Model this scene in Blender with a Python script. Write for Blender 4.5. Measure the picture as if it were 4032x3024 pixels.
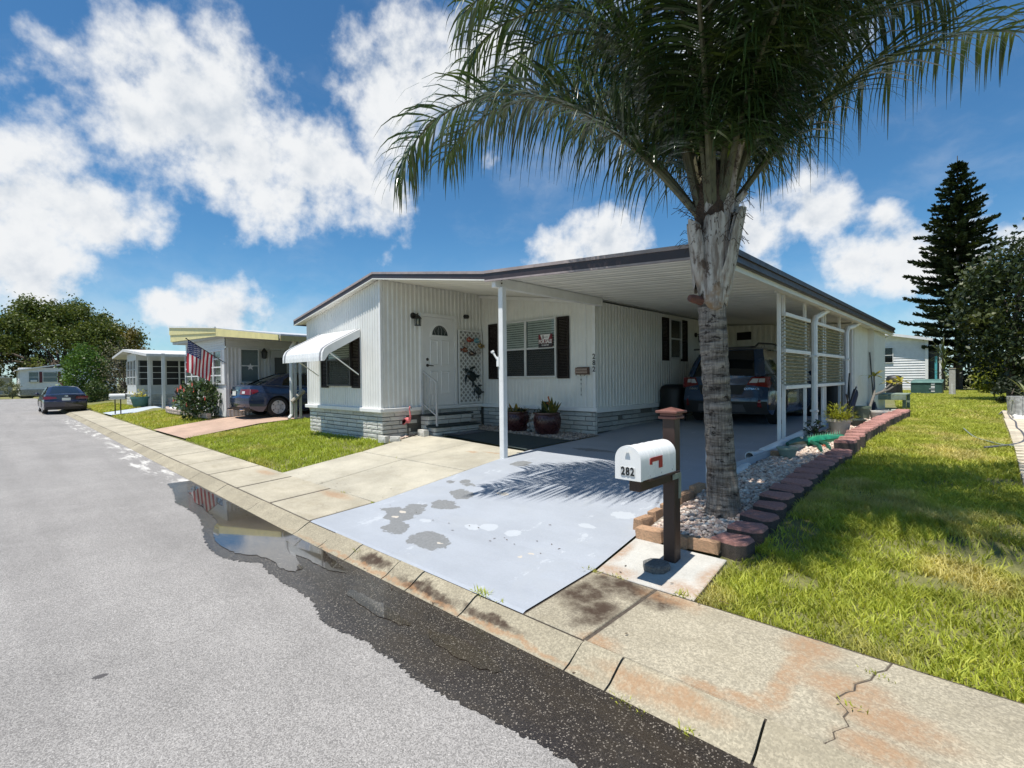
import bpy, math, random
import numpy as np
from mathutils import Vector, Matrix
for o in list(bpy.data.objects): bpy.data.objects.remove(o)
SC=bpy.context.scene
random.seed(7); RNG=np.random.default_rng(11)
R_=math.radians
# ---------------------------------------------------------------- camera
cd=bpy.data.cameras.new('camera'); cam=bpy.data.objects.new('camera',cd); SC.collection.objects.link(cam)
cd.sensor_width=36; cd.lens=17.468; cd.clip_start=.05; cd.clip_end=3000
cam.matrix_world=Matrix(((0.72323,-0.000322,0.690607,0),(0.690538,0.014485,-0.723151,0),(-0.009771,0.999895,0.010698,1.65),(0,0,0,1)))
SC.camera=cam
# ---------------------------------------------------------------- light and exposure
SUN_EL=R_(72)                      # high sun behind the street: shadows run straight from the street to the houses (+y)
sd=bpy.data.lights.new('sun','SUN'); sd.energy=5.0; sd.angle=R_(.53); sd.color=(1,.955,.885)
so=bpy.data.objects.new('sun',sd); SC.collection.objects.link(so)
sdir=Vector((.02,math.cos(SUN_EL),-math.sin(SUN_EL)))
so.rotation_euler=sdir.to_track_quat('-Z','Y').to_euler(); so.location=(0,-20,60)
SC.view_settings.view_transform='Standard'; SC.view_settings.look='None'
SC.view_settings.exposure=0.30; SC.view_settings.gamma=1; SC.view_settings.use_curve_mapping=False
SC.render.engine='CYCLES'
# ---------------------------------------------------------------- sky
SKYS=.05; SKYT=(.86,1.58,1.98)
W=bpy.data.worlds.new('World'); SC.world=W; W.use_nodes=True
nt=W.node_tree; nt.nodes.clear()
def ND(nt,t,**kw):
    n=nt.nodes.new(t)
    for k,v in kw.items():
        if k.startswith('i_'):
            key=k[2:]; key=int(key) if key.isdigit() else key
            if hasattr(v,'is_output'): nt.links.new(v,n.inputs[key])
            else: n.inputs[key].default_value=v
        else: setattr(n,k,v)
    return n
def MA(nt,op,a,b=None,c=None,clamp=False):
    n=nt.nodes.new('ShaderNodeMath'); n.operation=op; n.use_clamp=clamp
    for i,x in enumerate((a,b,c)):
        if x is None: continue
        if hasattr(x,'is_output'): nt.links.new(x,n.inputs[i])
        else: n.inputs[i].default_value=x
    return n.outputs[0]
def VM(nt,op,a,b=None,sc=None):
    n=nt.nodes.new('ShaderNodeVectorMath'); n.operation=op
    for i,x in enumerate((a,b)):
        if x is None: continue
        if hasattr(x,'is_output'): nt.links.new(x,n.inputs[i])
        else: n.inputs[i].default_value=x
    if sc is not None:
        if hasattr(sc,'is_output'): nt.links.new(sc,n.inputs['Scale'])
        else: n.inputs['Scale'].default_value=sc
    return n.outputs['Value'] if op in('LENGTH','DISTANCE','DOT_PRODUCT') else n.outputs[0]
def MIX(nt,f,a,b,mode='MIX'):
    n=nt.nodes.new('ShaderNodeMix'); n.data_type='RGBA'; n.blend_type=mode
    for k,x in ((0,f),(6,a),(7,b)):
        if hasattr(x,'is_output'): nt.links.new(x,n.inputs[k])
        else:
            n.inputs[k].default_value=x if k==0 else (*x[:3],1)
    return n.outputs[2]
def SST(nt,x,lo,hi,a=0.,b=1.):
    n=nt.nodes.new('ShaderNodeMapRange'); n.interpolation_type='SMOOTHSTEP'
    nt.links.new(x,n.inputs[0])
    for i,v in ((1,lo),(2,hi),(3,a),(4,b)): n.inputs[i].default_value=v
    return n.outputs[0]
def NOISE(nt,vec,scale,detail=4,rough=.55,out=0,dist=0.):
    n=nt.nodes.new('ShaderNodeTexNoise'); n.inputs['Scale'].default_value=scale; n.inputs['Detail'].default_value=detail
    n.inputs['Roughness'].default_value=rough; n.inputs['Distortion'].default_value=dist
    if vec is not None: nt.links.new(vec,n.inputs['Vector'])
    return n.outputs[out]
tc=ND(nt,'ShaderNodeTexCoord'); dvec=tc.outputs['Generated']
sky=ND(nt,'ShaderNodeTexSky',sky_type='NISHITA',sun_disc=False,sun_elevation=SUN_EL,sun_rotation=R_(180),altitude=10,air_density=1.,dust_density=.05,ozone_density=1.6)
# cumulus: soft-edged heaps broken up by noise, plus a thin broken layer all round the sky
CL=[(-.859,.165,.485,.041,1),(-.877,.179,.446,.068,1),(-.883,.21,.42,.098,1),(-.908,.156,.388,.056,1),(-.863,.268,.427,.075,.9),(-.872,.312,.378,.072,.9),(-.897,.263,.356,.077,.9),(-.832,.404,.379,.069,.9),(-.811,.463,.358,.048,.8),(-.794,.514,.325,.05,.75),(-.878,.359,.316,.054,.8),(-.859,.416,.3,.04,.7),(-.95,.021,.31,.032,.8),(-.967,.038,.251,.086,1),(-.962,.092,.256,.067,1),(-.955,.151,.254,.052,.8),(-.984,.024,.174,.074,.8),(-.98,.077,.182,.067,.6),(-.741,.468,.481,.071,1),(-.668,.54,.512,.085,.9),(-.607,.581,.542,.06,.7),(-.84,.249,.481,.025,.55),(-.804,.331,.495,.023,.5),(-.973,.194,.125,.038,.8),(-.951,.283,.122,.053,.9),(-.957,.236,.17,.029,.7),(-.982,.141,.128,.023,.5),(-.991,.019,.135,.051,.5),(-.597,.764,.244,.049,.8),(-.517,.818,.252,.069,1),(-.286,.925,.252,.045,1),(-.198,.942,.271,.043,1),(-.283,.941,.185,.038,.7),(-.121,.963,.239,.023,.8),(-.1,.977,.187,.048,1),(-.14,.972,.186,.04,.9),(-.04,.984,.171,.047,.9),(.027,.982,.185,.032,.7),(-.308,.782,.542,.08,.6),(-.218,.836,.504,.06,.55),(-.128,.855,.503,.03,.4),(-.896,.07,.438,.024,.5),(-.891,.047,.452,.015,.45)]
rc=random.Random(3)
for i in range(13):                # same kind of cloud out of view, kept sparser to cut fill light
    a=rc.uniform(-80,175); e=rc.uniform(8,55); h=math.cos(R_(e))
    c0=(h*math.cos(R_(a-90)),h*math.sin(R_(a-90)),math.sin(R_(e)))
    if c0[1]>-.05 and c0[0]<.2: continue
    CL.append((*[round(t,3) for t in c0],rc.uniform(.04,.09),rc.uniform(.7,1)))
warp=VM(nt,'ADD',dvec,VM(nt,'SCALE',VM(nt,'SUBTRACT',NOISE(nt,dvec,8,4,.6,1),(.5,.5,.5)),sc=.075))
def heap(v):
    tot=None
    for x,y,z,r,w in CL:
        d=VM(nt,'DISTANCE',v,(x,y,z)); m=MA(nt,'MULTIPLY_ADD',d,-w/(1.75*r),w)
        tot=m if tot is None else MA(nt,'SMOOTH_MAX',tot,m,.3)
    return tot
base=heap(warp)
def puff(v): return MA(nt,'ADD',MA(nt,'MULTIPLY',MA(nt,'SUBTRACT',NOISE(nt,v,11,9,.58),.5),1.9),MA(nt,'MULTIPLY',MA(nt,'SUBTRACT',NOISE(nt,v,34,5,.55),.5),.5))
fb=puff(dvec); fb2=puff(VM(nt,'ADD',dvec,(.0,-.01,.03)))
den=MA(nt,'ADD',base,fb)
cov=SST(nt,den,.08,.72)
sep=ND(nt,'ShaderNodeSeparateXYZ',i_0=dvec)
wisp=SST(nt,NOISE(nt,VM(nt,'MULTIPLY',warp,(1,1,2.2)),2.6,8,.6),.5,.9,0,.42)
low=SST(nt,sep.outputs[2],.0,.28,.6,0)      # thin milky layer near the horizon
cov=MA(nt,'MAXIMUM',cov,MA(nt,'MAXIMUM',wisp,MA(nt,'MULTIPLY',low,SST(nt,NOISE(nt,VM(nt,'MULTIPLY',warp,(1,1,2)),5,5,.6),.25,.75))))
relief=MA(nt,'MULTIPLY',MA(nt,'SUBTRACT',fb,fb2),.75)
thick=SST(nt,den,.45,1.5)
shade=MA(nt,'ADD',MA(nt,'MULTIPLY_ADD',thick,-.46,1.05),relief)
ccol=MIX(nt,SST(nt,shade,.45,1.12),(7.6,8.9,10.6),(14.4,14.7,15.))
skc=MIX(nt,1,sky.outputs[0],SKYT,'MULTIPLY')
col=MIX(nt,cov,skc,ccol)
bg=ND(nt,'ShaderNodeBackground',i_0=col,i_1=SKYS)
wo=ND(nt,'ShaderNodeOutputWorld',i_0=bg.outputs[0])
W.cycles.sampling_method='MANUAL'; W.cycles.sample_map_resolution=512
# ---------------------------------------------------------------- mesh helpers
KN=[(-400,0),(2.25,0),(2.42,.10),(3.25,.15),(5.4,.42),(6.5,.48),(8.2,.51),(9.5,.60),(12,.64),(45,.55),(600,.5)]
KX=[k[0] for k in KN]; KZ=[k[1] for k in KN]
def G(v): return float(np.interp(v,KX,KZ))
class MB:
    def __init__(s): s.v=[]; s.f=[]; s.m=[]
    def add(s,vs,fs,mi=0):
        b=len(s.v); s.v+= [tuple(map(float,p)) for p in vs]; s.f+=[tuple(i+b for i in f) for f in fs]; s.m+=[mi]*len(fs); return s
    def box(s,x0,x1,y0,y1,z0,z1,mi=0):
        return s.add([(x0,y0,z0),(x1,y0,z0),(x1,y1,z0),(x0,y1,z0),(x0,y0,z1),(x1,y0,z1),(x1,y1,z1),(x0,y1,z1)],
            [(3,2,1,0),(4,5,6,7),(0,1,5,4),(1,2,6,5),(2,3,7,6),(3,0,4,7)],mi)
    def bbox(s,x0,x1,y0,y1,z0,z1,b=.006,mi=0):      # box with chamfered edges
        x=(x0,x0+b,x1-b,x1); y=(y0,y0+b,y1-b,y1); z=(z0,z0+b,z1-b,z1)
        V=[(x[0],y[1],z[1]),(x[0],y[2],z[1]),(x[0],y[2],z[2]),(x[0],y[1],z[2]),(x[3],y[1],z[1]),(x[3],y[2],z[1]),(x[3],y[2],z[2]),(x[3],y[1],z[2]),
           (x[1],y[0],z[1]),(x[2],y[0],z[1]),(x[2],y[0],z[2]),(x[1],y[0],z[2]),(x[1],y[3],z[1]),(x[2],y[3],z[1]),(x[2],y[3],z[2]),(x[1],y[3],z[2]),
           (x[1],y[1],z[0]),(x[2],y[1],z[0]),(x[2],y[2],z[0]),(x[1],y[2],z[0]),(x[1],y[1],z[3]),(x[2],y[1],z[3]),(x[2],y[2],z[3]),(x[1],y[2],z[3])]
        F=[(0,3,2,1),(4,5,6,7),(8,9,10,11),(12,15,14,13),(16,19,18,17),(20,21,22,23),
           (0,8,11,3),(9,4,7,10),(5,13,14,6),(12,1,2,15),(8,16,17,9),(4,17,18,5),(13,18,19,12),(1,19,16,0),(11,10,21,20),(7,6,22,21),(14,15,23,22),(2,3,20,23),
           (0,16,8),(9,17,4),(5,18,13),(12,19,1),(3,11,20),(10,7,21),(6,14,22),(15,2,23)]
        return s.add(V,F,mi)
    def bar(s,p0,p1,w,h,up=(0,0,1),mi=0):
        p0=Vector(p0);p1=Vector(p1); d=(p1-p0).normalized(); up=Vector(up)
        if abs(d.dot(up))>.98: up=Vector((1,0,0))
        a=d.cross(up).normalized()*(w/2); b=a.cross(d).normalized()*(h/2)
        V=[p0-a-b,p0+a-b,p0+a+b,p0-a+b,p1-a-b,p1+a-b,p1+a+b,p1-a+b]
        return s.add(V,[(0,1,2,3),(7,6,5,4),(0,4,5,1),(1,5,6,2),(2,6,7,3),(3,7,4,0)],mi)
    def tube(s,pts,r,n=8,cap=True,mi=0):
        pts=[Vector(p) for p in pts]; k=len(pts); rs=r if hasattr(r,'__len__') else [r]*k
        V=[];F=[]; ref=None
        for i,p in enumerate(pts):
            d=(pts[min(i+1,k-1)]-pts[max(i-1,0)]); d=d.normalized() if d.length>1e-9 else Vector((0,0,1))
            if ref is None: ref=Vector((0,0,1)) if abs(d.z)<.9 else Vector((1,0,0))
            a=(ref-d*ref.dot(d)).normalized(); b=d.cross(a); ref=a
            for j in range(n):
                t=2*math.pi*j/n; V.append(p+(a*math.cos(t)+b*math.sin(t))*rs[i])
        for i in range(k-1):
            for j in range(n): F.append((i*n+j,i*n+(j+1)%n,(i+1)*n+(j+1)%n,(i+1)*n+j))
        if cap: F.append(tuple(range(n-1,-1,-1))); F.append(tuple((k-1)*n+j for j in range(n)))
        return s.add(V,F,mi)
    def lathe(s,c,prof,n=20,mi=0,ax=None,cap=True):
        c=Vector(c); ax=Vector(ax or (0,0,1)).normalized(); t=Vector((1,0,0)) if abs(ax.x)<.9 else Vector((0,1,0))
        a=(t-ax*t.dot(ax)).normalized(); b=ax.cross(a); V=[];F=[]; k=len(prof)
        for r,z in prof:
            for j in range(n): th=2*math.pi*j/n; V.append(c+ax*z+(a*math.cos(th)+b*math.sin(th))*r)
        for i in range(k-1):
            for j in range(n): F.append((i*n+j,i*n+(j+1)%n,(i+1)*n+(j+1)%n,(i+1)*n+j))
        if cap: F.append(tuple(range(n-1,-1,-1))); F.append(tuple((k-1)*n+j for j in range(n)))
        return s.add(V,F,mi)
    def prism(s,poly,z0,z1,mi=0):          # xy outline, extruded in z (z0/z1 numbers or functions of x,y)
        n=len(poly); f0=z0 if callable(z0) else (lambda x,y:z0); f1=z1 if callable(z1) else (lambda x,y:z1)
        V=[(x,y,f0(x,y)) for x,y in poly]+[(x,y,f1(x,y)) for x,y in poly]
        return s.add(V,[tuple(range(n-1,-1,-1)),tuple(range(n,2*n))]+[(i,(i+1)%n,n+(i+1)%n,n+i) for i in range(n)],mi)
    def plate(s,o,eu,ev,poly,th,mi=0):      # outline in a plane (origin o, axes eu, ev), thickness along eu x ev
        o=Vector(o);eu=Vector(eu);ev=Vector(ev);nn=eu.cross(ev).normalized()*th; n=len(poly)
        V=[o+eu*a+ev*b for a,b in poly]; V=V+[p+nn for p in V]
        return s.add(V,[tuple(range(n-1,-1,-1)),tuple(range(n,2*n))]+[(i,(i+1)%n,n+(i+1)%n,n+i) for i in range(n)],mi)
    def grid(s,fn,nu,nv,mi=0,close=False):
        V=[fn(i/nu,j/nv) for j in range(nv+1) for i in range(nu+1)]
        F=[(j*(nu+1)+i,j*(nu+1)+i+1,(j+1)*(nu+1)+i+1,(j+1)*(nu+1)+i) for j in range(nv) for i in range(nu)]
        return s.add(V,F,mi)
    def ball(s,c,r,n=10,m=7,mi=0,sq=(1,1,1)):
        c=Vector(c)
        return s.lathe0(c,[(math.sin(math.pi*i/m)*r,-math.cos(math.pi*i/m)*r) for i in range(m+1)],n,mi,sq)
    def lathe0(s,c,prof,n,mi,sq):
        V=[];F=[];k=len(prof)
        for r,z in prof:
            for j in range(n): th=2*math.pi*j/n; V.append((c.x+math.cos(th)*max(r,1e-4)*sq[0],c.y+math.sin(th)*max(r,1e-4)*sq[1],c.z+z*sq[2]))
        for i in range(k-1):
            for j in range(n): F.append((i*n+j,i*n+(j+1)%n,(i+1)*n+(j+1)%n,(i+1)*n+j))
        return s.add(V,F,mi)
def wloc(o):
    p=Vector((0,0,0))
    while o is not None: p+=o.location; o=o.parent
    return p
def mesh_of(mb,name,mats,smooth,off):
    me=bpy.data.meshes.new(name); ox,oy,oz=off
    me.from_pydata([(x-ox,y-oy,z-oz) for x,y,z in mb.v],[],mb.f)
    for m in mats: me.materials.append(m)
    if len(mats)>1:
        me.polygons.foreach_set('material_index',mb.m)
    if smooth:
        me.polygons.foreach_set('use_smooth',[True]*len(me.polygons))
        if smooth!=2: me.set_sharp_from_angle(angle=R_(35))
    me.update(); return me
def obj(name,mb,mats,parent=None,smooth=False,local=False,at=None,label=None,cat=None,group=None,kind=None):
    """one mesh object; mb in world coordinates unless local"""
    if not isinstance(mats,(list,tuple)): mats=[mats]
    base=wloc(parent) if parent is not None else Vector((0,0,0))
    loc=Vector(at) if at is not None else (Vector((0,0,0)))
    off=(0,0,0) if local else (base+loc if parent is not None else loc)
    o=bpy.data.objects.new(name,mesh_of(mb,name,mats,smooth,off)); SC.collection.objects.link(o)
    o.location=loc
    if parent is not None: o.parent=parent
    tag(o,label,cat,group,kind); return o
def tag(o,label=None,cat=None,group=None,kind=None):
    if label: o['label']=label
    if cat: o['category']=cat
    if group: o['group']=group
    if kind: o['kind']=kind
    return o
def thing(name,label,cat,loc,rz=0,group=None,kind=None):
    o=bpy.data.objects.new(name,None); o.empty_display_size=.1; SC.collection.objects.link(o)
    o.location=loc; o.rotation_euler=(0,0,rz); return tag(o,label,cat,group,kind)
def inst(name,me,parent,loc,scale=(1,1,1),rot=(0,0,0)):    # a piece sharing mesh data; loc in world coordinates of an unrotated parent
    o=bpy.data.objects.new(name,me); SC.collection.objects.link(o)
    o.location=Vector(loc)-(wloc(parent) if parent is not None else Vector((0,0,0))); o.scale=scale; o.rotation_euler=rot
    if parent is not None: o.parent=parent
    return o
def copy_tree(o,parent=None):
    c=o.copy(); SC.collection.objects.link(c); c.parent=parent
    for ch in list(o.children): copy_tree(ch,c)
    return c
def text_mb(body,size,ext=.002,bold=0.):
    cu=bpy.data.curves.new('t','FONT'); cu.body=body; cu.size=size; cu.extrude=ext; cu.offset=bold; cu.align_x='CENTER'; cu.align_y='CENTER'; cu.resolution_u=3
    ob=bpy.data.objects.new('t',cu); SC.collection.objects.link(ob); dg=bpy.context.evaluated_depsgraph_get(); dg.update()
    me=bpy.data.meshes.new_from_object(ob.evaluated_get(dg)); mb=MB(); mb.v=[tuple(v.co) for v in me.vertices]; mb.f=[tuple(p.vertices) for p in me.polygons]; mb.m=[0]*len(mb.f)
    bpy.data.objects.remove(ob); bpy.data.curves.remove(cu); bpy.data.meshes.remove(me); return mb
def xf(mb,o,ex,ey,ez=None,sx=1.,sy=1.):     # map local x,y,z to axes ex,ey,ez at o
    o=Vector(o);ex=Vector(ex);ey=Vector(ey);ez=Vector(ez) if ez else ex.cross(ey)
    mb.v=[tuple(o+ex*(x*sx)+ey*(y*sy)+ez*z) for x,y,z in mb.v]; return mb
def npmesh(name,V,F,mat,parent=None,smooth=False,at=(0,0,0)):   # big meshes from numpy arrays (F: n x 3 or n x 4)
    me=bpy.data.meshes.new(name); V=np.asarray(V,np.float32)-np.asarray(at,np.float32); F=np.asarray(F,np.int32); k=F.shape[1]
    me.vertices.add(len(V)); me.vertices.foreach_set('co',V.ravel()); me.loops.add(F.size); me.loops.foreach_set('vertex_index',F.ravel())
    me.polygons.add(len(F)); me.polygons.foreach_set('loop_start',np.arange(0,F.size,k,dtype=np.int32))
    if smooth: me.polygons.foreach_set('use_smooth',np.ones(len(F),bool))
    me.update(calc_edges=True); me.validate(); me.materials.append(mat)
    o=bpy.data.objects.new(name,me); SC.collection.objects.link(o); o.location=at
    if parent is not None: o.parent=parent; o.location=Vector(at)-wloc(parent)
    return o
# ---------------------------------------------------------------- materials
MT={}
def newmat(name):
    m=bpy.data.materials.new(name); m.use_nodes=True; n=m.node_tree; n.nodes.clear()
    out=ND(n,'ShaderNodeOutputMaterial'); b=ND(n,'ShaderNodeBsdfPrincipled'); n.links.new(b.outputs[0],out.inputs[0])
    return m,n,b,out
def pbr(name,col,rough=.6,var=.12,scale=12,bump=0.,bscale=60,metal=0.,coat=0.,spec=.5,grime=0.,gcol=(.09,.08,.065),gscale=2.2,transl=0.,objvar=0.,detail=5):
    if name in MT: return MT[name]
    m,n,b,out=newmat(name); t=ND(n,'ShaderNodeTexCoord').outputs['Object']
    c=(*col,1)
    nz=NOISE(n,t,scale,detail,.6); f=SST(n,nz,.28,.72,1-var,1+var)
    cc=VM(n,'SCALE',col,sc=f)
    if objvar:
        oi=ND(n,'ShaderNodeObjectInfo'); cc=VM(n,'SCALE',cc,sc=MA(n,'MULTIPLY_ADD',oi.outputs['Random'],2*objvar,1-objvar))
    if grime:
        gf=MA(n,'MULTIPLY',SST(n,NOISE(n,t,gscale,7,.68),.48,.78),grime); cc=MIX(n,gf,cc,gcol)
    n.links.new(cc,b.inputs['Base Color']); b.inputs['Roughness'].default_value=rough; b.inputs['Metallic'].default_value=metal
    b.inputs['Specular IOR Level'].default_value=spec; b.inputs['Coat Weight'].default_value=coat; b.inputs['Coat Roughness'].default_value=.05
    if var>.01:
        n.links.new(SST(n,nz,.3,.7,max(.02,rough-.08),min(1,rough+.08)),b.inputs['Roughness'])
    if bump:
        bp=ND(n,'ShaderNodeBump',i_0=1.0,i_1=bump,i_Height=NOISE(n,t,bscale,5,.65)); n.links.new(bp.outputs[0],b.inputs['Normal'])
    if transl:
        tr=ND(n,'ShaderNodeBsdfTranslucent'); n.links.new(cc,tr.inputs[0]); mx=ND(n,'ShaderNodeMixShader',i_0=transl)
        n.links.new(b.outputs[0],mx.inputs[1]); n.links.new(tr.outputs[0],mx.inputs[2]); n.links.new(mx.outputs[0],out.inputs[0])
    MT[name]=m; return m
def leafmat(name,c1,c2,c3=None,rough=.5,transl=.3,scale=1.2,spec=.4):
    if name in MT: return MT[name]
    m,n,b,out=newmat(name); t=ND(n,'ShaderNodeTexCoord').outputs['Object']
    g=ND(n,'ShaderNodeNewGeometry'); r=g.outputs['Random Per Island']
    cc=MIX(n,r,c1,c2); nz=NOISE(n,t,scale,4,.6); 
    if c3: cc=MIX(n,SST(n,nz,.5,.68),cc,c3)
    cc=VM(n,'SCALE',cc,sc=SST(n,NOISE(n,t,scale*3.1,3,.5),.3,.7,.8,1.2))
    n.links.new(cc,b.inputs['Base Color']); b.inputs['Roughness'].default_value=rough; b.inputs['Specular IOR Level'].default_value=spec
    tr=ND(n,'ShaderNodeBsdfTranslucent'); n.links.new(VM(n,'MULTIPLY',cc,(1.25,1.2,.55)),tr.inputs[0]); mx=ND(n,'ShaderNodeMixShader',i_0=transl)
    n.links.new(b.outputs[0],mx.inputs[1]); n.links.new(tr.outputs[0],mx.inputs[2]); n.links.new(mx.outputs[0],out.inputs[0])
    MT[name]=m; return m
def glass(name,col=(.02,.025,.03),rough=.03):      # dark window pane seen from outside: reflective, part see-through
    if name in MT: return MT[name]
    m,n,b,out=newmat(name); b.inputs['Base Color'].default_value=(*col,1); b.inputs['Roughness'].default_value=rough
    tr=ND(n,'ShaderNodeBsdfTransparent'); gl=ND(n,'ShaderNodeBsdfGlossy',i_1=rough); lw=ND(n,'ShaderNodeLayerWeight',i_0=.5); fr=MA(n,'MULTIPLY_ADD',MA(n,'POWER',lw.outputs['Facing'],4.),.75,.03)
    mx=ND(n,'ShaderNodeMixShader',i_0=fr); n.links.new(tr.outputs[0],mx.inputs[1]); n.links.new(gl.outputs[0],mx.inputs[2]); tr.inputs[0].default_value=(.8,.84,.84,1)
    n.links.new(mx.outputs[0],out.inputs[0]); n.nodes.remove(b); MT[name]=m; return m
def blobs(n,vec,lst,dist=.12,dscale=9,soft=(-.15,.15)):   # union of noisy-edged ellipses (x,y,rx,ry) in a ground material
    wv=VM(n,'ADD',vec,VM(n,'SCALE',VM(n,'SUBTRACT',NOISE(n,vec,dscale,5,.65,1),(.5,.5,.5)),sc=dist)); tot=None
    for x,y,rx,ry in lst:
        d=VM(n,'LENGTH',VM(n,'MULTIPLY',VM(n,'SUBTRACT',wv,(x,y,0)),(1/rx,1/ry,0))); e=MA(n,'SUBTRACT',1,d)
        tot=e if tot is None else MA(n,'MAXIMUM',tot,e)
    return SST(n,tot,*soft)
WHITE=pbr('white_paint',(.74,.745,.73),.45,.04,6,grime=.06,gscale=1.5)
# ================================================================ ground, road, pavements
def KV(u): return max(0.,-(u+5.4))*.0155
def mat_asphalt(name,wet=0):
    m,n,b,out=newmat(name); t=ND(n,'ShaderNodeTexCoord').outputs['Object']
    vo=ND(n,'ShaderNodeTexVoronoi',i_Vector=t,i_Scale=175.); sp=ND(n,'ShaderNodeSeparateColor',i_0=vo.outputs['Color'])
    stone=MA(n,'ADD',SST(n,sp.outputs[0],.0,1.,.62,1.22),SST(n,sp.outputs[1],.86,.93,0,.32))
    big=SST(n,NOISE(n,t,.45,5,.6),.3,.72,.9,1.08); med=SST(n,NOISE(n,t,3.1,6,.65),.3,.7,.95,1.05)
    fine=SST(n,NOISE(n,t,230,3,.7),.3,.7,.82,1.16)
    k=MA(n,'MULTIPLY',MA(n,'MULTIPLY',stone,fine),MA(n,'MULTIPLY',big,med))
    if not wet:
        lane=SST(n,NOISE(n,VM(n,'MULTIPLY',t,(.12,1.5,1)),1.3,4,.6),.42,.66,1.04,.93)
        k=MA(n,'MULTIPLY',k,lane)
        spots=blobs(n,t,[(-2.35,.42,.014,.03),(-3.6,.4,.018,.035),(-2.45,.46,.01,.02)],.07,22)
        c=MIX(n,spots,VM(n,'SCALE',(.275,.262,.248),sc=k),(.075,.07,.07))
        # pale concrete grout smeared along the kerb far down the street
        sm=MA(n,'MULTIPLY',SST(n,NOISE(n,VM(n,'MULTIPLY',t,(.5,2.2,1)),2.4,6,.7),.5,.62),blobs(n,t,[(-13,2.2,5.5,.4),(-24,2.35,8,.4)],.3,3,(0,.4)))
        c=MIX(n,MA(n,'MULTIPLY',sm,.9),c,(.62,.6,.56)); b.inputs['Roughness'].default_value=.85; st=.35
    else:
        sed=SST(n,NOISE(n,VM(n,'MULTIPLY',t,(1,2.4,1)),2.3,5,.65),.38,.66)
        peb=MIX(n,SST(n,sp.outputs[1],.90,.97),(.028,.023,.019),(.17,.15,.125))
        c=MIX(n,MA(n,'MULTIPLY',sed,.35),VM(n,'SCALE',peb,sc=MA(n,'MULTIPLY',stone,1.15)),(.055,.042,.026))
        st=.12 if wet==1 else .0
        n.links.new(SST(n,NOISE(n,t,2.1,4,.6),.42,.6,.06,.24 if wet==1 else .09),b.inputs['Roughness'])
        b.inputs['Coat Weight'].default_value=.35 if wet==1 else 1.; b.inputs['Coat Roughness'].default_value=.1 if wet==1 else .012; b.inputs['Coat IOR'].default_value=1.4
    n.links.new(c,b.inputs['Base Color'])
    if st:
        h=MA(n,'ADD',MA(n,'MULTIPLY',vo.outputs['Distance'],-1.2),NOISE(n,t,160,3,.7)); bp=ND(n,'ShaderNodeBump',i_0=st,i_1=.006,i_Height=h); n.links.new(bp.outputs[0],b.inputs['Normal'])
    return m
def mat_concrete(name,base,stain=.5,rust=None,speck=.25,dark=None,scale=1.):
    m,n,b,out=newmat(name); t=ND(n,'ShaderNodeTexCoord').outputs['Object']
    f=SST(n,NOISE(n,t,1.1*scale,7,.66),.3,.7,.8,1.12); g=SST(n,NOISE(n,t,55,4,.7),.3,.72,1-speck*.5,1+speck*.4)
    vo=ND(n,'ShaderNodeTexVoronoi',i_Vector=t,i_Scale=115.); sp=ND(n,'ShaderNodeSeparateColor',i_0=vo.outputs['Color'])
    c=VM(n,'SCALE',base,sc=MA(n,'MULTIPLY',MA(n,'MULTIPLY',f,g),SST(n,sp.outputs[0],.2,.95,1-speck*.5,1+speck*.35)))
    c=MIX(n,MA(n,'MULTIPLY',SST(n,NOISE(n,VM(n,'MULTIPLY',t,(1,1.6,1)),2.6,8,.72),.46,.72),stain),c,(.27,.235,.165))
    if dark: c=MIX(n,MA(n,'MULTIPLY',blobs(n,t,dark,.22,6,(-.3,.5)),SST(n,NOISE(n,t,9,6,.7),.3,.62,.5,1.)),c,(.055,.036,.024))
    if rust: c=MIX(n,MA(n,'MULTIPLY',blobs(n,t,rust,.14,7,(-.6,.7)),SST(n,NOISE(n,t,30,5,.7),.3,.6,.25,.66)),c,(.34,.19,.095))
    n.links.new(c,b.inputs['Base Color']); b.inputs['Roughness'].default_value=.82; b.inputs['Specular IOR Level'].default_value=.3
    bp=ND(n,'ShaderNodeBump',i_0=.45,i_1=.004,i_Height=MA(n,'ADD',NOISE(n,t,90,5,.7),MA(n,'MULTIPLY',vo.outputs['Distance'],-.6))); n.links.new(bp.outputs[0],b.inputs['Normal'])
    return m
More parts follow.
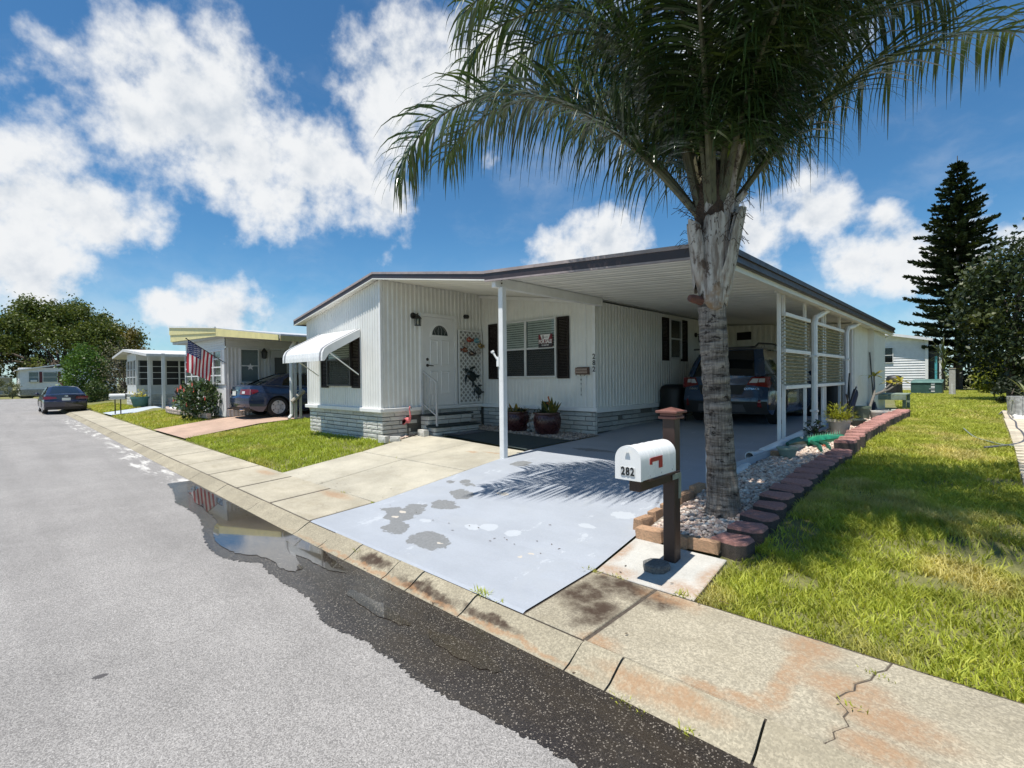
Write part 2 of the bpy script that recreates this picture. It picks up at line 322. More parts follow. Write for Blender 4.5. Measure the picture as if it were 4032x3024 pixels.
def mat_drive():
    m,n,b,out=newmat('blue_grey_driveway_paint'); t=ND(n,'ShaderNodeTexCoord').outputs['Object']
    f=SST(n,NOISE(n,VM(n,'MULTIPLY',t,(.7,1.3,1)),1.7,6,.65),.3,.7,.93,1.05)
    c=VM(n,'SCALE',(.345,.372,.412),sc=MA(n,'MULTIPLY',f,SST(n,NOISE(n,t,60,4,.7),.3,.7,.96,1.03)))
    c=MIX(n,MA(n,'MULTIPLY',SST(n,NOISE(n,t,2.3,5,.6),.54,.66),.3),c,(.36,.38,.40))
    c=MIX(n,MA(n,'MULTIPLY',SST(n,NOISE(n,VM(n,'MULTIPLY',t,(1,.5,1)),3.3,9,.78),.60,.63),.5),c,(.5,.53,.56))
    PEEL=[(-4.46,2.925,.17,.09),(-4.9,3.17,.16,.11),(-4.7,3.28,.17,.12),(-4.66,3.08,.19,.16),(-4.38,2.82,.2,.11),(-3.82,2.84,.25,.17),(-3.68,2.74,.14,.1),(-4.8,3.4,.12,.06),(-4.52,3.57,.21,.115),(-4.64,3.94,.2,.14),(-4.83,4.235,.12,.055),(-5.015,4.314,.1,.05),(-5.187,4.208,.08,.05),(-4.91,5.3,.17,.12),(-4.6,6.7,.4,.1),(-3.8,7.4,.3,.08)]
    PALE=[(-4.774,3.194,.06,.03),(-4.702,3.041,.045,.035),(-4.177,4.196,.09,.045),(-2.845,3.062,.025,.022),(-2.812,3.158,.03,.018),(-3.66,2.847,.035,.015),(-3.3,5.35,.09,.04),(-2.6,6.9,.1,.03)]
    THIN=[(-4.303,3.158,.08,.045),(-3.275,3.416,.08,.07),(-3.585,3.392,.1,.08),(-3.73,3.309,.1,.06),(-2.75,3.9,.09,.04),(-2.6,4.3,.12,.09)]
    c=MIX(n,MA(n,'MULTIPLY',blobs(n,t,THIN,.13,9,(-.05,.03)),.75),c,(.45,.48,.51))
    pe=blobs(n,t,PEEL,.34,4.5,(-.04,.03)); c=MIX(n,pe,c,VM(n,'SCALE',(.205,.212,.215),sc=SST(n,NOISE(n,t,40,4,.7),.3,.7,.85,1.12)))
    pa=blobs(n,t,PALE,.09,13,(-.04,.03)); c=MIX(n,pa,c,(.5,.46,.4))
    n.links.new(c,b.inputs['Base Color']); b.inputs['Roughness'].default_value=.6; b.inputs['Specular IOR Level'].default_value=.35
    # hairline cracks
    vo=ND(n,'ShaderNodeTexVoronoi',feature='DISTANCE_TO_EDGE',i_Vector=VM(n,'ADD',t,VM(n,'SCALE',NOISE(n,t,3,4,.6,1),sc=.35)),i_Scale=.55)
    h=MA(n,'ADD',MA(n,'MULTIPLY',pe,-.5),MA(n,'ADD',MA(n,'MULTIPLY',SST(n,vo.outputs[0],0,.006),.5),MA(n,'MULTIPLY',NOISE(n,t,120,4,.7),.35)))
    bp=ND(n,'ShaderNodeBump',i_0=.5,i_1=.004,i_Height=h); n.links.new(bp.outputs[0],b.inputs['Normal']); return m
def mat_soil():
    m,n,b,out=newmat('lawn_ground'); t=ND(n,'ShaderNodeTexCoord').outputs['Object']
    c=MIX(n,SST(n,NOISE(n,t,7,7,.7),.35,.65),(.13,.135,.04),(.20,.195,.07))
    c=MIX(n,SST(n,NOISE(n,t,.6,5,.6),.55,.7),c,(.19,.17,.09))
    c=MIX(n,SST(n,NOISE(n,t,2.1,6,.7),.6,.72),c,(.15,.125,.085))
    n.links.new(c,b.inputs['Base Color']); b.inputs['Roughness'].default_value=.95
    bp=ND(n,'ShaderNodeBump',i_0=.8,i_1=.02,i_Height=NOISE(n,t,45,5,.7)); n.links.new(bp.outputs[0],b.inputs['Normal']); return m
SOIL=mat_soil()
mb=MB(); us=[-700,-66,-45,-30,-15,-5.4,0,5,300]; vs=[-600,-8.1,2.2,2.3,2.42,3.25,4.3,5.4,6.5,8.2,9.5,12,45,120,900]
def gz(v): return (G(v)-.03) if v>2.41 else -.06
mb.add([(u,v+(KV(max(u,-66)) if 2<v<3.3 else 0),gz(v)) for v in vs for u in us],[(j*len(us)+i,j*len(us)+i+1,(j+1)*len(us)+i+1,(j+1)*len(us)+i) for j in range(len(vs)-1) for i in range(len(us)-1)])
obj('ground',mb,SOIL,kind='structure')
mb=MB(); U=[60,20,0,-5.4,-15,-30,-50,-66]
mb.add([(u,-7,0) for u in U]+[(u,2.225+KV(u),0) for u in U],[(i,i+len(U),i+len(U)+1,i+1) for i in range(len(U)-1)])
for k,(a,b_) in enumerate([(-60,-7),(-7,0),(0,3.3)]): mb.add([(-66,a,.0),(-75,a,.0),(-75,b_,.0),(-66,b_,.0)],[(3,2,1,0)])
vv=[3.3,5.4,8.2,12,45,60]
for a,b_ in zip(vv[:-1],vv[1:]): mb.add([(-66,a,G(a) if a>3.4 else 0),(-75,a,G(a) if a>3.4 else 0),(-75,b_,G(b_)),(-66,b_,G(b_))],[(3,2,1,0)])
obj('road',mb,mat_asphalt('asphalt'),kind='structure')
def jag(pts,amp,sub,seed):
    r=random.Random(seed); o=[]
    for (a,b_),(c,d) in zip(pts[:-1],pts[1:]):
        for k in range(sub): f=k/sub; o.append((a+(c-a)*f+r.uniform(-amp,amp),b_+(d-b_)*f+r.uniform(-amp,amp)))
    return o+[pts[-1]]
WET=[(-9.59,1.94),(-9.1,1.9),(-8.46,1.8),(-8.0,1.71),(-7.48,1.73),(-7.03,1.73),(-6.52,1.65),(-5.91,1.51),(-5.52,1.46),(-5.15,1.47),(-4.95,1.54),(-4.76,1.66),(-4.45,1.62),(-4.1,1.62),(-3.85,1.64),(-3.6,1.63),(-3.49,1.59),(-3.29,1.54),(-3.14,1.54),(-3.01,1.57),(-2.83,1.61),(-2.68,1.59),(-2.51,1.61),(-2.3,1.58),(-2.1,1.6),(-1.64,1.66),(-1.43,1.68),(-1.1,1.70),(-.6,1.78),(-.2,1.95),(-.1,2.17)]
w=jag(WET,.016,22,1); mb=MB()
def strip(w,z): 
    kv=[(u,2.222+KV(u)) for u,v in w]
    mb.add([(u,v,z) for u,v in w]+[(u,v,z) for u,v in kv],[(i,i+1,len(w)+i+1,len(w)+i) for i in range(len(w)-1)])
w=sorted(w); strip(w,.004); obj('wet_road',mb,mat_asphalt('wet_asphalt',1),kind='structure')
PUD=[(-9.1,2.2),(-8.7,2.02),(-7.79,1.9),(-6.99,1.86),(-6.53,1.8),(-6.09,1.63),(-5.82,1.58),(-5.48,1.56),(-5.2,1.59),(-4.99,1.70),(-4.75,1.75),(-4.48,1.73),(-4.3,1.78),(-4.35,1.86),(-4.62,1.93),(-4.75,1.97),(-4.4,1.98),(-4.12,2.0),(-3.95,2.07),(-4.2,2.13),(-4.7,2.19),(-5.3,2.2)]
w=jag(PUD,.012,5,2); mb=MB(); mb.add([(u,v,.008) for u,v in w],[tuple(range(len(w)))])
mb.f=[tuple(mb.f[0])]; obj('puddle',mb,mat_asphalt('standing_water',2),kind='structure')
for u0,v0,ru,rv,sd in [(-3.2,1.9,.42,.06,5),(-2.3,1.95,.35,.07,6)]:
    w=jag([(u0+ru*math.cos(a*.5236),v0+rv*math.sin(a*.5236)) for a in range(13)],.012,3,sd)[:-1]; mb=MB(); mb.add([(u,v,.008) for u,v in w],[tuple(range(len(w)))]); obj('puddle',mb,MT.get('sw') or bpy.data.materials['standing_water'],kind='structure')
# kerb blocks
KERB=mat_concrete('kerb_concrete',(.35,.31,.225),.6,[(-1.08,2.32,.22,.05),(-1.3,2.3,.25,.05),(-3.6,2.235,1.6,.018),(-2.2,2.235,.6,.018)],.35,[(-3.9,2.3,.3,.06),(-3.1,2.27,.4,.05),(-2.4,2.27,.3,.04)])
kerb=thing('kerb',None,None,(0,0,0),kind='structure')
KJ=[4.6,3.2,1.7,.35,-.72,-1.45,-1.72,-2.65,-3.28,-3.62,-4.25,-4.78,-5.38]+[-5.38-1.45*i for i in range(1,26)]
rr=random.Random(5)
for a,b_ in zip(KJ[:-1],KJ[1:]):
    mb=MB(); dz=rr.uniform(-.006,.006)
    for u0,u1 in [(a-.006,b_+.006)]:
        pr=[(2.2,-.15),(2.2,.005),(2.25,.022),(2.33,.07+dz),(2.37,.092+dz),(2.395,.098+dz),(2.395,-.15)]
        n=len(pr); mb.add([(u,v+KV(u),z) for u in (u0,u1) for v,z in pr],[tuple(range(n)),tuple(range(2*n-1,n-1,-1))]+[(i,n+i,n+(i+1)%n,(i+1)%n) for i in range(n)])
    obj('kerb_block',mb,KERB,kerb,smooth=1)
# pavement slabs
RUST=[(-.7,3.12,.12,.12),(-.71,2.95,.06,.12),(-.73,2.78,.05,.12),(-.73,2.63,.05,.09),(-.75,2.53,.07,.05),(-.85,2.46,.1,.04),(-1.0,2.43,.12,.04),(-1.65,2.42,.12,.09),(-1.55,3.15,.2,.08),(-.51,2.85,.2,.1),(-.31,2.72,.22,.1),(-.32,2.5,.14,.08),(-6.2,3.1,.35,.08),(-8.6,3.1,.3,.08),(-2.1,3.26,.12,.06),(-1.5,3.3,.12,.07)]
DARK=[(-1.9,3.1,.28,.14),(-1.62,3.08,.2,.1),(-2.05,2.85,.2,.2),(-1.85,2.7,.15,.2)]
SIDE=mat_concrete('pavement_concrete',(.375,.335,.25),.5,RUST,.38,DARK)
SIDE2=mat_concrete('pavement_concrete_pale',(.43,.39,.30),.55,RUST,.14)
pav=thing('pavement',None,None,(0,0,0),kind='structure')
mb=MB(); UU=[4.6,-2.2,-5.4,-15,-30,-45]
mb.add([(u,v+KV(u),z) for u in UU for v,z in ((2.38,.03),(2.405,.0945),(3.23,.1455),(3.25,.06))],[(4*i+j,4*i+j+1,4*i+j+5,4*i+j+4) for i in range(len(UU)-1) for j in range(3)]); obj('dirt_bed',mb,pbr('joint_dirt',(.075,.06,.045),.95,.3,30),pav)
def slab(mb,poly,top,th=.1,ch=.006):
    n=len(poly); cx=sum(p[0] for p in poly)/n; cy=sum(p[1] for p in poly)/n
    ins=[(x+(cx-x)*ch/max(.05,math.hypot(x-cx,y-cy))*1.4,y+(cy-y)*ch/max(.05,math.hypot(x-cx,y-cy))*1.4) for x,y in poly]
    V=[(x,y,top(x,y)-th) for x,y in poly]+[(x,y,top(x,y)-ch) for x,y in poly]+[(x,y,top(x,y)) for x,y in ins]
    mb.add(V,[(i,(i+1)%n,n+(i+1)%n,n+i) for i in range(n)]+[(n+i,n+(i+1)%n,2*n+(i+1)%n,2*n+i) for i in range(n)]+[tuple(range(2*n,3*n))])
SJ=[-5.41,-6.6,-7.9,-9.38,-10.82,-12.27,-13.75,-15.15]+[-15.15-1.45*i for i in range(1,20)]
for a,b_ in zip(SJ[:-1],SJ[1:]):
    mb=MB(); dz=rr.uniform(-.002,.003); P=[(b_+.03,2.415+KV(b_)),(a-.03,2.415+KV(a)),(a-.03,3.215+KV(a)),(b_+.03,3.215+KV(b_))]
    slab(mb,P,lambda x,y:.10+(y-2.4-KV(x))*.062+dz); obj('slab',mb,SIDE2,pav)
for P in ([(-2.2,2.405),(-1.735,2.405),(-1.70,3.215),(-2.2,3.215)],[(-1.71,2.405),(-.50,2.405),(-.47,2.46),(-.485,2.5),(-.44,2.58),(-.47,2.63),(-.46,2.68),(-.52,2.75),(-.49,2.83),(-.465,2.86),(-.47,2.92),(-.42,3.0),(-.41,3.08),(-.375,3.13),(-.36,3.215),(-1.68,3.215)],[(-.49,2.405),(1.3,2.405),(1.3,3.215),(-.352,3.215),(-.367,3.13),(-.402,3.08),(-.412,3.0),(-.462,2.92),(-.457,2.86),(-.482,2.83),(-.512,2.75),(-.452,2.68),(-.462,2.63),(-.432,2.58),(-.477,2.5),(-.462,2.46)],[(1.32,2.405),(2.9,2.405),(2.9,3.215),(1.32,3.215)],[(2.92,2.405),(4.5,2.405),(4.5,3.215),(2.92,3.215)]):
    mb=MB(); dz=rr.uniform(-.003,.003); slab(mb,P,lambda x,y:.10+(y-2.4)*.062+dz); obj('slab',mb,SIDE,pav)
# driveway (painted) and carport floor
def ribbon(mb,rows,off):      # rows: (v,u0,u1)
    V=[];
    for v,u0,u1 in rows: V+=[(u0,v,G(v)+off),((u0+u1)/2,v,G(v)+off),(u1,v,G(v)+off)]
    F=[]
    for i in range(len(rows)-1):
        for k in range(2): F.append((3*i+k,3*i+k+1,3*i+k+4,3*i+k+3))
    mb.add(V,F)
mb=MB(); ribbon(mb,[(2.402,-5.385,-2.215),(2.43,-5.385,-2.215),(3.25,-5.395,-2.215),(4.6,-5.4,-2.30),(5.4,-5.4,-2.26),(6.2,-5.47,-2.2),(8.2,-5.47,-2.2),(8.22,-5.6,-2.2),(9.5,-5.6,-2.2),(12,-5.6,-2.2),(15.2,-5.6,-2.2)],.008)
mb.box(-2.215,-2.2,6.2,15.2,.3,.607)
obj('driveway',mb,mat_drive(),kind='structure')
# front walk slabs
walk=thing('front_walk',None,None,(0,0,0),kind='structure'); WALK=mat_concrete('front_walk_concrete',(.44,.41,.33),.3,[(-6.3,5.6,.12,.05),(-5.9,5.7,.2,.03)],.12)
for P in ([(-8.3,3.235),(-6.995,3.235),(-6.99,4.685),(-8.31,4.685)],[(-6.975,3.235),(-5.41,3.235),(-5.425,4.685),(-6.97,4.685)],[(-8.31,4.705),(-6.99,4.705),(-6.97,6.2),(-8.85,6.5),(-8.5,5.55)],[(-6.97,4.705),(-5.425,4.705),(-5.425,5.6),(-5.48,6.02),(-6.95,6.195)]):
    mb=MB(); 
    slab(mb,P,lambda x,y:G(y)+.006 if y>3.3 else G(y)+.004)
    obj('slab',mb,WALK,walk)
mb=MB(); slab(mb,[(-2.2,3.235),(-1.42,3.235),(-1.45,3.9),(-2.24,3.9)],lambda x,y:G(y)+.004)
obj('mailbox_pad',mb,mat_concrete('mailbox_pad_concrete',(.48,.47,.43),.15,[(-2.1,3.3,.2,.08),(-1.5,3.32,.2,.1),(-1.45,3.6,.07,.2),(-2.2,3.6,.06,.2)],.1),kind='structure')
# neighbours' paths
mb=MB(); rws=[(3.45,-18.72,-15.08),(4.3,-18.75,-15.2),(5.4,-18.75,-15.35),(6.5,-18.75,-15.4),(8.2,-18.75,-15.4),(12,-18.75,-15.4)]; ribbon(mb,rws,.004)
obj('neighbour_driveway',mb,mat_concrete('terracotta_driveway',(.47,.33,.25),.25,None,.15),kind='structure')
mb=MB(); P=[(-30.6,3.65),(-28.2,3.65),(-26.3,5.5),(-26.2,7.5),(-31,7.5),(-30.6,5.5)]
mb.add([(u,v,G(v)+.006) for u,v in P],[tuple(range(6))]); obj('neighbour_path',mb,pbr('blue_grey_path',(.42,.47,.52),.7,.08),kind='structure')
# ---------------------------------------------------------------- grass
def inpoly(x,y,P):
    c=np.zeros(len(x),bool); j=len(P)-1
    for i in range(len(P)):
        xi,yi=P[i]; xj,yj=P[j]; k=((yi>y)!=(yj>y))&(x<(xj-xi)*(y-yi)/((yj-yi) or 1e-9)+xi); c^=k; j=i
    return c
def vnoise(x,y,s,seed):
    r=np.random.default_rng(seed).random((64,64)); xs=x*s; ys=y*s; xi=np.floor(xs).astype(int); yi=np.floor(ys).astype(int); fx=xs-xi; fy=ys-yi; fx=fx*fx*(3-2*fx); fy=fy*fy*(3-2*fy)
    a=r[xi%64,yi%64];b_=r[(xi+1)%64,yi%64];c=r[xi%64,(yi+1)%64];d=r[(xi+1)%64,(yi+1)%64]
    return (a*(1-fx)+b_*fx)*(1-fy)+(c*(1-fx)+d*fx)*fy
def grass(name,zones,mat,label):
    VV=[];FF=[];nb=0
    for P,dens,h,w,bare in zones:
        P=np.array(P); x0,y0=P.min(0);x1,y1=P.max(0); n=int((x1-x0)*(y1-y0)*dens)
        x=RNG.uniform(x0,x1,n);y=RNG.uniform(y0,y1,n); k=inpoly(x,y,P.tolist())
        p=np.clip(vnoise(x,y,2.3,1)*.6+vnoise(x,y,7,2)*.5,0,1)
        keep=RNG.random(n)<np.clip((p-.15)*3.,.4,1)
        for bx,by,br,ba in bare: keep&=~((((x-bx)/br)**2+((y-by)/ba)**2<1+.8*(vnoise(x,y,9,4)-.5))&(RNG.random(n)<.86))
        k&=keep; x=x[k];y=y[k];p=p[k];n=len(x)
        z=np.interp(y,KX,KZ)-.032; a=RNG.uniform(0,2*np.pi,n); hh=h*RNG.uniform(.55,1.35,n)*(.7+.5*p); ww=w*RNG.uniform(.7,1.3,n)
        ln=RNG.uniform(.25,1.25,n)*hh; ld=RNG.uniform(0,2*np.pi,n); dx=np.cos(a)*ww/2;dy=np.sin(a)*ww/2; lx=np.cos(ld)*ln;ly=np.sin(ld)*ln
        B=np.empty((n,5,3)); B[:,0]=np.c_[x-dx,y-dy,z];B[:,1]=np.c_[x+dx,y+dy,z]
        B[:,2]=np.c_[x+dx*.8+lx*.35,y+dy*.8+ly*.35,z+hh*.62];B[:,3]=np.c_[x-dx*.8+lx*.35,y-dy*.8+ly*.35,z+hh*.62];B[:,4]=np.c_[x+lx,y+ly,z+hh]
        i=np.arange(n)[:,None]*5+nb; FF.append(np.concatenate([i+[[0,1,2]],i+[[0,2,3]],i+[[3,2,4]]])); VV.append(B.reshape(-1,3)); nb+=5*n
    return tag(npmesh(name,np.concatenate(VV),np.concatenate(FF),mat),label,'grass',kind='stuff')
GR=leafmat('grass_blades',(.29,.34,.045),(.50,.52,.085),(.60,.53,.19),.55,.35,1.1,.3)
bare=[(-1.22,4.75,.2,.3),(-1.15,4.4,.16,.12),(.15,4.95,.5,.28),(.45,5.6,.4,.3),(-.95,3.9,.12,.12),(-.3,4.3,.25,.1),(-1.3,4.1,.1,.1)]
grass('lawn_grass',[([(-1.40,3.235),(3.2,3.235),(3.2,6.9),(-1.33,6.9),(-1.33,4.35),(-1.38,4.02),(-1.42,3.9)],7200,.055,.008,bare),
  ([(-1.36,6.9),(.28,6.9),(.24,15),(-1.36,15)],3800,.065,.011,[(.15,7.5,.2,.3)]),
  ([(-1.36,15),(.24,15),(.24,19),(1.5,24),(2.5,46),(-4.5,46),(-3.2,30),(-2.2,21)],620,.09,.02,[])],GR,'mown green lawn to the right of the palm and edging stones')
grass('lawn_grass',[([(-15.0,3.44),(-8.34,3.26),(-8.34,4.7),(-8.52,5.35),(-8.85,5.42),(-12.3,5.42),(-12.3,9),(-15.1,9)],1500,.07,.013,[])],
  leafmat('grass_blades_front',(.26,.34,.04),(.44,.49,.07),(.5,.48,.13),.55,.35,1.1,.3),'bright green front lawn under the awning window')
grass('lawn_grass',[([(-27.9,3.62),(-18.85,3.46),(-18.85,5.0),(-20.7,5.2),(-24,4.95),(-26.2,5.35)],560,.08,.02,[])],GR,'patch of lawn between the grey path and the terracotta driveway')
grass('lawn_grass',[([(-40,3.8),(-30.8,3.66),(-30.8,5.2),(-40,5.2)],420,.08,.025,[])],GR,'patch of lawn in front of the screened porch')
# ---------------------------------------------------------------- gravel
ICO=np.array([(0,0,1),(.89,0,.45),(.28,.85,.45),(-.72,.53,.45),(-.72,-.53,.45),(.28,-.85,.45),(.72,.53,-.45),(-.28,.85,-.45),(-.89,0,-.45),(-.28,-.85,-.45),(.72,-.53,-.45),(0,0,-1)])
ICF=np.array([(0,1,2),(0,2,3),(0,3,4),(0,4,5),(0,5,1),(1,6,2),(2,7,3),(3,8,4),(4,9,5),(5,10,1),(6,7,2),(7,8,3),(8,9,4),(9,10,5),(10,6,1),(11,7,6),(11,8,7),(11,9,8),(11,10,9),(11,6,10)])
def rocks(name,zones,mat,label):
    VV=[];FF=[];nb=0
    for P,dens,sz,zo in zones:
        P=np.array(P); x0,y0=P.min(0);x1,y1=P.max(0); n=int((x1-x0)*(y1-y0)*dens); x=RNG.uniform(x0,x1,n);y=RNG.uniform(y0,y1,n)
        k=inpoly(x,y,P.tolist()); x=x[k];y=y[k];n=len(x); s=sz*RNG.uniform(.5,1.25,n); z=np.interp(y,KX,KZ)+zo+s*RNG.uniform(-.1,.4,n)
        B=ICO[None]*RNG.uniform(.75,1.2,(n,12,1))*np.stack([s*RNG.uniform(.7,1.2,n),s*RNG.uniform(.7,1.2,n),s*RNG.uniform(.45,.75,n)],1)[:,None]
        a=RNG.uniform(0,6.28,n); c,s_=np.cos(a)[:,None],np.sin(a)[:,None]; X=B[:,:,0]*c-B[:,:,1]*s_+x[:,None];Y=B[:,:,0]*s_+B[:,:,1]*c+y[:,None]; Z=B[:,:,2]+z[:,None]
        VV.append(np.stack([X,Y,Z],2).reshape(-1,3)); FF.append((ICF[None]+(np.arange(n)*12+nb)[:,None,None]).reshape(-1,3)); nb+=12*n
    return tag(npmesh(name,np.concatenate(VV),np.concatenate(FF),mat),label,'gravel',kind='stuff')
def gravelmat(name,cols):
    m,n,b,out=newmat(name); r=ND(n,'ShaderNodeNewGeometry').outputs['Random Per Island']; t=ND(n,'ShaderNodeTexCoord').outputs['Object']
    cr=ND(n,'ShaderNodeValToRGB',i_0=r); cr.color_ramp.interpolation='CONSTANT'; el=cr.color_ramp.elements
    while len(el)<len(cols): el.new(.5)
    for i,c in enumerate(cols): el[i].position=i/len(cols); el[i].color=(*c,1)
    n.links.new(VM(n,'SCALE',cr.outputs[0],sc=SST(n,NOISE(n,t,40,4,.7),.3,.7,.8,1.15)),b.inputs['Base Color']); b.inputs['Roughness'].default_value=.8
    MT[name]=m; return m
GRV=gravelmat('river_gravel',[(.56,.46,.37),(.68,.58,.48),(.40,.30,.24),(.58,.42,.33),(.72,.64,.55),(.46,.36,.30),(.62,.5,.40)])
GS=pbr('gravel_ground',(.3,.27,.23),.95,.3,40,bump=.02,bscale=50)
BED=[(-2.20,3.98),(-1.55,3.98),(-1.55,14.5),(-2.19,14.5),(-2.19,5.4),(-2.2,4.5)]
mb=MB(); ribbon(mb,[(v,-2.25 if v<5.4 else -2.19,-1.53) for v in (3.97,4.6,5.4,6.5,8.2,9.5,12,14.5,17.5)],.012); obj('gravel_bed',mb,GS,kind='structure')
rocks('gravel',[([(-2.2,3.98),(-1.55,3.98),(-1.55,6.6),(-2.19,6.6)],1500,.026,.018),([(-2.18,6.6),(-1.55,6.6),(-1.55,11),(-2.18,11)],1150,.026,.018),([(-2.18,11),(-1.55,11),(-1.55,17),(-2.18,17)],500,.035,.018)],GRV,'pale river gravel in the bed round the palm trunk')
mb=MB(); P=[(-8.87,7.55),(-7.75,7.5),(-5.5,7.31),(-5.5,8.2),(-8.87,8.2)]; mb.add([(u,v,G(v)+.012) for u,v in P],[tuple(range(5))]); obj('gravel_bed',mb,GS,kind='structure')
rocks('gravel',[([(-8.85,7.6),(-7.75,7.53),(-5.52,7.34),(-5.52,8.17),(-8.85,8.17)],760,.03,.02)],gravelmat('brown_gravel',[(.36,.29,.23),(.45,.37,.3),(.28,.23,.2),(.4,.32,.27)]),'brown gravel in front of the planters under the window')
rocks('gravel',[([(-8.87,5.6),(-8.56,5.45),(-8.62,5.7),(-8.87,6.34)],900,.03,.0)],GRV,'small patch of gravel round the flamingo')
mb=MB(); P=[(-8.28,6.5),(-5.5,6.08),(-5.49,7.3),(-7.75,7.5),(-8.28,7.55)]; mb.add([(u,v,G(v)+.016) for u,v in P],[tuple(range(5))])
obj('outdoor_carpet',mb,pbr('dark_green_turf_carpet',(.045,.062,.06),.95,.2,60,bump=.01,bscale=300),at=(-6.9,6.9,.48),label='dark green outdoor carpet laid between front walk and gravel',cat='carpet')
# ================================================================ the home with carport
def sidingmat(name,col,gr=.16):
    m,n,b,out=newmat(name); t=ND(n,'ShaderNodeTexCoord').outputs['Object']
    c=VM(n,'SCALE',col,sc=SST(n,NOISE(n,t,3,5,.6),.3,.7,.95,1.03))
    st=MA(n,'MULTIPLY',SST(n,NOISE(n,VM(n,'MULTIPLY',t,(9,9,.45)),2.,6,.68),.5,.78),gr); c=MIX(n,st,c,(.36,.34,.27))
    n.links.new(c,b.inputs['Base Color']); n.links.new(SST(n,NOISE(n,t,8,4,.6),.3,.7,.34,.5),b.inputs['Roughness'])
    bp=ND(n,'ShaderNodeBump',i_0=.25,i_1=.01,i_Height=NOISE(n,VM(n,'MULTIPLY',t,(1,1,.35)),7,3,.5)); n.links.new(bp.outputs[0],b.inputs['Normal']); MT[name]=m; return m
SID=sidingmat('white_ribbed_siding',(.74,.735,.70),.22); SID2=sidingmat('white_panel_siding',(.73,.725,.68),.16)
TRIM=pbr('white_trim',(.76,.76,.745),.45,.05,5,grime=.1,gscale=3)
SOFF=pbr('white_soffit',(.70,.69,.635),.5,.05,2,grime=.12,gscale=1.2)
BROWN=pbr('brown_fascia',(.045,.032,.036),.45,.15,9,grime=.12,gcol=(.16,.14,.14),gscale=5)
PINK=pbr('weathered_drip_edge',(.34,.285,.28),.5,.15,6,grime=.3,gscale=8)
ROOFM=pbr('roof_coating',(.55,.54,.52),.6,.08,3,grime=.2)
SHUT=pbr('brown_shutter',(.024,.018,.016),.7,.15,20,spec=.2)
ALU=pbr('window_frame',(.62,.62,.6),.4,.06,10,grime=.15)
BLIND=pbr('blind_slat',(.78,.76,.68),.6,.05,5)
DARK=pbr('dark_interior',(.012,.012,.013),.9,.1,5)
MORTAR=pbr('brick_mortar',(.17,.16,.14),.95,.2,30,bump=.01,bscale=90)
BRICKM=pbr('painted_split_brick',(.70,.685,.63),.75,.1,14,bump=.014,bscale=42,grime=.34,gcol=(.24,.22,.18),gscale=5.5,objvar=.13)
BLOCKM=pbr('grey_split_block',(.42,.415,.39),.8,.15,12,bump=.012,bscale=40,grime=.3,objvar=.14)
PANE=glass('window_pane')
def screenmat():
    m,n,b,out=newmat('insect_screen'); b.inputs['Base Color'].default_value=(.03,.032,.034,1); b.inputs['Roughness'].default_value=.8
    tr=ND(n,'ShaderNodeBsdfTransparent'); mx=ND(n,'ShaderNodeMixShader',i_0=.5); n.links.new(tr.outputs[0],mx.inputs[1]); n.links.new(b.outputs[0],mx.inputs[2]); n.links.new(mx.outputs[0],out.inputs[0]); return m
SCRN=screenmat()
HX,HY=-8.9,5.47
home=thing('mobile_home','white ribbed mobile home with brown shutters, brick skirt and number 282','house',(HX,HY,.42))
def rib(parent,name,p0,p1,out,z0,ztop,mat,pitch=.1,dep=.014,duty=.4,seams=()):
    p0=Vector((*p0,0));p1=Vector((*p1,0)); d=(p1-p0); L=d.length; d.normalize(); o=Vector((*out,0)); n=max(1,round(L/pitch)); pt=L/n; S=[]
    for i in range(n):
        a=i*pt; S+=[(a,0),(a+pt*(1-duty)*.72,0),(a+pt*(1-duty)*.72+pt*.12,dep),(a+pt*.88,dep)]
    S.append((L,0)); mb=MB(); V=[];k=len(S)
    for a,h in S:
        p=p0+d*a+o*h; V+=[(p.x,p.y,z0),(p.x,p.y,ztop(p.x,p.y))]
    mb.add(V,[(2*i,2*i+2,2*i+3,2*i+1) for i in range(k-1)])
    return obj(name,mb,mat,parent)
def zr(u):      # underside of the roof across the street front
    return float(np.interp(u,[-12.65,-8.9,-5.6,-2.1],[3.07,3.69,3.19,2.97]))
rib(home,'wall',(-12.25,5.47),(-8.9,5.47),(0,-1),.97,lambda x,y:zr(x),SID,.098,.015)
rib(home,'wall',(-8.9,5.47),(-8.9,8.25),(1,0),.97,lambda x,y:zr(x),SID,.111,.016)
rib(home,'wall',(-8.9,8.25),(-5.6,8.25),(0,-1),.97,lambda x,y:zr(x),SID2,.105,.007,.55)
rib(home,'wall',(-5.6,8.25),(-5.6,15.3),(1,0),.97,lambda x,y:zr(x)-.02,SID,.118,.017)
mb=MB(); mb.box(-12.25,-12.2,5.48,18.2,.95,3.1); obj('wall',mb,SID2,home); mb=MB(); mb.box(-12.2,-5.65,18.15,18.2,.95,3.1); obj('wall',mb,SID2,home); mb=MB(); mb.box(-5.66,-5.61,15.3,18.15,.4,3.15); obj('wall',mb,SID2,home)
# seam strips and corner posts
for u in (-5.82,-6.93): mb=MB(); mb.box(u-.012,u+.012,8.236,8.247,1.0,zr(u)-.01); obj('seam_strip',mb,TRIM,home)
for x0,x1,y0,y1 in ((-8.925,-8.875,5.445,5.495),(-5.64,-5.58,8.225,8.27),(-12.27,-12.22,5.445,5.49)):
    mb=MB(); mb.box(x0,x1,y0,y1,1.0,zr((x0+x1)/2)-.005); obj('corner_strip',mb,TRIM,home)
mb=MB(); mb.box(-8.9,-5.6,8.19,8.235,3.12,3.19) ; mb.v=[(x,y,z+(zr(x)-3.20)) for x,y,z in mb.v]; obj('top_trim',mb,TRIM,home)
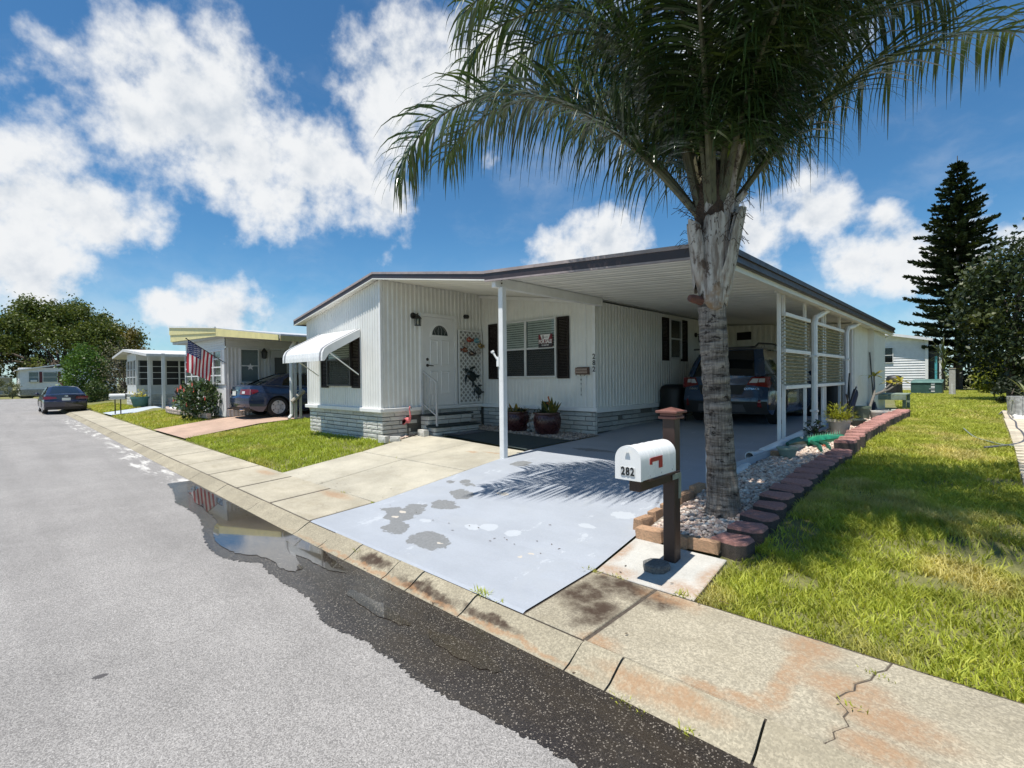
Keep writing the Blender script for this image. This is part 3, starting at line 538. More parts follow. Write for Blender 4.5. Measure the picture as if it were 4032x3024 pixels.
# skirt: mortar core, trim boards and single bricks
mb=MB(); mb.box(-12.2,-8.95,5.53,5.7,.2,.96); mb.box(-9.15,-8.96,5.7,8.3,.2,.96); mb.box(-9.0,-5.66,8.31,8.5,.2,.96); mb.box(-5.85,-5.66,8.5,15.3,.2,.96); mb.box(-12.2,-12.0,5.7,18.1,.2,.95)
obj('skirt_core',mb,MORTAR,home)
for a in ((-12.32,-8.83,5.40,5.47,.985,1.065),(-8.9,-8.83,5.47,8.25,.985,1.065),(-8.83,-5.53,8.19,8.245,.975,1.06),(-5.6,-5.54,8.245,15.3,.955,1.06)):
    mb=MB(); mb.bbox(*a,b=.008); obj('trim_board',mb,TRIM,home)
def brickmesh(seed,rough,name):
    r=random.Random(seed); mb=MB(); nx,nz=4,2
    def P(i,j):
        x=-.5+i/nx; z=-.5+j/nz; e=(i in(0,nx)) or (j in (0,nz))
        return (x+(0 if e else r.uniform(-.03,.03)),-.5+(r.uniform(.02,.05) if e else -rough*r.uniform(-.3,1)),z)
    V=[P(i,j) for j in range(nz+1) for i in range(nx+1)]; F=[(j*(nx+1)+i,j*(nx+1)+i+1,(j+1)*(nx+1)+i+1,(j+1)*(nx+1)+i) for j in range(nz) for i in range(nx)]
    b=len(V); ring=[i for i in range(nx+1)]+[j*(nx+1)+nx for j in range(1,nz+1)]+[nz*(nx+1)+i for i in range(nx-1,-1,-1)]+[j*(nx+1) for j in range(nz-1,0,-1)]
    V+=[(V[i][0],.5,V[i][2]) for i in ring]; n=len(ring)
    F+=[(ring[(k+1)%n],ring[k],b+k,b+(k+1)%n) for k in range(n)]; mb.add(V,F); return mb
BM=[mesh_of(brickmesh(s,.08,'brick'),'brick',[BRICKM],0,(0,0,0)) for s in range(5)]
BLM=[mesh_of(brickmesh(s+20,.14,'brick'),'brick',[BLOCKM],0,(0,0,0)) for s in range(4)]
def courses(parent,p0,p1,rot,z0,z1,ch,bl,meshes,depth=.09,gap=.016,seed=0,skip=None,zb=None,setb=.045):
    """rows of single bricks along p0->p1; rot turns the rough face outwards"""
    r=random.Random(seed); p0=Vector(p0);p1=Vector(p1); L=(p1-p0).length; d=(p1-p0)/L; z=z1; row=0
    inw=Vector((-math.sin(rot)*1.,math.cos(rot)))  # local +y in world
    while z>z0+.02:
        h=min(ch,z-z0+.04); s=-(bl*.5 if row%2 else 0.)-r.uniform(0,.04)
        while s<L-.03:
            l=bl*r.choice((.82,1,1,1.1)); a=max(s,0); b_=min(s+l,L); s+=l
            if b_-a<.05: continue
            if skip and skip(a,b_,z-h/2,r): continue
            c=p0+d*((a+b_)/2)+inw*(setb+r.uniform(-.003,.003))
            inst('brick',r.choice(meshes),parent,(c.x,c.y,z-h/2),(b_-a-gap,depth,h-gap),(0,r.uniform(-.008,.008),rot))
        z-=h; row+=1
courses(home,(-12.22,5.475),(-8.88,5.475),0,.34,.975,.088,.40,BM,seed=1)
courses(home,(-8.885,5.48),(-8.885,8.22),math.pi/2,.42,.975,.088,.40,BM,seed=2,skip=lambda a,b,z,r:(b>1.0 and a<2.1 and z<.85))
courses(home,(-8.86,8.265),(-5.62,8.265),0,.49,.965,.092,.42,BM,seed=3)
courses(home,(-5.605,8.33),(-5.605,14.2),math.pi/2,.55,.95,.098,.30,BLM,seed=4,gap=.02,skip=lambda a,b,z,r:r.random()<.1)
# roof
mb=MB(); cs=[(-12.65,3.17),(-8.9,3.80),(-5.6,3.30),(-5.6,3.205),(-8.9,3.70),(-12.65,3.08)]
mb.add([(x,y,z) for y in (5.33,18.6) for x,z in cs],[(0,1,2,3,4,5),(11,10,9,8,7,6)]+[(i,i+6,(i+1)%6+6,(i+1)%6) for i in range(6)]); obj('roof',mb,[ROOFM],home)
def slopeboard(name,x0,z0,x1,z1,y0,y1,h0,h1,mat,parent):
    mb=MB(); mb.add([(x0,y0,z0+h0),(x1,y0,z1+h0),(x1,y1,z1+h0),(x0,y1,z0+h0),(x0,y0,z0+h1),(x1,y0,z1+h1),(x1,y1,z1+h1),(x0,y1,z0+h1)],[(3,2,1,0),(4,5,6,7),(0,1,5,4),(1,2,6,5),(2,3,7,6),(3,0,4,7)])
    return obj(name,mb,mat,parent)
for x0,z0,x1,z1 in ((-12.66,3.165,-8.9,3.795),(-8.9,3.795,-5.6,3.295)):
    slopeboard('fascia',x0,z0,x1,z1,5.30,5.33,-.105,-.022,BROWN,home)
    slopeboard('drip_edge',x0,z0,x1,z1,5.285,5.335,-.022,.02,PINK,home)
    slopeboard('fascia_trim',x0,z0,x1,z1,5.298,5.33,-.125,-.105,SOFF,home)
mb=MB(); mb.box(-12.69,-12.655,5.30,18.6,3.05,3.185); obj('fascia',mb,BROWN,home)
# soffit pans over the porch
def panmesh(x0,z0,x1,z1,w):      # one ribbed pan running with the slope
    mb=MB(); S=[(0,0),(.012,-.010),(.03,-.010),(.042,0),(w*.5-.012,0),(w*.5,-.006),(w*.5+.012,0),(w,0)]
    mb.add([(x,y,z+h) for x,z in ((x0,z0),(x1,z1)) for y,h in S],[(i,i+1,len(S)+i+1,len(S)+i) for i in range(len(S)-1)]); return mb
pm=mesh_of(panmesh(0,0,3.24,-.49,.305),'soffit_panel',[SOFF],0,(0,0,0))
for i in range(10): inst('soffit_panel',pm,home,(-8.86,5.34+.305*i*.96,3.684))
pm2=mesh_of(panmesh(0,0,3.5,.595,.4),'soffit_panel',[SOFF],0,(0,0,0)); inst('soffit_panel',pm2,home,(-12.62,5.335,3.066),(1,.32,1))
# ---------------------------------------------------------------- windows, door
def win(parent,o,ex,nr,w,h,cols=1,slats=True,split=.5,frame=ALU,lab=None,back=DARK,step=.05,tilt=.35):
    o=Vector(o);ex=Vector(ex);nr=Vector(nr);ez=Vector((0,0,1)); th=.035
    def slabx(mb,a0,a1,b0,b1,n0,n1):
        V=[o+ex*a+ez*b+nr*c for c in (n0,n1) for a,b in ((a0,b0),(a1,b0),(a1,b1),(a0,b1))]
        mb.add(V,[(3,2,1,0),(4,5,6,7),(0,1,5,4),(1,2,6,5),(2,3,7,6),(3,0,4,7)])
    fr=MB(); slabx(fr,0,w,0,th,.016,.075); slabx(fr,0,w,h-th,h,.016,.075); slabx(fr,0,th,th,h-th,.016,.075); slabx(fr,w-th,w,th,h-th,.016,.075)
    for c in range(1,cols): slabx(fr,w*c/cols-.03,w*c/cols+.03,th,h-th,.016,.078)
    for c in range(cols):
        a0=w*c/cols+(.03 if c else th); a1=w*(c+1)/cols-(.03 if c<cols-1 else th); slabx(fr,a0,a1,h*split-.018,h*split+.018,.03,.07)
    f=obj('window',fr,frame,parent,label=lab)
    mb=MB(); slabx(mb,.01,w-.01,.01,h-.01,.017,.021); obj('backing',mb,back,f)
    for c in range(cols):
        a0=w*c/cols+(.03 if c else th); a1=w*(c+1)/cols-(.03 if c<cols-1 else th)
        for b0,b1,dn in ((th,h*split-.018,.045),(h*split+.018,h-th,.06)):
            mb=MB(); slabx(mb,a0,a1,b0,b1,dn,dn+.003); obj('pane',mb,PANE,f)
        if slats: mb=MB(); slabx(mb,a0,a1,th,h*split-.018,.058,.0595); obj('insect_screen',mb,SCRN,f)
        if slats:
            sm=MB(); q=step*.62; dz=math.sin(tilt)*q; 
            V=[ex*a+ez*b+nr*c for a,b,c in ((a0+.01,0,.006),(a1-.01,0,.006),(a1-.01,q*1.25,0),(a0+.01,q*1.25,0))]; sm.add(V,[(0,1,2,3)])
            me=mesh_of(sm,'slat',[BLIND],0,(0,0,0)); b=th+.01
            while b<h-th-.03: inst('slat',me,f,o+ez*b+nr*.024); b+=step
    return f
def shutter(parent,o,ex,nr,w,h):
    o=Vector(o);ex=Vector(ex);nr=Vector(nr);ez=Vector((0,0,1)); mb=MB()
    def sx(a0,a1,b0,b1,n0,n1):
        V=[o+ex*a+ez*b+nr*c for c in (n0,n1) for a,b in ((a0,b0),(a1,b0),(a1,b1),(a0,b1))]; mb.add(V,[(3,2,1,0),(4,5,6,7),(0,1,5,4),(1,2,6,5),(2,3,7,6),(3,0,4,7)])
    sx(0,.035,0,h,.017,.045); sx(w-.035,w,0,h,.017,.045); sx(.035,w-.035,0,.05,.017,.044); sx(.035,w-.035,h-.05,h,.017,.044); sx(.035,w-.035,h*.5-.03,h*.5+.03,.017,.044)
    s=obj('shutter',mb,SHUT,parent); lv=MB()
    for z0,z1 in ((.05,h*.5-.03),(h*.5+.03,h-.05)):
        n=int((z1-z0)/.03)
        for i in range(n):
            b=z0+(z1-z0)*i/n; V=[o+ex*a+ez*bb+nr*c for a,bb,c in ((.035,b,.04),(w-.035,b,.04),(w-.035,b+.03,.022),(.035,b+.03,.022))]; lv.add(V,[(0,1,2,3)])
    obj('louvres',lv,SHUT,s,kind='stuff'); return s
X1=(1,0,0);Y1=(0,1,0)
win(home,(-11.13,5.47,1.52),X1,(0,-1,0),1.1,1.2,1,split=.5,frame=pbr('dark_window_frame',(.03,.027,.025),.4))
shutter(home,(-11.48,5.47,1.48),X1,(0,-1,0),.33,1.24); shutter(home,(-10.03,5.47,1.48),X1,(0,-1,0),.33,1.24)
win(home,(-8.26,8.25,1.67),X1,(0,-1,0),1.73,1.27,2)
shutter(home,(-8.61,8.25,1.645),X1,(0,-1,0),.31,1.30); shutter(home,(-6.52,8.25,1.645),X1,(0,-1,0),.30,1.29)
win(home,(-5.6,11.36,2.1),Y1,(1,0,0),.63,.98,1,slats=False)
shutter(home,(-5.6,11.02,2.05),Y1,(1,0,0),.33,1.03); shutter(home,(-5.6,12.02,2.05),Y1,(1,0,0),.36,1.04)
# entry door on the recessed side wall (x = HX, faces +x)
DO=pbr('white_door',(.74,.74,.73),.38,.03,4,grime=.04)
def P(v,z,d): return (HX+d,v,z)
mb=MB(); mb.box(HX+.016,HX+.05,6.42,6.49,1.075,3.1); mb.box(HX+.016,HX+.05,7.37,7.44,1.075,3.1); mb.box(HX+.016,HX+.05,6.49,7.37,3.03,3.1); obj('door_frame',mb,TRIM,home)
mb=MB(); mb.bbox(HX+.012,HX+.036,6.495,7.365,1.08,3.025,b=.004); door=obj('door',mb,DO,home)
def mould(v0,v1,z0,z1):
    mb=MB(); x=HX+.036
    def fr(a0,a1,b0,b1,c0,c1,d0,d1,x0,x1):
        q=[(x+x0,a0,b0),(x+x0,a1,b0),(x+x0,a1,b1),(x+x0,a0,b1),(x+x1,c0,d0),(x+x1,c1,d0),(x+x1,c1,d1),(x+x1,c0,d1)]; mb.add(q,[(0,1,5,4),(1,2,6,5),(2,3,7,6),(3,0,4,7)])
    i=.018; j=.036
    fr(v0,v1,z0,z1,v0+i,v1-i,z0+i,z1-i,.001,.012); fr(v0+i,v1-i,z0+i,z1-i,v0+j,v1-j,z0+j,z1-j,.012,.002)
    mb.add([(x+.002,v0+j,z0+j),(x+.002,v1-j,z0+j),(x+.002,v1-j,z1-j),(x+.002,v0+j,z1-j)],[(0,1,2,3)]); obj('panel_moulding',mb,DO,door)
for v0,v1 in ((6.68,6.90),(6.98,7.22)):
    mould(v0,v1,1.96,2.53); mould(v0,v1,1.32,1.84)
arc=[(.27*math.cos(a),.27*math.sin(a)) for a in [math.pi*i/16 for i in range(17)]]
mb=MB(); 
for (a,b_),(c,d) in zip(arc[:-1],arc[1:]):
    k=.83; mb.add([(HX+.055,6.95+a,2.63+b_),(HX+.055,6.95+c,2.63+d),(HX+.055,6.95+c*k,2.63+d*k),(HX+.055,6.95+a*k,2.63+b_*k),(HX+.036,6.95+a,2.63+b_),(HX+.036,6.95+c,2.63+d),(HX+.037,6.95+c*k,2.63+d*k),(HX+.037,6.95+a*k,2.63+b_*k)],[(0,1,2,3),(4,5,1,0),(3,2,6,7)])
mb.box(HX+.036,HX+.056,6.68,7.22,2.595,2.632); fan=obj('fanlight',mb,TRIM,door)
mb=MB(); mb.plate((HX+.040,6.95,2.633),(0,1,0),(0,0,1),[(a*.83,b_*.83) for a,b_ in arc],.002); obj('pane',mb,pbr('dark_leaded_glass',(.05,.06,.06),.12,.3,30),fan)
mb=MB()
for k in (-.12,-.04,.04,.12): mb.tube([(HX+.045,6.95+k*1.0,2.635),(HX+.045,6.95+k*1.35,2.74),(HX+.045,6.95+k*.5,2.835)],.004,4)
obj('leading',mb,pbr('lead_came',(.25,.25,.24),.4),fan)
MET=pbr('dark_bronze_metal',(.06,.055,.05),.35,.1,30,metal=.8)
mb=MB(); mb.lathe((HX+.036,6.6,2.09),[(.033,0),(.033,.012),(.02,.022),(.02,.03)],14,ax=(1,0,0)); obj('deadbolt',mb,MET,door,smooth=1)
mb=MB(); mb.lathe((HX+.036,6.6,1.96),[(.033,0),(.033,.012),(.014,.02),(.014,.05)],14,ax=(1,0,0)); mb.tube([(HX+.082,6.6,1.96),(HX+.085,6.66,1.958),(HX+.082,6.73,1.95)],.011,8); obj('door_handle',mb,MET,door,smooth=1)
# house number on the corner strip
BLACK=pbr('black_number',(.012,.012,.012),.4,.02)
for i,ch in enumerate('282'):
    mb=xf(text_mb(ch,.145,.004,.003),(-5.61,8.222,2.07-.125*i),X1,(0,0,1),sx=.9); mb.v=[(x,y,z) for x,y,z in mb.v]; obj('number_'+('two' if ch=='2' else 'eight'),mb,BLACK,home)
# ================================================================ carport
cp=thing('carport','white carport with ribbed pan roof, brown fascia and slim white posts','carport',(-3.8,9,.55))
mb=MB(); mb.add([(x,y,z) for y in (5.3,19.4) for x,z in ((-5.6,3.30),(-2.12,3.062),(-2.12,3.0),(-5.6,3.235))],[(0,1,2,3),(7,6,5,4)]+[(i,i+4,(i+1)%4+4,(i+1)%4) for i in range(4)]); obj('roof',mb,ROOFM,cp)
pm=mesh_of(panmesh(0,0,3.44,-.236,.305),'soffit_panel',[SOFF],0,(0,0,0))
for i in range(46): inst('soffit_panel',pm,cp,(-5.57,5.335+.305*i,3.222))
slopeboard('fascia',-5.6,3.295,-2.1,3.06,5.27,5.30,-.12,-.022,BROWN,cp)
slopeboard('drip_edge',-5.6,3.295,-2.1,3.06,5.255,5.305,-.022,.02,PINK,cp)
slopeboard('fascia_trim',-5.6,3.295,-2.13,3.06,5.268,5.30,-.145,-.12,PINK,cp)
mb=MB(); mb.box(-2.115,-2.07,5.26,19.4,2.95,3.09); mb.box(-2.07,-2.045,5.26,19.4,3.04,3.105); mb.box(-2.07,-2.05,5.26,19.4,2.955,2.98); obj('gutter_fascia',mb,BROWN,cp)
mb=MB(); mb.box(-2.2,-2.118,5.31,19.35,2.885,2.985); obj('edge_beam',mb,SOFF,cp)
mb=MB(); mb.bbox(-5.5,-5.41,5.32,8.25,3.05,3.205,b=.008); beam=obj('beam',mb,TRIM,cp)
mb=MB(); mb.bbox(-5.44,-5.345,5.40,5.495,.38,3.06,b=.008); post=obj('post',mb,TRIM,cp)
for z in (3.12,3.17): mb=MB(); mb.lathe((-5.407,5.45,z),[(.012,0),(.012,.01),(.005,.014)],8,ax=(1,0,0)); obj('bolt',mb,MET,beam)
mb=MB(); mb.tube([(-5.45,5.4,1.93),(-5.47,5.385,1.97),(-5.52,5.36,2.06)],[.014,.014,.016],8); mb.lathe((-5.52,5.36,2.055),[(.028,0),(.028,.03)],10,ax=(-.4,-.2,.85)); mb.box(-5.47,-5.42,5.385,5.402,1.84,1.99); obj('flag_bracket',mb,TRIM,post,smooth=1)
mb=MB(); mb.bbox(-2.24,-2.15,5.42,5.50,.38,2.96,b=.008); obj('post',mb,TRIM,cp)
for v,w in ((8.70,.05),(8.95,.045),(10.26,.045),(11.62,.045),(11.8,.045),(13.2,.045),(14.64,.07)):
    mb=MB(); mb.bbox(-2.425,-2.375,v-w/2,v+w/2,G(v),2.985+.0,b=.006); obj('post',mb,TRIM,cp)
mb=MB(); mb.box(-2.44,-2.36,8.6,17.4,2.97,3.03); obj('edge_beam',mb,SOFF,cp)
for v0,v1 in ((8.83,10.37),(10.82,13.36)):
    for z in (1.435,2.03,2.62): mb=MB(); mb.bbox(-2.36,-2.325,v0,v1,z,z+.06,b=.005); obj('rail',mb,TRIM,cp)
def corrpanel():
    m,n,b,out=newmat('fibreglass_sheet'); t=ND(n,'ShaderNodeTexCoord').outputs['Object']
    c=MIX(n,SST(n,NOISE(n,VM(n,'MULTIPLY',t,(1,1.4,5)),5,6,.7),.38,.66),(.44,.42,.30),(.17,.155,.085))
    n.links.new(c,b.inputs['Base Color']); b.inputs['Roughness'].default_value=.35
    tr=ND(n,'ShaderNodeBsdfTranslucent'); n.links.new(c,tr.inputs[0]); tp=ND(n,'ShaderNodeBsdfTransparent'); mx=ND(n,'ShaderNodeMixShader',i_0=.3); n.links.new(b.outputs[0],mx.inputs[1]); n.links.new(tr.outputs[0],mx.inputs[2]); n.links.new(mx.outputs[0],out.inputs[0]); return m
FG=corrpanel()
for v0,v1 in ((8.86,10.4),(10.75,13.4)):
    for z0,z1 in ((1.49,2.035),(2.085,2.625)):
        mb=MB(); n=9*6
        mb.grid(lambda a,b_:(-2.40+.016+.028*math.sin(b_*9*2*math.pi)+.004*math.sin(a*9),v0+(v1-v0)*a,z0+(z1-z0)*b_),6,n); obj('corrugated_sheet',mb,FG,cp,smooth=2)
def spout(vt,vb,zb,tail=None):
    w=.075; mb=MB(); pts=[(-2.16,vt,2.99),(-2.20,vt-.05,2.93),(-2.27,vt-.35,2.82),(-2.31,vb+.06,2.74),(-2.32,vb,2.62),(-2.32,vb,zb)]
    mb.tube(pts,.052,8); 
    if tail: mb.tube([(-2.32,vb,zb+.02),(-2.32,vb-.05,zb-.06)]+tail,.068,8)
    o=obj('downspout',mb,TRIM,cp,smooth=1)
    for z in (.98,2.0):
        if z>zb: q=MB(); q.box(-2.385,-2.262,vb-.06,vb+.06,z,z+.035); obj('strap',q,TRIM,o)
spout(11.25,10.6,.72,[(-2.32,10.4,.67),(-2.30,9.4,.635),(-2.30,7.55,.565)]); spout(14.5,13.55,.75)
# rear wall of the carport and the utility room behind it
rib(cp,'wall',(-5.6,15.3),(-2.45,15.3),(0,-1),.6,lambda x,y:zr(x)-.01,SID2,.15,.008)
rib(cp,'wall',(-2.45,15.3),(-2.45,17.3),(1,0),.6,lambda x,y:2.97,SID2,.2,.006); rib(cp,'wall',(-2.3,17.3),(-2.3,19.3),(1,0),.6,lambda x,y:2.97,SID2,.2,.006)
mb=MB(); mb.box(-2.45,-2.3,17.26,17.3,.6,2.96); obj('wall',mb,SID2,cp); mb=MB(); mb.box(-5.6,-2.3,19.3,19.34,.6,3.0); obj('wall',mb,SID2,cp)
mb=MB(); mb.box(-5.35,-4.95,15.27,15.29,2.72,2.95); obj('vent',mb,DARK,cp)
mb=MB(); mb.tube([(-2.1,19.38,2.93),(-2.18,19.36,2.86),(-2.32,19.34,2.78),(-2.33,19.33,2.4)],.035,7); obj('downspout',mb,TRIM,cp,smooth=1)
# ================================================================ things on and around the porch
GREYM=pbr('grey_painted_metal',(.5,.51,.52),.4,.08,12,metal=.3,grime=.15)
RUBB=pbr('dark_green_tread',(.03,.042,.042),.9,.25,50,bump=.006,bscale=200)
st=thing('entry_steps','two brick steps with dark green treads below the white front door','steps',(-8.6,7,.48))
mb=MB(); mb.box(-8.83,-8.6,6.42,7.56,.3,.87); mb.box(-8.6,-8.36,6.42,7.56,.3,.63); obj('core',mb,MORTAR,st)
courses(st,(-8.545,6.385),(-8.545,7.60),math.pi/2,.66,.87,.095,.42,BM,seed=11)
courses(st,(-8.305,6.385),(-8.305,7.60),math.pi/2,.44,.635,.095,.42,BM,seed=12)
courses(st,(-8.82,6.375),(-8.57,6.375),0,.44,.87,.095,.3,BM,seed=13); courses(st,(-8.565,6.375),(-8.32,6.375),0,.44,.635,.095,.25,BM,seed=14)
for a in ((-8.83,-8.52,6.34,7.64,.872,.905),(-8.60,-8.27,6.34,7.64,.637,.67)): mb=MB(); mb.bbox(*a,b=.012); obj('tread',mb,RUBB,st)
hr=thing('handrail','grey metal handrail with thin balusters beside the steps','handrail',(-8.4,6.42,.67))
mb=MB(); mb.bar((-8.31,6.42,.67),(-8.31,6.42,1.60),.035,.035); mb.box(-8.331,-8.289,6.4,6.441,1.6,1.61); obj('post',mb,GREYM,hr)
mb=MB(); mb.bar((-8.79,6.42,.905),(-8.79,6.42,1.84),.035,.035); obj('post',mb,GREYM,hr)
mb=MB(); mb.bar((-8.80,6.42,1.83),(-8.30,6.42,1.585),.025,.03); obj('rail',mb,GREYM,hr)
mb=MB(); mb.bar((-8.79,6.42,1.13),(-8.31,6.42,.88),.02,.025); obj('rail',mb,GREYM,hr)
for k in range(1,4): u=-8.79+.12*k; mb=MB(); mb.bar((u,6.42,1.13-.25*k/4),(u,6.42,1.82-.235*k/4),.013,.013); obj('baluster',mb,GREYM,hr)
# awning
aw=thing('window_awning','white ribbed metal awning propped over the street window','awning',(-10.68,5.42,2.1))
AWM=pbr('white_awning_metal',(.80,.80,.79),.35,.04,8,grime=.08); AWD=pbr('grey_awning_stripe',(.22,.22,.23),.45)
prof=[(5.455,2.74),(5.3,2.66),(5.1,2.555),(4.9,2.45),(4.74,2.36),(4.66,2.30),(4.62,2.22),(4.61,2.13),(4.61,2.05)]
u0,u1=-11.66,-9.68; n=26; mb=MB(); V=[];S=[]
for i in range(n): 
    a=u0+(u1-u0)*i/n; w=(u1-u0)/n; S+=[(a,0),(a+w*.6,0),(a+w*.72,.014),(a+w*.9,.014)]
S.append((u1,0))
for u,h in S:
    for j,(v,z) in enumerate(prof): V.append((u,v-h*.6,z+h*(1 if j<6 else .2)))
k=len(prof); mb.add(V,[(i*k+j,i*k+j+1,(i+1)*k+j+1,(i+1)*k+j) for i in range(len(S)-1) for j in range(k-1)],0)
mi=[];c=0
for i in range(len(S)-1):
    um=(S[i][0]+S[i+1][0])/2; s=1 if (i//4 in (1,24)) else 0
    mi+=[s]*(k-1)
mb.m=mi; obj('canopy',mb,[AWM,AWD],aw)
for u in (u0+.004,u1-.004):
    mb=MB(); pts=[(v,z) for v,z in prof]+[(4.66,2.06),(4.75,2.2),(5.45,2.58)]
    mb.add([(u,v,z-.004) for v,z in pts]+[(u+(.006 if u<-10 else -.006),v,z-.004) for v,z in pts],[tuple(range(len(pts))),tuple(range(2*len(pts)-1,len(pts)-1,-1))]+[(i,(i+1)%len(pts),len(pts)+(i+1)%len(pts),len(pts)+i) for i in range(len(pts))]); obj('side_panel',mb,AWM,aw)
    mb=MB(); q=.03 if u<-10 else -.03; mb.tube([(u+q,4.72,2.26),(u+q,5.44,1.76)],.013,8); mb.ball((u+q,4.72,2.26),.03); obj('strut',mb,AWM,aw,smooth=1)
# lantern and flood lamp
ln=thing('wall_lantern','black carriage lantern on the ribbed wall left of the front door','lantern',(HX,6.3,2.9))
BLK=pbr('black_metal',(.014,.013,.012),.45,.1,20)
mb=MB(); mb.lathe((HX+.016,6.25,3.02),[(.07,0),(.065,.02),(.03,.035)],16,ax=(1,0,0)); obj('wall_plate',mb,BLK,ln,smooth=1)
mb=MB(); mb.tube([(HX+.03,6.25,3.02),(HX+.08,6.27,3.05),(HX+.11,6.29,3.03)],.014,7); obj('arm',mb,BLK,ln)
mb=MB(); c=(HX+.12,6.30,0); mb.lathe((c[0],c[1],2.95),[(.085,0),(.08,.012),(.045,.06),(.012,.09),(.012,.12)],6); obj('cap',mb,BLK,ln)
mb=MB(); mb.lathe((c[0],c[1],2.80),[(.07,0),(.07,.014)],6)
for k in range(6): a=k*math.pi/3; mb.bar((c[0]+.06*math.cos(a),c[1]+.06*math.sin(a),2.81),(c[0]+.068*math.cos(a),c[1]+.068*math.sin(a),2.955),.009,.009)
obj('cage',mb,BLK,ln)
mb=MB(); mb.lathe((c[0],c[1],2.816),[(.048,0),(.055,.13)],6); obj('glass',mb,glass('lantern_glass'),ln)
mb=MB(); mb.lathe((c[0],c[1],2.83),[(.006,0),(.018,.02),(.02,.06),(.005,.09)],8); obj('bulb',mb,pbr('bulb_glass',(.75,.6,.45),.2),ln)
fl=thing('flood_lamp','small black flood lamp high on the wall above the lattice','lamp',(HX,7.75,3.1)); mb=MB(); mb.lathe((HX+.016,7.72,3.12),[(.05,0),(.05,.02)],14,ax=(1,0,0)); obj('base',mb,BLK,fl,smooth=1)
mb=MB(); mb.lathe((HX+.03,7.72,3.12),[(.03,0),(.045,.04),(.05,.1),(.045,.115)],14,ax=(1,-.25,-.15)); obj('lamp_head',mb,BLK,fl,smooth=1)
# lattice with ornaments
lat=thing('lattice_panel','tall white diagonal lattice panel on the wall right of the door','lattice',(HX+.03,7.9,1.08))
LT=pbr('white_lattice',(.72,.72,.70),.55,.05,8,grime=.1); v0,v1,z0,z1=7.47,8.2,1.08,2.80
for a in ((v0,v0+.035,z0,z1),(v1-.035,v1,z0,z1),(v0+.035,v1-.035,z0,z0+.035),(v0+.035,v1-.035,z1-.035,z1)):
    mb=MB(); mb.box(HX+.05,HX+.08,*a); obj('frame_bar',mb,LT,lat)
w=v1-v0-.07; h=z1-z0-.07; sp=.134
for sgn,xd in ((1,.056),(-1,.066)):
    c=-h if sgn>0 else 0
    while c<w+(0 if sgn>0 else h):
        # line: s - sgn*t = c  within [0,w]x[0,h]
        pts=[]
        if sgn>0: a=max(0,c); b_=min(w,c+h); seg=((a,a-c),(b_,b_-c))
        else: a=max(0,c-h); b_=min(w,c); seg=((a,c-a),(b_,c-b_))
        if seg[1][0]-seg[0][0]>.03:
            mb=MB(); mb.bar((HX+xd,v0+.035+seg[0][0],z0+.035+seg[0][1]),(HX+xd,v0+.035+seg[1][0],z0+.035+seg[1][1]),.031,.008,up=(1,0,0)); obj('slat',mb,LT,lat)
        c+=sp
HX+=.04
mb=MB(); mb.box(HX-.022,HX-.012,v0+.01,v1-.01,z0+.01,z1-.01); obj('hole_shade_sheet',mb,pbr('lattice_shade_grey',(.36,.36,.33),.8,.1,6),lat)  # grey sheet added behind the slats so the holes look shaded
wr=thing('fish_wreath','ring of seven colourful metal fish hung on the lattice','wall ornament',(HX+.06,7.86,2.42))
FISHC=[(.30,.06,.03),(.12,.28,.33),(.30,.2,.06),(.35,.33,.3),(.06,.04,.035),(.16,.05,.025),(.45,.42,.38)]
for k in range(7):
    a=math.pi/2+.35-k*2*math.pi/7; cv=7.86+.27*math.cos(a); cz=2.42+.165*math.sin(a); s=1 if k%2 else -1
    mb=MB(); mb.ball((HX+.072,cv,cz),.085,12,8,0,(.28,1.05,.68)); mb.plate((HX+.066,cv-s*.07,cz),(0,-s,0),(0,0,1),[(0,0),(.06,.05),(.05,0),(.06,-.05)],.008); mb.plate((HX+.066,cv,cz+.045),(0,1,0),(0,0,1),[(-.04,0),(.03,0),(-.01,.035)],.008)
    f=obj('fish',mb,pbr('fish_enamel%d'%k,FISHC[k],.35,.35,25),wr,smooth=1)
    mb=MB(); mb.ball((HX+.094,cv+s*.045,cz+.012),.012,8,5); obj('eye',mb,pbr('eye_white',(.6,.58,.5),.4),f)
    mb=MB(); mb.ball((HX+.088,cv,cz),.04,10,6,0,(.3,1,.5)); obj('belly_patch',mb,pbr('fish_patch%d'%k,[(.5,.25,.12),(.3,.42,.45),(.06,.05,.05),(.5,.48,.45),(.5,.33,.25),(.3,.2,.14),(.08,.05,.04)][k],.4,.2,30),f,smooth=1)
TUR=pbr('dark_turtle_metal',(.012,.022,.022),.4,.5,18)
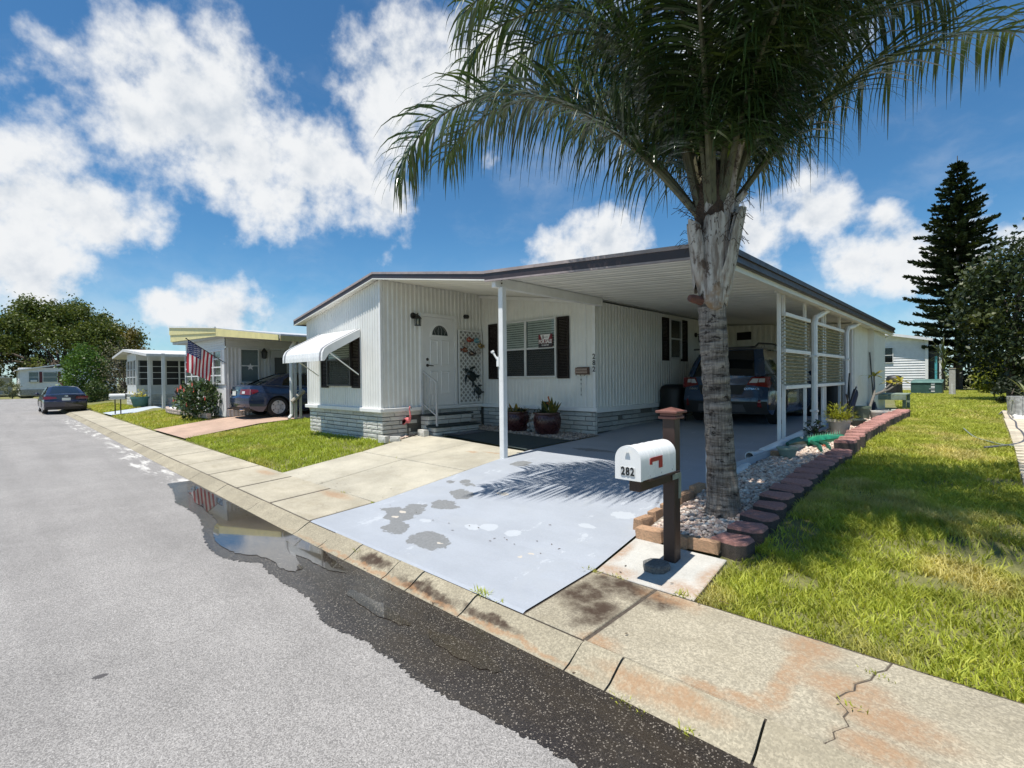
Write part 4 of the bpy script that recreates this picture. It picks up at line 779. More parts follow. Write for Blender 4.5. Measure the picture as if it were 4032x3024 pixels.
def turtle(v,z,s,ang,lab):
    t=thing('turtle_ornament',lab,'wall ornament',(HX+.06,v,z),group='turtle ornaments on the lattice')
    ca,sa=math.cos(ang),math.sin(ang)
    def q(a,b,h=0): return (HX+.055+h,v+(a*ca-b*sa)*s,z+(a*sa+b*ca)*s)
    def plate(name,pts,h): 
        mb=MB(); n=len(pts); c0=(sum(p[0] for p in pts)/n,sum(p[1] for p in pts)/n); mb.add([q(*p) for p in pts]+[q(c0[0]+(p[0]-c0[0])*.75,c0[1]+(p[1]-c0[1])*.75,h) for p in pts],[(i,(i+1)%n,n+(i+1)%n,n+i) for i in range(n)]+[tuple(range(n,2*n)),tuple(range(n-1,-1,-1))]); return obj(name,mb,TUR,t,smooth=1)
    plate('shell',[(.26*math.cos(k*.524)*(1 if math.cos(k*.524)>0 else 1.15),.2*math.sin(k*.524)) for k in range(12)],.05*s*2)
    plate('head',[(.28,.05),(.36,.07),(.43,.05),(.45,0),(.43,-.05),(.36,-.07),(.28,-.05)],.05*s)
    for sg in (1,-1):
        plate('flipper',[(.2,.12*sg),(.26,.17*sg),(.2,.32*sg),(.06,.44*sg),(.02,.42*sg),(.1,.28*sg)][::sg],.025*s); plate('rear_flipper',[(-.22,.1*sg),(-.18,.16*sg),(-.3,.3*sg),(-.38,.3*sg),(-.32,.15*sg)][::sg],.025*s)
turtle(7.83,1.73,.58,math.radians(140),'large dark sea turtle ornament on the lattice below the fish')
turtle(8.05,1.37,.42,math.radians(130),'small dark sea turtle ornament at the foot of the lattice')
HX-=.04
# for-sale sign in the window
sg=thing('sale_sign','red and white FOR SALE sign propped in the right window pane','sign',(-6.8,8.16,2.31))
RED=pbr('sign_red',(.17,.012,.02),.5,.06,6); SW=pbr('sign_white',(.72,.7,.68),.5,.03); SB=pbr('sign_black',(.03,.02,.025),.5,.03)
def PL(name,pts,y,m,th=.004): mb=MB(); mb.plate((-6.8,y,2.45),(1,0,0),(0,0,1),pts,th); return obj(name,mb,m,sg)
pn=PL('panel',[(-.19,-.14),(.19,-.14),(.19,.14),(-.19,.14)],8.163,RED)
PL('dark_band',[(-.189,-.139),(.189,-.139),(.189,-.055),(-.189,-.055)],8.1588,SB,.002); PL('logo_field',[(-.09,.03),(.09,.03),(.14,.138),(-.14,.138)],8.1588,SW,.002)
PL('logo_mark',[(-.072,.045),(-.045,.045),(-.045,.12),(-.072,.12)],8.1565,SB,.002)
obj('lettering',xf(text_mb('FOR SALE',.098,.001,.004),(-6.8,8.157,2.445-.012),X1,(0,0,1),sx=.86,sy=1.1),SW,sg)
obj('phone_number',xf(text_mb('727-688-7087',.036,.001,.001),(-6.8,8.156,2.358),X1,(0,0,1)),SW,sg)
obj('agency_name',xf(text_mb('security',.034,.001,0),(-6.785,8.156,2.53),X1,(0,0,1)),SB,sg)
# key rack and wind chime
WOOD=pbr('brown_rack_wood',(.15,.085,.06),.6,.3,30)
kr=thing('letter_rack','brown wooden letter rack with hooks on the panel wall','rack',(-5.86,8.2,1.72))
mb=MB(); mb.box(-6.01,-5.72,8.205,8.232,1.72,1.87); obj('back_board',mb,WOOD,kr)
for z in (1.745,1.80): mb=MB(); mb.box(-6.01,-5.72,8.13,8.145,z,z+.04); obj('front_slat',mb,pbr('pale_rack_wood',(.33,.24,.19),.6,.2,30),kr)
mb=MB(); mb.box(-6.01,-5.995,8.145,8.205,1.72,1.86); mb.box(-5.735,-5.72,8.145,8.205,1.72,1.86); mb.box(-5.995,-5.735,8.145,8.205,1.72,1.735); obj('box',mb,WOOD,kr)
for u in (-5.97,-5.865,-5.76): mb=MB(); mb.tube([(u,8.14,1.72),(u,8.12,1.70),(u,8.11,1.71)],.006,5); obj('hook',mb,BLK,kr)
ch=thing('wind_chime','thin dark wind chime hanging below the letter rack','wind chime',(-5.87,8.15,1.3)); 
for z0,z1,r in ((1.32,1.70,.003),(1.60,1.635,.012),(1.52,1.55,.01),(1.38,1.46,.007),(1.30,1.33,.009)): mb=MB(); mb.tube([(-5.87,8.15,z0),(-5.87,8.15,z1)],r,6); obj('cord' if r<.004 else 'bead',mb,BLK,ch)
# doormat
mat=thing('doormat','dark grey ribbed doormat at the foot of the brick steps','doormat',(-8.0,7,.5),0)
mb=MB(); mb.bbox(-8.24,-7.78,6.52,7.5,.497,.508,b=.004); obj('mat_base',mb,pbr('dark_mat',(.05,.05,.055),.9,.2,80),mat)
for k in range(8): v=6.66+k*.1; mb=MB(); mb.tube([(-8.16,v,.512),(-8.0,v+.02,.512),(-7.86,v,.512)],.009,5); obj('rib',mb,pbr('mat_rib',(.14,.14,.145),.8),mat)
# planters
def leafstrip(mb,base,az,l,w,up,droop,n=5,mi=0,twist=0.):
    b=Vector(base); d=Vector((math.cos(az)*math.cos(up),math.sin(az)*math.cos(up),math.sin(up))); sd_=Vector((-math.sin(az),math.cos(az),0)); V=[];p=b.copy()
    for i in range(n+1):
        t=i/n; ww=w*math.sin(math.pi*min(1,max(.04,t*.92+.08)))**.8*.5; V+=[p-sd_*ww,p+sd_*ww]; p=p+d*(l/n); d=(d+Vector((0,0,-droop/n))).normalized()
    mb.add(V,[(2*i,2*i+1,2*i+3,2*i+2) for i in range(n)],mi)
MAROON=pbr('maroon_glaze',(.06,.018,.018),.3,.15,10,coat=.2,spec=.5)
def planter(loc,s,lab,plants):
    z=G(loc[1])+.012; t=thing('planter',lab,'planter',(loc[0],loc[1],z),group='maroon planters under the window')
    pr=[(.17,0),(.2,.02),(.255,.15),(.275,.28),(.262,.39),(.25,.41),(.275,.425),(.275,.455),(.245,.455),(.235,.40),(.02,.38)]
    mb=MB(); mb.lathe((loc[0],loc[1],z),[(r*s,h*s) for r,h in pr],28); pot=obj('pot',mb,MAROON,t,smooth=1)
    mb=MB()      # woven diamond ribs
    for sgn in (1,-1):
        for k in range(22):
            pts=[]
            for i in range(7):
                f=i/6; h=.03+f*.34; r=np.interp(h,[0,.02,.15,.28,.39],[.17,.2,.255,.275,.262])+.003; a=2*math.pi*k/22+sgn*f*.9; pts.append((loc[0]+r*s*math.cos(a),loc[1]+r*s*math.sin(a),z+h*s))
            mb.tube(pts,.0045*s,3,False)
    obj('weave_relief',mb,MAROON,pot,kind='stuff')
    plants(t,Vector((loc[0],loc[1],z+.39*s)),s)
    return t
CRO=leafmat('croton_leaf',(.06,.09,.015),(.35,.25,.03),(.3,.07,.02),.35,.2,30); DGR=leafmat('dark_plant_leaf',(.015,.03,.012),(.03,.06,.018),None,.45,.15)
BRM=leafmat('bromeliad_leaf',(.05,.075,.02),(.12,.12,.03),(.28,.2,.03),.35,.2,8); FLO=pbr('orange_bloom',(.5,.14,.03),.5)
def plantA(t,c,s):
    r=random.Random(3)
    for k in range(15):
        mb=MB(); a=r.uniform(0,6.28); leafstrip(mb,c+Vector((.06*math.cos(a)+.12,.06*math.sin(a),0)),a,r.uniform(.28,.42),.06,r.uniform(.7,1.35),r.uniform(.1,.6)); obj('leaf',mb,BRM,t,smooth=2)
    for k in range(6): mb=MB(); p=c+Vector((.02+.06*k/6,r.uniform(-.05,.05),.22+.03*k)); mb.ball(p,.02,6,4); obj('flower',mb,FLO,t)
    mb=MB()
    for k in range(150):
        p=c+Vector((-.14+r.gauss(0,.06),r.gauss(0,.07),abs(r.gauss(0,.1)))); leafstrip(mb,p,r.uniform(0,6.28),.06,.025,r.uniform(-.2,1),.3,2)
    for k in range(120):
        p=c+Vector((r.uniform(-.2,.2),r.uniform(-.2,.2),r.uniform(0,.07))); leafstrip(mb,p,r.uniform(0,6.28),.07,.03,r.uniform(-.2,.8),.3,2)
    for k in range(5): mb.tube([c+Vector((-.1+.02*k,0,0)),c+Vector((-.12+.03*k,0,.2)),c+Vector((-.12+.035*k,.0,.28))],[.02,.03,.012],6)
    obj('foliage',mb,DGR,t,kind='stuff')
def plantB(t,c,s):
    r=random.Random(8)
    for k in range(26):
        mb=MB(); a=r.uniform(0,6.28); leafstrip(mb,c+Vector((.12*math.cos(a),.12*math.sin(a),.02)),a,r.uniform(.16,.27),.075,r.uniform(.3,1.2),r.uniform(.3,.9),4); obj('leaf',mb,CRO,t,smooth=2)
    mb=MB()
    for k in range(150): leafstrip(mb,c+Vector((r.uniform(-.2,.2),r.uniform(-.2,.2),r.uniform(0,.1))),r.uniform(0,6.28),.08,.035,r.uniform(-.2,.9),.3,2)
    obj('foliage',mb,DGR,t,kind='stuff')
planter((-6.40,7.72),1.0,'maroon woven-pattern planter with tall bromeliad leaves and orange bloom',plantA); planter((-7.32,7.80),.95,'maroon planter with yellow and red croton leaves behind the post',plantB)
# bear statue
be=thing('bear_statue','small grey stone bear statue sitting beside the right planter','statue',(-6.86,7.86,.525)); STN=pbr('grey_cast_stone',(.33,.31,.28),.9,.25,20,bump=.01,bscale=60,grime=.3)
c=Vector((-6.86,7.86,.525)); mb=MB(); mb.ball(c+Vector((0,0,.13)),.115,14,10,0,(1,.9,1.15)); mb.ball(c+Vector((0,-.02,.30)),.085,14,10,0,(1,.95,.95)); mb.ball(c+Vector((0,-.095,.285)),.035,8,6)
for s in (-1,1): mb.ball(c+Vector((s*.06,0,.37)),.028,8,6); mb.ball(c+Vector((s*.075,-.09,.04)),.05,10,6,0,(.9,1.3,.85)); mb.tube([c+Vector((s*.09,-.02,.2)),c+Vector((s*.11,-.08,.15)),c+Vector((s*.05,-.12,.13))],[.04,.035,.03],7)
obj('body',mb,STN,be,smooth=2)
# flamingo
fm=thing('flamingo_ornament','pink metal flamingo ornament on thin dark legs by the brick skirt','garden ornament',(-8.72,6.0,.46)); PKM=pbr('flamingo_pink',(.62,.16,.17),.4,.2,30)
fx,fy=-8.74,6.0
mb=MB(); mb.ball((fx-.02,fy,.80),.075,12,8,0,(1.25,.6,.85)); mb.tube([(fx+.05,fy,.83),(fx+.085,fy,.90),(fx+.06,fy,.98),(fx+.05,fy,1.06),(fx+.08,fy,1.09)],[.03,.018,.014,.014,.02],8); obj('body',mb,PKM,fm,smooth=2)
mb=MB(); 
for k in range(5): mb.plate((fx-.03-.02*k,fy-.048+.0*k,.80-.012*k),(1,0,0),(0,0,1),[(-.06,-.03),(.03,-.05),(.05,.02),(-.02,.05)],.006)
obj('wing',mb,PKM,fm)
mb=MB(); mb.tube([(fx+.085,fy,1.09),(fx+.115,fy,1.075),(fx+.12,fy,1.045)],[.014,.01,.003],6); obj('beak',mb,BLK,fm)
for s in (-1,1): mb=MB(); mb.tube([(fx-.02+s*.02,fy,.75),(fx-.015+s*.02,fy,.6),(fx-.02+s*.025,fy,.45)],.009,5); obj('leg',mb,BLK,fm)
# loose painted blocks
BB=[mesh_of(brickmesh(s+40,.1,'block'),'block',[BRICKM],0,(0,0,0)) for s in range(2)]
for i,(u,v,a,sc,lab) in enumerate(((-8.62,5.33,.2,(.2,.1,.13),'white painted block at the lawn corner of the skirt, nearest the street'),(-8.50,5.52,.9,(.2,.1,.1),'white painted block with a dark hollow beside the gravel'),(-8.55,6.24,-.1,(.26,.12,.13),'white painted block against the side of the steps'))):
    o=inst('loose_block',BB[i%2],None,(u,v,G(v)+sc[2]/2),sc,(0,0,a)); tag(o,lab,'block','white blocks round the gravel patch')
# ================================================================ mailbox
mbx=thing('mailbox','white kerbside mailbox number 282 on a brown wooden post','mailbox',(-1.80,3.68,.205)); PB=pbr('dark_brown_post',(.042,.022,.016),.5,.2,9,grime=.1,gcol=(.1,.06,.05)); CAPM=pbr('red_brown_cap',(.16,.065,.05),.55,.2,12)
mb=MB(); mb.bbox(-1.845,-1.745,3.64,3.74,.19,1.33,b=.006); obj('post',mb,PB,mbx)
mb=MB(); mb.bbox(-1.87,-1.72,3.615,3.765,1.325,1.345,b=.004); mb.bbox(-1.86,-1.73,3.625,3.755,1.345,1.37,b=.005); mb.bbox(-1.885,-1.705,3.60,3.78,1.37,1.39,b=.004)
mb.add([(-1.87,3.615,1.39),(-1.72,3.615,1.39),(-1.72,3.765,1.39),(-1.87,3.765,1.39),(-1.795,3.69,1.415)],[(0,1,4),(1,2,4),(2,3,4),(3,0,4)]); obj('post_cap',mb,CAPM,mbx)
mb=MB(); mb.bbox(-1.84,-1.75,3.12,3.64,.845,.925,b=.006); mb.bbox(-1.90,-1.69,3.15,3.62,.925,.94,b=.003); obj('arm',mb,PB,mbx)
mb=MB(); mb.box(-1.744,-1.738,3.60,3.74,.86,.90); mb.box(-1.744,-1.739,3.70,3.74,.70,.86)
GALV=pbr('galvanised_bracket',(.30,.33,.30),.5,.2,25,metal=.5); br=obj('corner_bracket',mb,GALV,mbx)
MW=pbr('white_mailbox_metal',(.78,.78,.76),.3,.03,6,grime=.05)
mx=-1.795; z0=.942; hw=.098; hh=.135; y0,y1=3.03,3.56
arcp=[(hw,0)]+[(hw*math.cos(a),hh+hw*math.sin(a)) for a in [math.pi*i/14 for i in range(15)]]+[(-hw,0)]
def tunnel(y0,y1,s,zo=0):
    mb=MB(); n=len(arcp); mb.add([(mx+a*s,y,z0+zo+b_*s) for y in (y0,y1) for a,b_ in arcp],[(i,i+1,n+i+1,n+i) for i in range(n-1)]+[tuple(range(n)),tuple(range(2*n-1,n-1,-1))]+[(n-1,0,n,2*n-1)]); return mb
bd=obj('body',tunnel(y0+.02,y1,1.),MW,mbx,smooth=1)
for k in range(4): obj('ridge',tunnel(y0+.12+.1*k,y0+.14+.1*k,1.008),MW,bd,smooth=1)
dr=obj('box_door',tunnel(y0,y0+.03,1.03,-.002),MW,bd,smooth=1)
mb=MB(); mb.plate((mx-.02,y0-.002,z0+.195),(1,0,0),(0,0,1),[(0,0),(.04,0),(.03,.03),(.01,.03)],.006); mb.v=[(x,y-.01,z) for x,y,z in mb.v]; obj('latch',mb,MW,dr)
obj('number_label',(lambda m:(m.box(mx-.055,mx+.058,y0-.004,y0-.0005,z0+.03,z0+.088),m)[1])(MB()),pbr('number_sticker',(.6,.6,.58),.6),dr)
for i,chh in enumerate('282'): obj('number_'+('two' if chh=='2' else 'eight'),xf(text_mb(chh,.078,.0008,.002),(mx-.034+.036*i,y0-.006,z0+.058),X1,(0,0,1),sx=.8),BLACK,dr)
FR=pbr('red_flag',(.36,.02,.02),.4,.05); mb=MB(); mb.plate((mx+hw+.001,3.17,z0+.115),(0,1,0),(0,0,1),[(-.012,-.015),(.02,-.02),(.02,.0),(.12,.0),(.12,-.055),(.17,-.055),(.17,.03),(.0,.03),(-.012,.02)],.004); obj('signal_flag',mb,FR,bd)
for v in (3.16,3.33,3.5): mb=MB(); mb.lathe((mx+hw,v,z0+.02),[(.006,0),(.006,.003)],8,ax=(1,0,0)); obj('rivet',mb,GREYM,bd)
# stepping stone
so_=thing('stepping_stone','grey octagonal stepping stone lying at the foot of the mailbox','stepping stone',(-1.83,3.47,.18)); OC=pbr('grey_pebble_stone',(.15,.15,.14),.85,.35,60,bump=.012,bscale=80)
mb=MB(); o8=[(-1.83+.105*math.cos(k*math.pi/4+.2),3.50+.105*math.sin(k*math.pi/4+.2)) for k in range(8)]; slab(mb,o8,lambda x,y:.232,.055,.01); obj('stone',mb,OC,so_)
# ================================================================ edging stones round the palm bed
def edger(seed):
    r=random.Random(seed); mb=MB(); nx,ny,nz=4,2,2
    P=lambda x,y,z:(x+r.uniform(-.03,.03),y+r.uniform(-.07,.07),z+r.uniform(-.06,.06))
    mb.bbox(-.5,.5,-.5,.5,-.5,.5,.07); mb.v=[P(*p) for p in mb.v]; return mb
TAN=pbr('tan_edging_stone',(.52,.32,.19),.85,.25,9,bump=.012,bscale=45,objvar=.16,grime=.3,gcol=(.3,.14,.1)); ROSE=pbr('rose_edging_stone',(.50,.25,.21),.85,.22,14,bump=.016,bscale=60,objvar=.12,grime=.25,gcol=(.2,.1,.085)); DRK=pbr('grey_split_edge',(.13,.105,.09),.95,.3,20,bump=.03,bscale=40)
ET=[mesh_of(edger(s),'edging_stone',[TAN],0,(0,0,0)) for s in range(4)]
bo=thing('garden_border','low border of tan stones along the driveway side of the palm bed','edging',(-2.1,4.1,.28))
for u,v,l,a in ((-2.12,3.945,.27,-.02),(-1.87,3.95,.22,.0),(-1.66,3.97,.27,.06),(-2.29,4.14,.22,1.5),(-2.29,4.37,.2,1.65),(-2.27,4.63,.27,1.52),(-2.26,4.93,.28,1.5),(-2.245,5.22,.26,1.52)):
    inst('edging_stone',random.choice(ET),bo,(u,v,G(v)+.045),(l*.93,.085*random.uniform(.9,1.15),.11*random.uniform(.9,1.1)),(0,random.uniform(-.03,.03),a+random.uniform(-.05,.05)))
bo2=thing('garden_border','row of rose coloured retaining stones between the gravel and the lawn','edging',(-1.46,8,.5))
def rose(seed):
    r=random.Random(seed); mb=MB(); P=[(-.5,-.38),(.28,-.5),(.5,-.3),(.5,.3),(.28,.5),(-.5,.38)]; n=6; j=[r.uniform(-.03,.03) for _ in range(12)]
    V=[(x*.97+j[i],y*.97,-.5) for i,(x,y) in enumerate(P)]+[(x+j[i],y,.36) for i,(x,y) in enumerate(P)]+[(x*.93+j[i]*.5,y*.92,.5+j[i+6]) for i,(x,y) in enumerate(P)]
    mb.add(V,[(i,(i+1)%n,n+(i+1)%n,n+i) for i in range(n)],1); mb.add(V,[(n+i,n+(i+1)%n,2*n+(i+1)%n,2*n+i) for i in range(n)]+[tuple(range(2*n,3*n))],0); return mb
RM=[mesh_of(rose(s),'edging_stone',[ROSE,DRK],0,(0,0,0)) for s in range(5)]
v=4.12; r=random.Random(4)
while v<15.6:
    dz=0 if v<8.3 else .09; l=.295
    inst('edging_stone',r.choice(RM),bo2,(-1.47+r.uniform(-.015,.015),v,G(v)+.01+dz*.5),(.27*r.uniform(.94,1.06),l*.93,.16+dz),(r.uniform(-.03,.03),r.uniform(-.05,.05),r.uniform(-.12,.12))); v+=l
# ================================================================ things in the palm bed and carport
PVC=pbr('white_pvc',(.62,.62,.6),.4,.06,8,grime=.2)
pp=thing('drain_pipe','white PVC drain elbow with open mouth at the edge of the gravel','pipe',(-2.3,7.3,.5))
mb=MB(); mb.tube([(-2.34,7.17,.555),(-2.325,7.28,.555),(-2.32,7.5,.56),(-2.31,7.9,.58)],[.052,.05,.05,.05],14,False); mb.lathe((-2.345,7.15,.555),[(.05,0),(.066,0),(.066,.09),(.05,.09)],14,ax=(.1,1,0),cap=False); mb.lathe((-2.34,7.155,.555),[(.049,0),(.047,.3)],14,ax=(.1,1,.02),cap=False); obj('elbow',mb,PVC,pp,smooth=1)
mb=MB(); mb.lathe((-2.335,7.3,.555),[(.001,0),(.048,.0)],14,ax=(.1,1,.02),cap=False); obj('pipe_inside',mb,DARK,pp)
fp=thing('drain_sock','crumpled white drain sock lying on the carport edge behind the palm','pipe',(-2.24,6.6,.47)); mb=MB()
mb.tube([(-2.2,6.12,.47),(-2.21,6.4,.485),(-2.25,6.7,.5),(-2.3,6.98,.515),(-2.34,7.1,.52)],[.06,.075,.065,.05,.03],10); mb.v=[(x+.008*math.sin(y*60),y,z+.006*math.sin(y*83+x*40)) for x,y,z in mb.v]; obj('sock',mb,PVC,fp,smooth=2)
o=inst('loose_brick',ET[1],None,(-2.18,7.62,.545),(.17,.11,.1),(0,0,.3)); tag(o,'single brown brick holding the drain elbow in place','brick')
def pot(name,lab,c,r0,r1,h,mat,rim=.012,group=None):
    t=thing(name,lab,'flower pot',c,group=group); mb=MB(); mb.lathe(c,[(r0,0),(r1*.96,h*.82),(r1+rim,h*.84),(r1+rim,h),(r1-.01,h),(r1-.015,h*.86),(.01,h*.85)],22); obj('pot',mb,mat,t,smooth=1); return t
pot('flower_pot','empty pale green plastic pot on the gravel near the drain elbow',(-2.0,7.62,.50),.085,.125,.16,pbr('pale_green_plastic',(.22,.28,.23),.5,.12,10,grime=.2))
YG=leafmat('yellow_green_frond',(.20,.24,.02),(.36,.36,.03),None,.5,.35); t=pot('flower_pot','beige pot overflowing with feathery yellow green foliage',(-1.83,10.05,.615),.125,.175,.29,pbr('beige_clay',(.42,.39,.34),.7,.1,10))
r=random.Random(2); mb=MB(); c=Vector((-1.83,10.05,.92))
for k in range(900):
    d=Vector((r.gauss(0,1),r.gauss(0,1),abs(r.gauss(0,.8)))).normalized(); p=c+d*r.uniform(.05,.27)+Vector((.0,0,-.02)); leafstrip(mb,p,math.atan2(d.y,d.x)+r.uniform(-.6,.6),.09,.012,r.uniform(-.3,.9),.6,2)
obj('foliage',mb,YG,t,kind='stuff')
t=thing('leafy_shrub','small dark shrub with pale edged leaves beside the downspout foot','plant',(-2.12,9.75,.61)); mb=MB(); r=random.Random(6); c=Vector((-2.12,9.75,.61))
for k in range(70): a=r.uniform(0,6.28); leafstrip(mb,c+Vector((r.gauss(0,.08),r.gauss(0,.1),r.uniform(.03,.24))),a,.11,.06,r.uniform(-.1,.8),.4,3)
obj('foliage',mb,leafmat('variegated_leaf',(.02,.045,.015),(.04,.08,.02),(.3,.34,.2),.4,.2,25),t,kind='stuff'); mb=MB()
for k in range(5): mb.tube([c,c+Vector((r.gauss(0,.05),r.gauss(0,.06),.2))],.006,5)
obj('stems',mb,WOOD,t)
# alligator garden ornament
al=thing('alligator_ornament','green metal alligator garden ornament sprawled on the gravel','garden ornament',(-1.9,8.8,.56)); GA=pbr('green_enamel',(.012,.19,.095),.35,.35,14,coat=.25); GD=pbr('dark_green_enamel',(.012,.075,.05),.35,.3,14,coat=.2); 
H=Vector((-2.1,8.45,.62)); T=Vector((-1.68,9.45,.66))
mb=MB(); ax=[H+(T-H)*f for f in (.18,.3,.45,.6,.75,.9,1.)]; mb.tube(ax,[.055,.085,.1,.1,.09,.075,.06],10); mb.v=[(x,y,.545+(z-.545)*.9) for x,y,z in mb.v]; bdy=obj('body',mb,GA,al,smooth=1)
mb=MB()
for k in range(15): p=H+(T-H)*(.2+.8*k/15)+Vector((0,0,.085)); mb.add([p+Vector((-.008,-.03,-.02)),p+Vector((.008,-.03,-.02)),p+Vector((0,.03,-.02)),p+Vector((0,0,.03))],[(0,1,3),(1,2,3),(2,0,3)])
obj('back_spikes',mb,GA,bdy)
mb=MB(); mb.tube([H+Vector((.08,.18,.03)),H+Vector((.02,.05,.04)),H+Vector((-.03,-.12,.025)),H+Vector((-.05,-.26,.015))],[.06,.062,.045,.028],8); hd=obj('upper_jaw',mb,GD,al,smooth=1)
mb=MB(); mb.tube([H+Vector((.08,.16,-.04)),H+Vector((.02,.02,-.055)),H+Vector((-.03,-.22,-.075))],[.045,.045,.022],8); obj('lower_jaw',mb,pbr('cream_enamel',(.5,.47,.36),.4),al,smooth=1)
mb=MB()
for k in range(8): p=H+Vector((.045-.01*k,.02-.035*k,-.02)); mb.add([p+Vector((0,-.012,.012)),p+Vector((0,.012,.012)),p+Vector((.012,0,.012)),p+Vector((.006,0,-.025))],[(0,1,3),(1,2,3),(2,0,3)])
obj('teeth',mb,pbr('tooth_white',(.7,.68,.6),.5),hd)
mb=MB(); mb.ball(H+Vector((.06,.06,.09)),.025,8,6); obj('eye',mb,pbr('eye_cream',(.6,.6,.5),.3),hd)
for a,b_,c_ in (((-1.95,8.68,.63),(-1.8,8.5,.6),(-1.70,8.22,.53)),((-1.9,8.85,.64),(-1.74,8.72,.61),(-1.655,8.5,.55)),((-2.1,8.9,.62),(-2.15,8.8,.58),(-2.14,8.66,.55))): mb=MB(); mb.tube([a,b_,c_],[.035,.032,.02],8); obj('leg',mb,GD,al,smooth=1)
mb=MB(); mb.ball((-1.78,8.72,.57),.035,7,5); obj('red_patch',mb,pbr('rust_red',(.3,.06,.02),.6),al)
# pots, folding chair, plumeria, bench, broom at the far end of the bed
pot('flower_pot','dark low pot on the gravel behind the beige pot',(-1.86,11.7,.65),.13,.17,.14,pbr('dark_green_pot',(.05,.065,.055),.5)); pot('flower_pot','green plastic pot beside the folded chair',(-2.05,13.6,.65),.14,.18,.3,pbr('sage_pot',(.13,.17,.12),.5)); pot('flower_pot','small white pot at the end of the rose stones',(-1.78,13.7,.65),.1,.14,.2,pbr('white_pot',(.6,.58,.52),.6))
fc=thing('folding_chair','dark navy folded camp chair leaning beside the pots','chair',(-2.1,12.7,.65)); NV=pbr('navy_canvas',(.018,.022,.045),.8,.2,20)
for p in (((-2.05,12.3,.65),(-2.2,13.1,1.5)),((-2.18,12.35,.65),(-2.05,13.0,1.4)),((-2.1,12.9,.65),(-2.15,12.5,1.25)),((-2.25,13.1,.65),(-2.2,13.15,1.7))): mb=MB(); mb.tube(p,.014,6); obj('leg',mb,BLK,fc)
mb=MB(); mb.grid(lambda a,b_:(-2.15+.08*math.sin(a*3)+.04*b_,12.35+.7*b_+.1*a,.75+.6*b_-.22*a+.05*math.sin(5*a)),8,8); obj('seat_cloth',mb,NV,fc,smooth=2)
mb=MB(); mb.grid(lambda a,b_:(-2.1+.05*b_,12.75+.35*b_+.06*a,1.12+.35*b_-.1*a),4,4); obj('white_tag',mb,pbr('white_cloth',(.55,.55,.58),.8),fc,smooth=2)
pl=thing('plumeria_plant','leaning bare-stemmed plant with rosettes of yellow leaves by the shed wall','plant',(-1.95,14.2,.64)); mb=MB(); B=Vector((-1.98,14.1,.64)); tips=[Vector((-2.12,15.9,1.62)),Vector((-1.85,16.6,1.42)),Vector((-1.7,17.2,1.46))]
mb.tube([B,B+Vector((0,.2,.3)),B+Vector((0,.8,.55))],[.035,.03,.028],7)
for tp in tips: mb.tube([B+Vector((0,.75,.53)),(B+Vector((0,.8,.55))+tp)/2+Vector((0,0,-.06)),tp],[.026,.022,.018],7)
obj('stem',mb,pbr('grey_plant_stem',(.16,.145,.12),.8),pl,smooth=1); r=random.Random(9); YL=leafmat('yellow_leaf',(.24,.22,.03),(.42,.34,.05),(.2,.26,.05),.45,.3,9)
for tp in tips:
    for k in range(11): mb=MB(); leafstrip(mb,tp,k*.571+r.uniform(-.2,.2),r.uniform(.26,.4),.075,r.uniform(.1,.8),r.uniform(.5,1.1)); obj('leaf',mb,YL,pl,smooth=2)
bn=thing('garden_bench','weathered green slatted bench beside the shed wall','bench',(-2.0,18.9,.62)); GB=pbr('weathered_green_wood',(.20,.25,.2),.8,.2,10,grime=.3)
for k in range(5): v=18.0+.26*k; mb=MB(); mb.bbox(-2.45,-1.65,v,v+.23,1.06,1.10,b=.006); obj('seat_slat',mb,GB,bn)
mb=MB(); mb.bbox(-2.44,-1.66,17.98,18.03,.93,1.055,b=.005); obj('apron',mb,GB,bn)
for u in (-2.4,-1.75):
    for v in (18.1,19.1): mb=MB(); mb.box(u,u+.08,v,v+.08,.6,1.055); obj('leg',mb,GB,bn)
br=thing('timber_edging','pale concrete edging pieces laid across the end of the bed','edging',(-1.9,16.3,.64))
for k,(u0,u1,v) in enumerate(((-2.15,-1.85,16.2),(-1.82,-1.5,16.25),(-2.1,-1.6,15.5))): mb=MB(); mb.bbox(u0,u1,v,v+.12,.62,.75,b=.01); obj('edging_piece',mb,pbr('pale_edging',(.45,.44,.4),.8,.15,10),br)
bo_=thing('broom','dark broom standing against the shed wall','broom',(-2.4,17.2,.64)); mb=MB(); mb.tube([(-2.3,17.15,.9),(-2.4,17.25,2.3)],.014,6); obj('handle',mb,BLK,bo_); mb=MB(); mb.add([(-2.33,17.05,.9),(-2.27,17.05,.9),(-2.27,17.25,.9),(-2.33,17.25,.9),(-2.36,16.98,.63),(-2.22,16.98,.63),(-2.22,17.32,.63),(-2.36,17.32,.63)],[(0,1,2,3),(7,6,5,4),(0,4,5,1),(1,5,6,2),(2,6,7,3),(3,7,4,0)]); obj('bristles',mb,NV,bo_)
def covered(name,lab,c,sx,sy,h,mat,cat):
    t=thing(name,lab,cat,c); n=16; mb=MB(); V=[]; pr=[(1.0,0),(1.02,.1),(.97,.5),(.98,.8),(.9,.93),(.6,1.0),(.05,1.01)]
    for k,(q,z) in enumerate(pr):
        for j in range(n): a=2*math.pi*j/n; cx=math.copysign(abs(math.cos(a))**.45,math.cos(a)); cy=math.copysign(abs(math.sin(a))**.45,math.sin(a)); w=1+.04*math.sin(5*a+k); V.append((c[0]+sx*q*cx*w,c[1]+sy*q*cy*w,c[2]+h*z))
    mb.add(V,[(i*n+j,i*n+(j+1)%n,(i+1)*n+(j+1)%n,(i+1)*n+j) for i in range(len(pr)-1) for j in range(n)]); obj('cover',mb,mat,t,smooth=2); return t
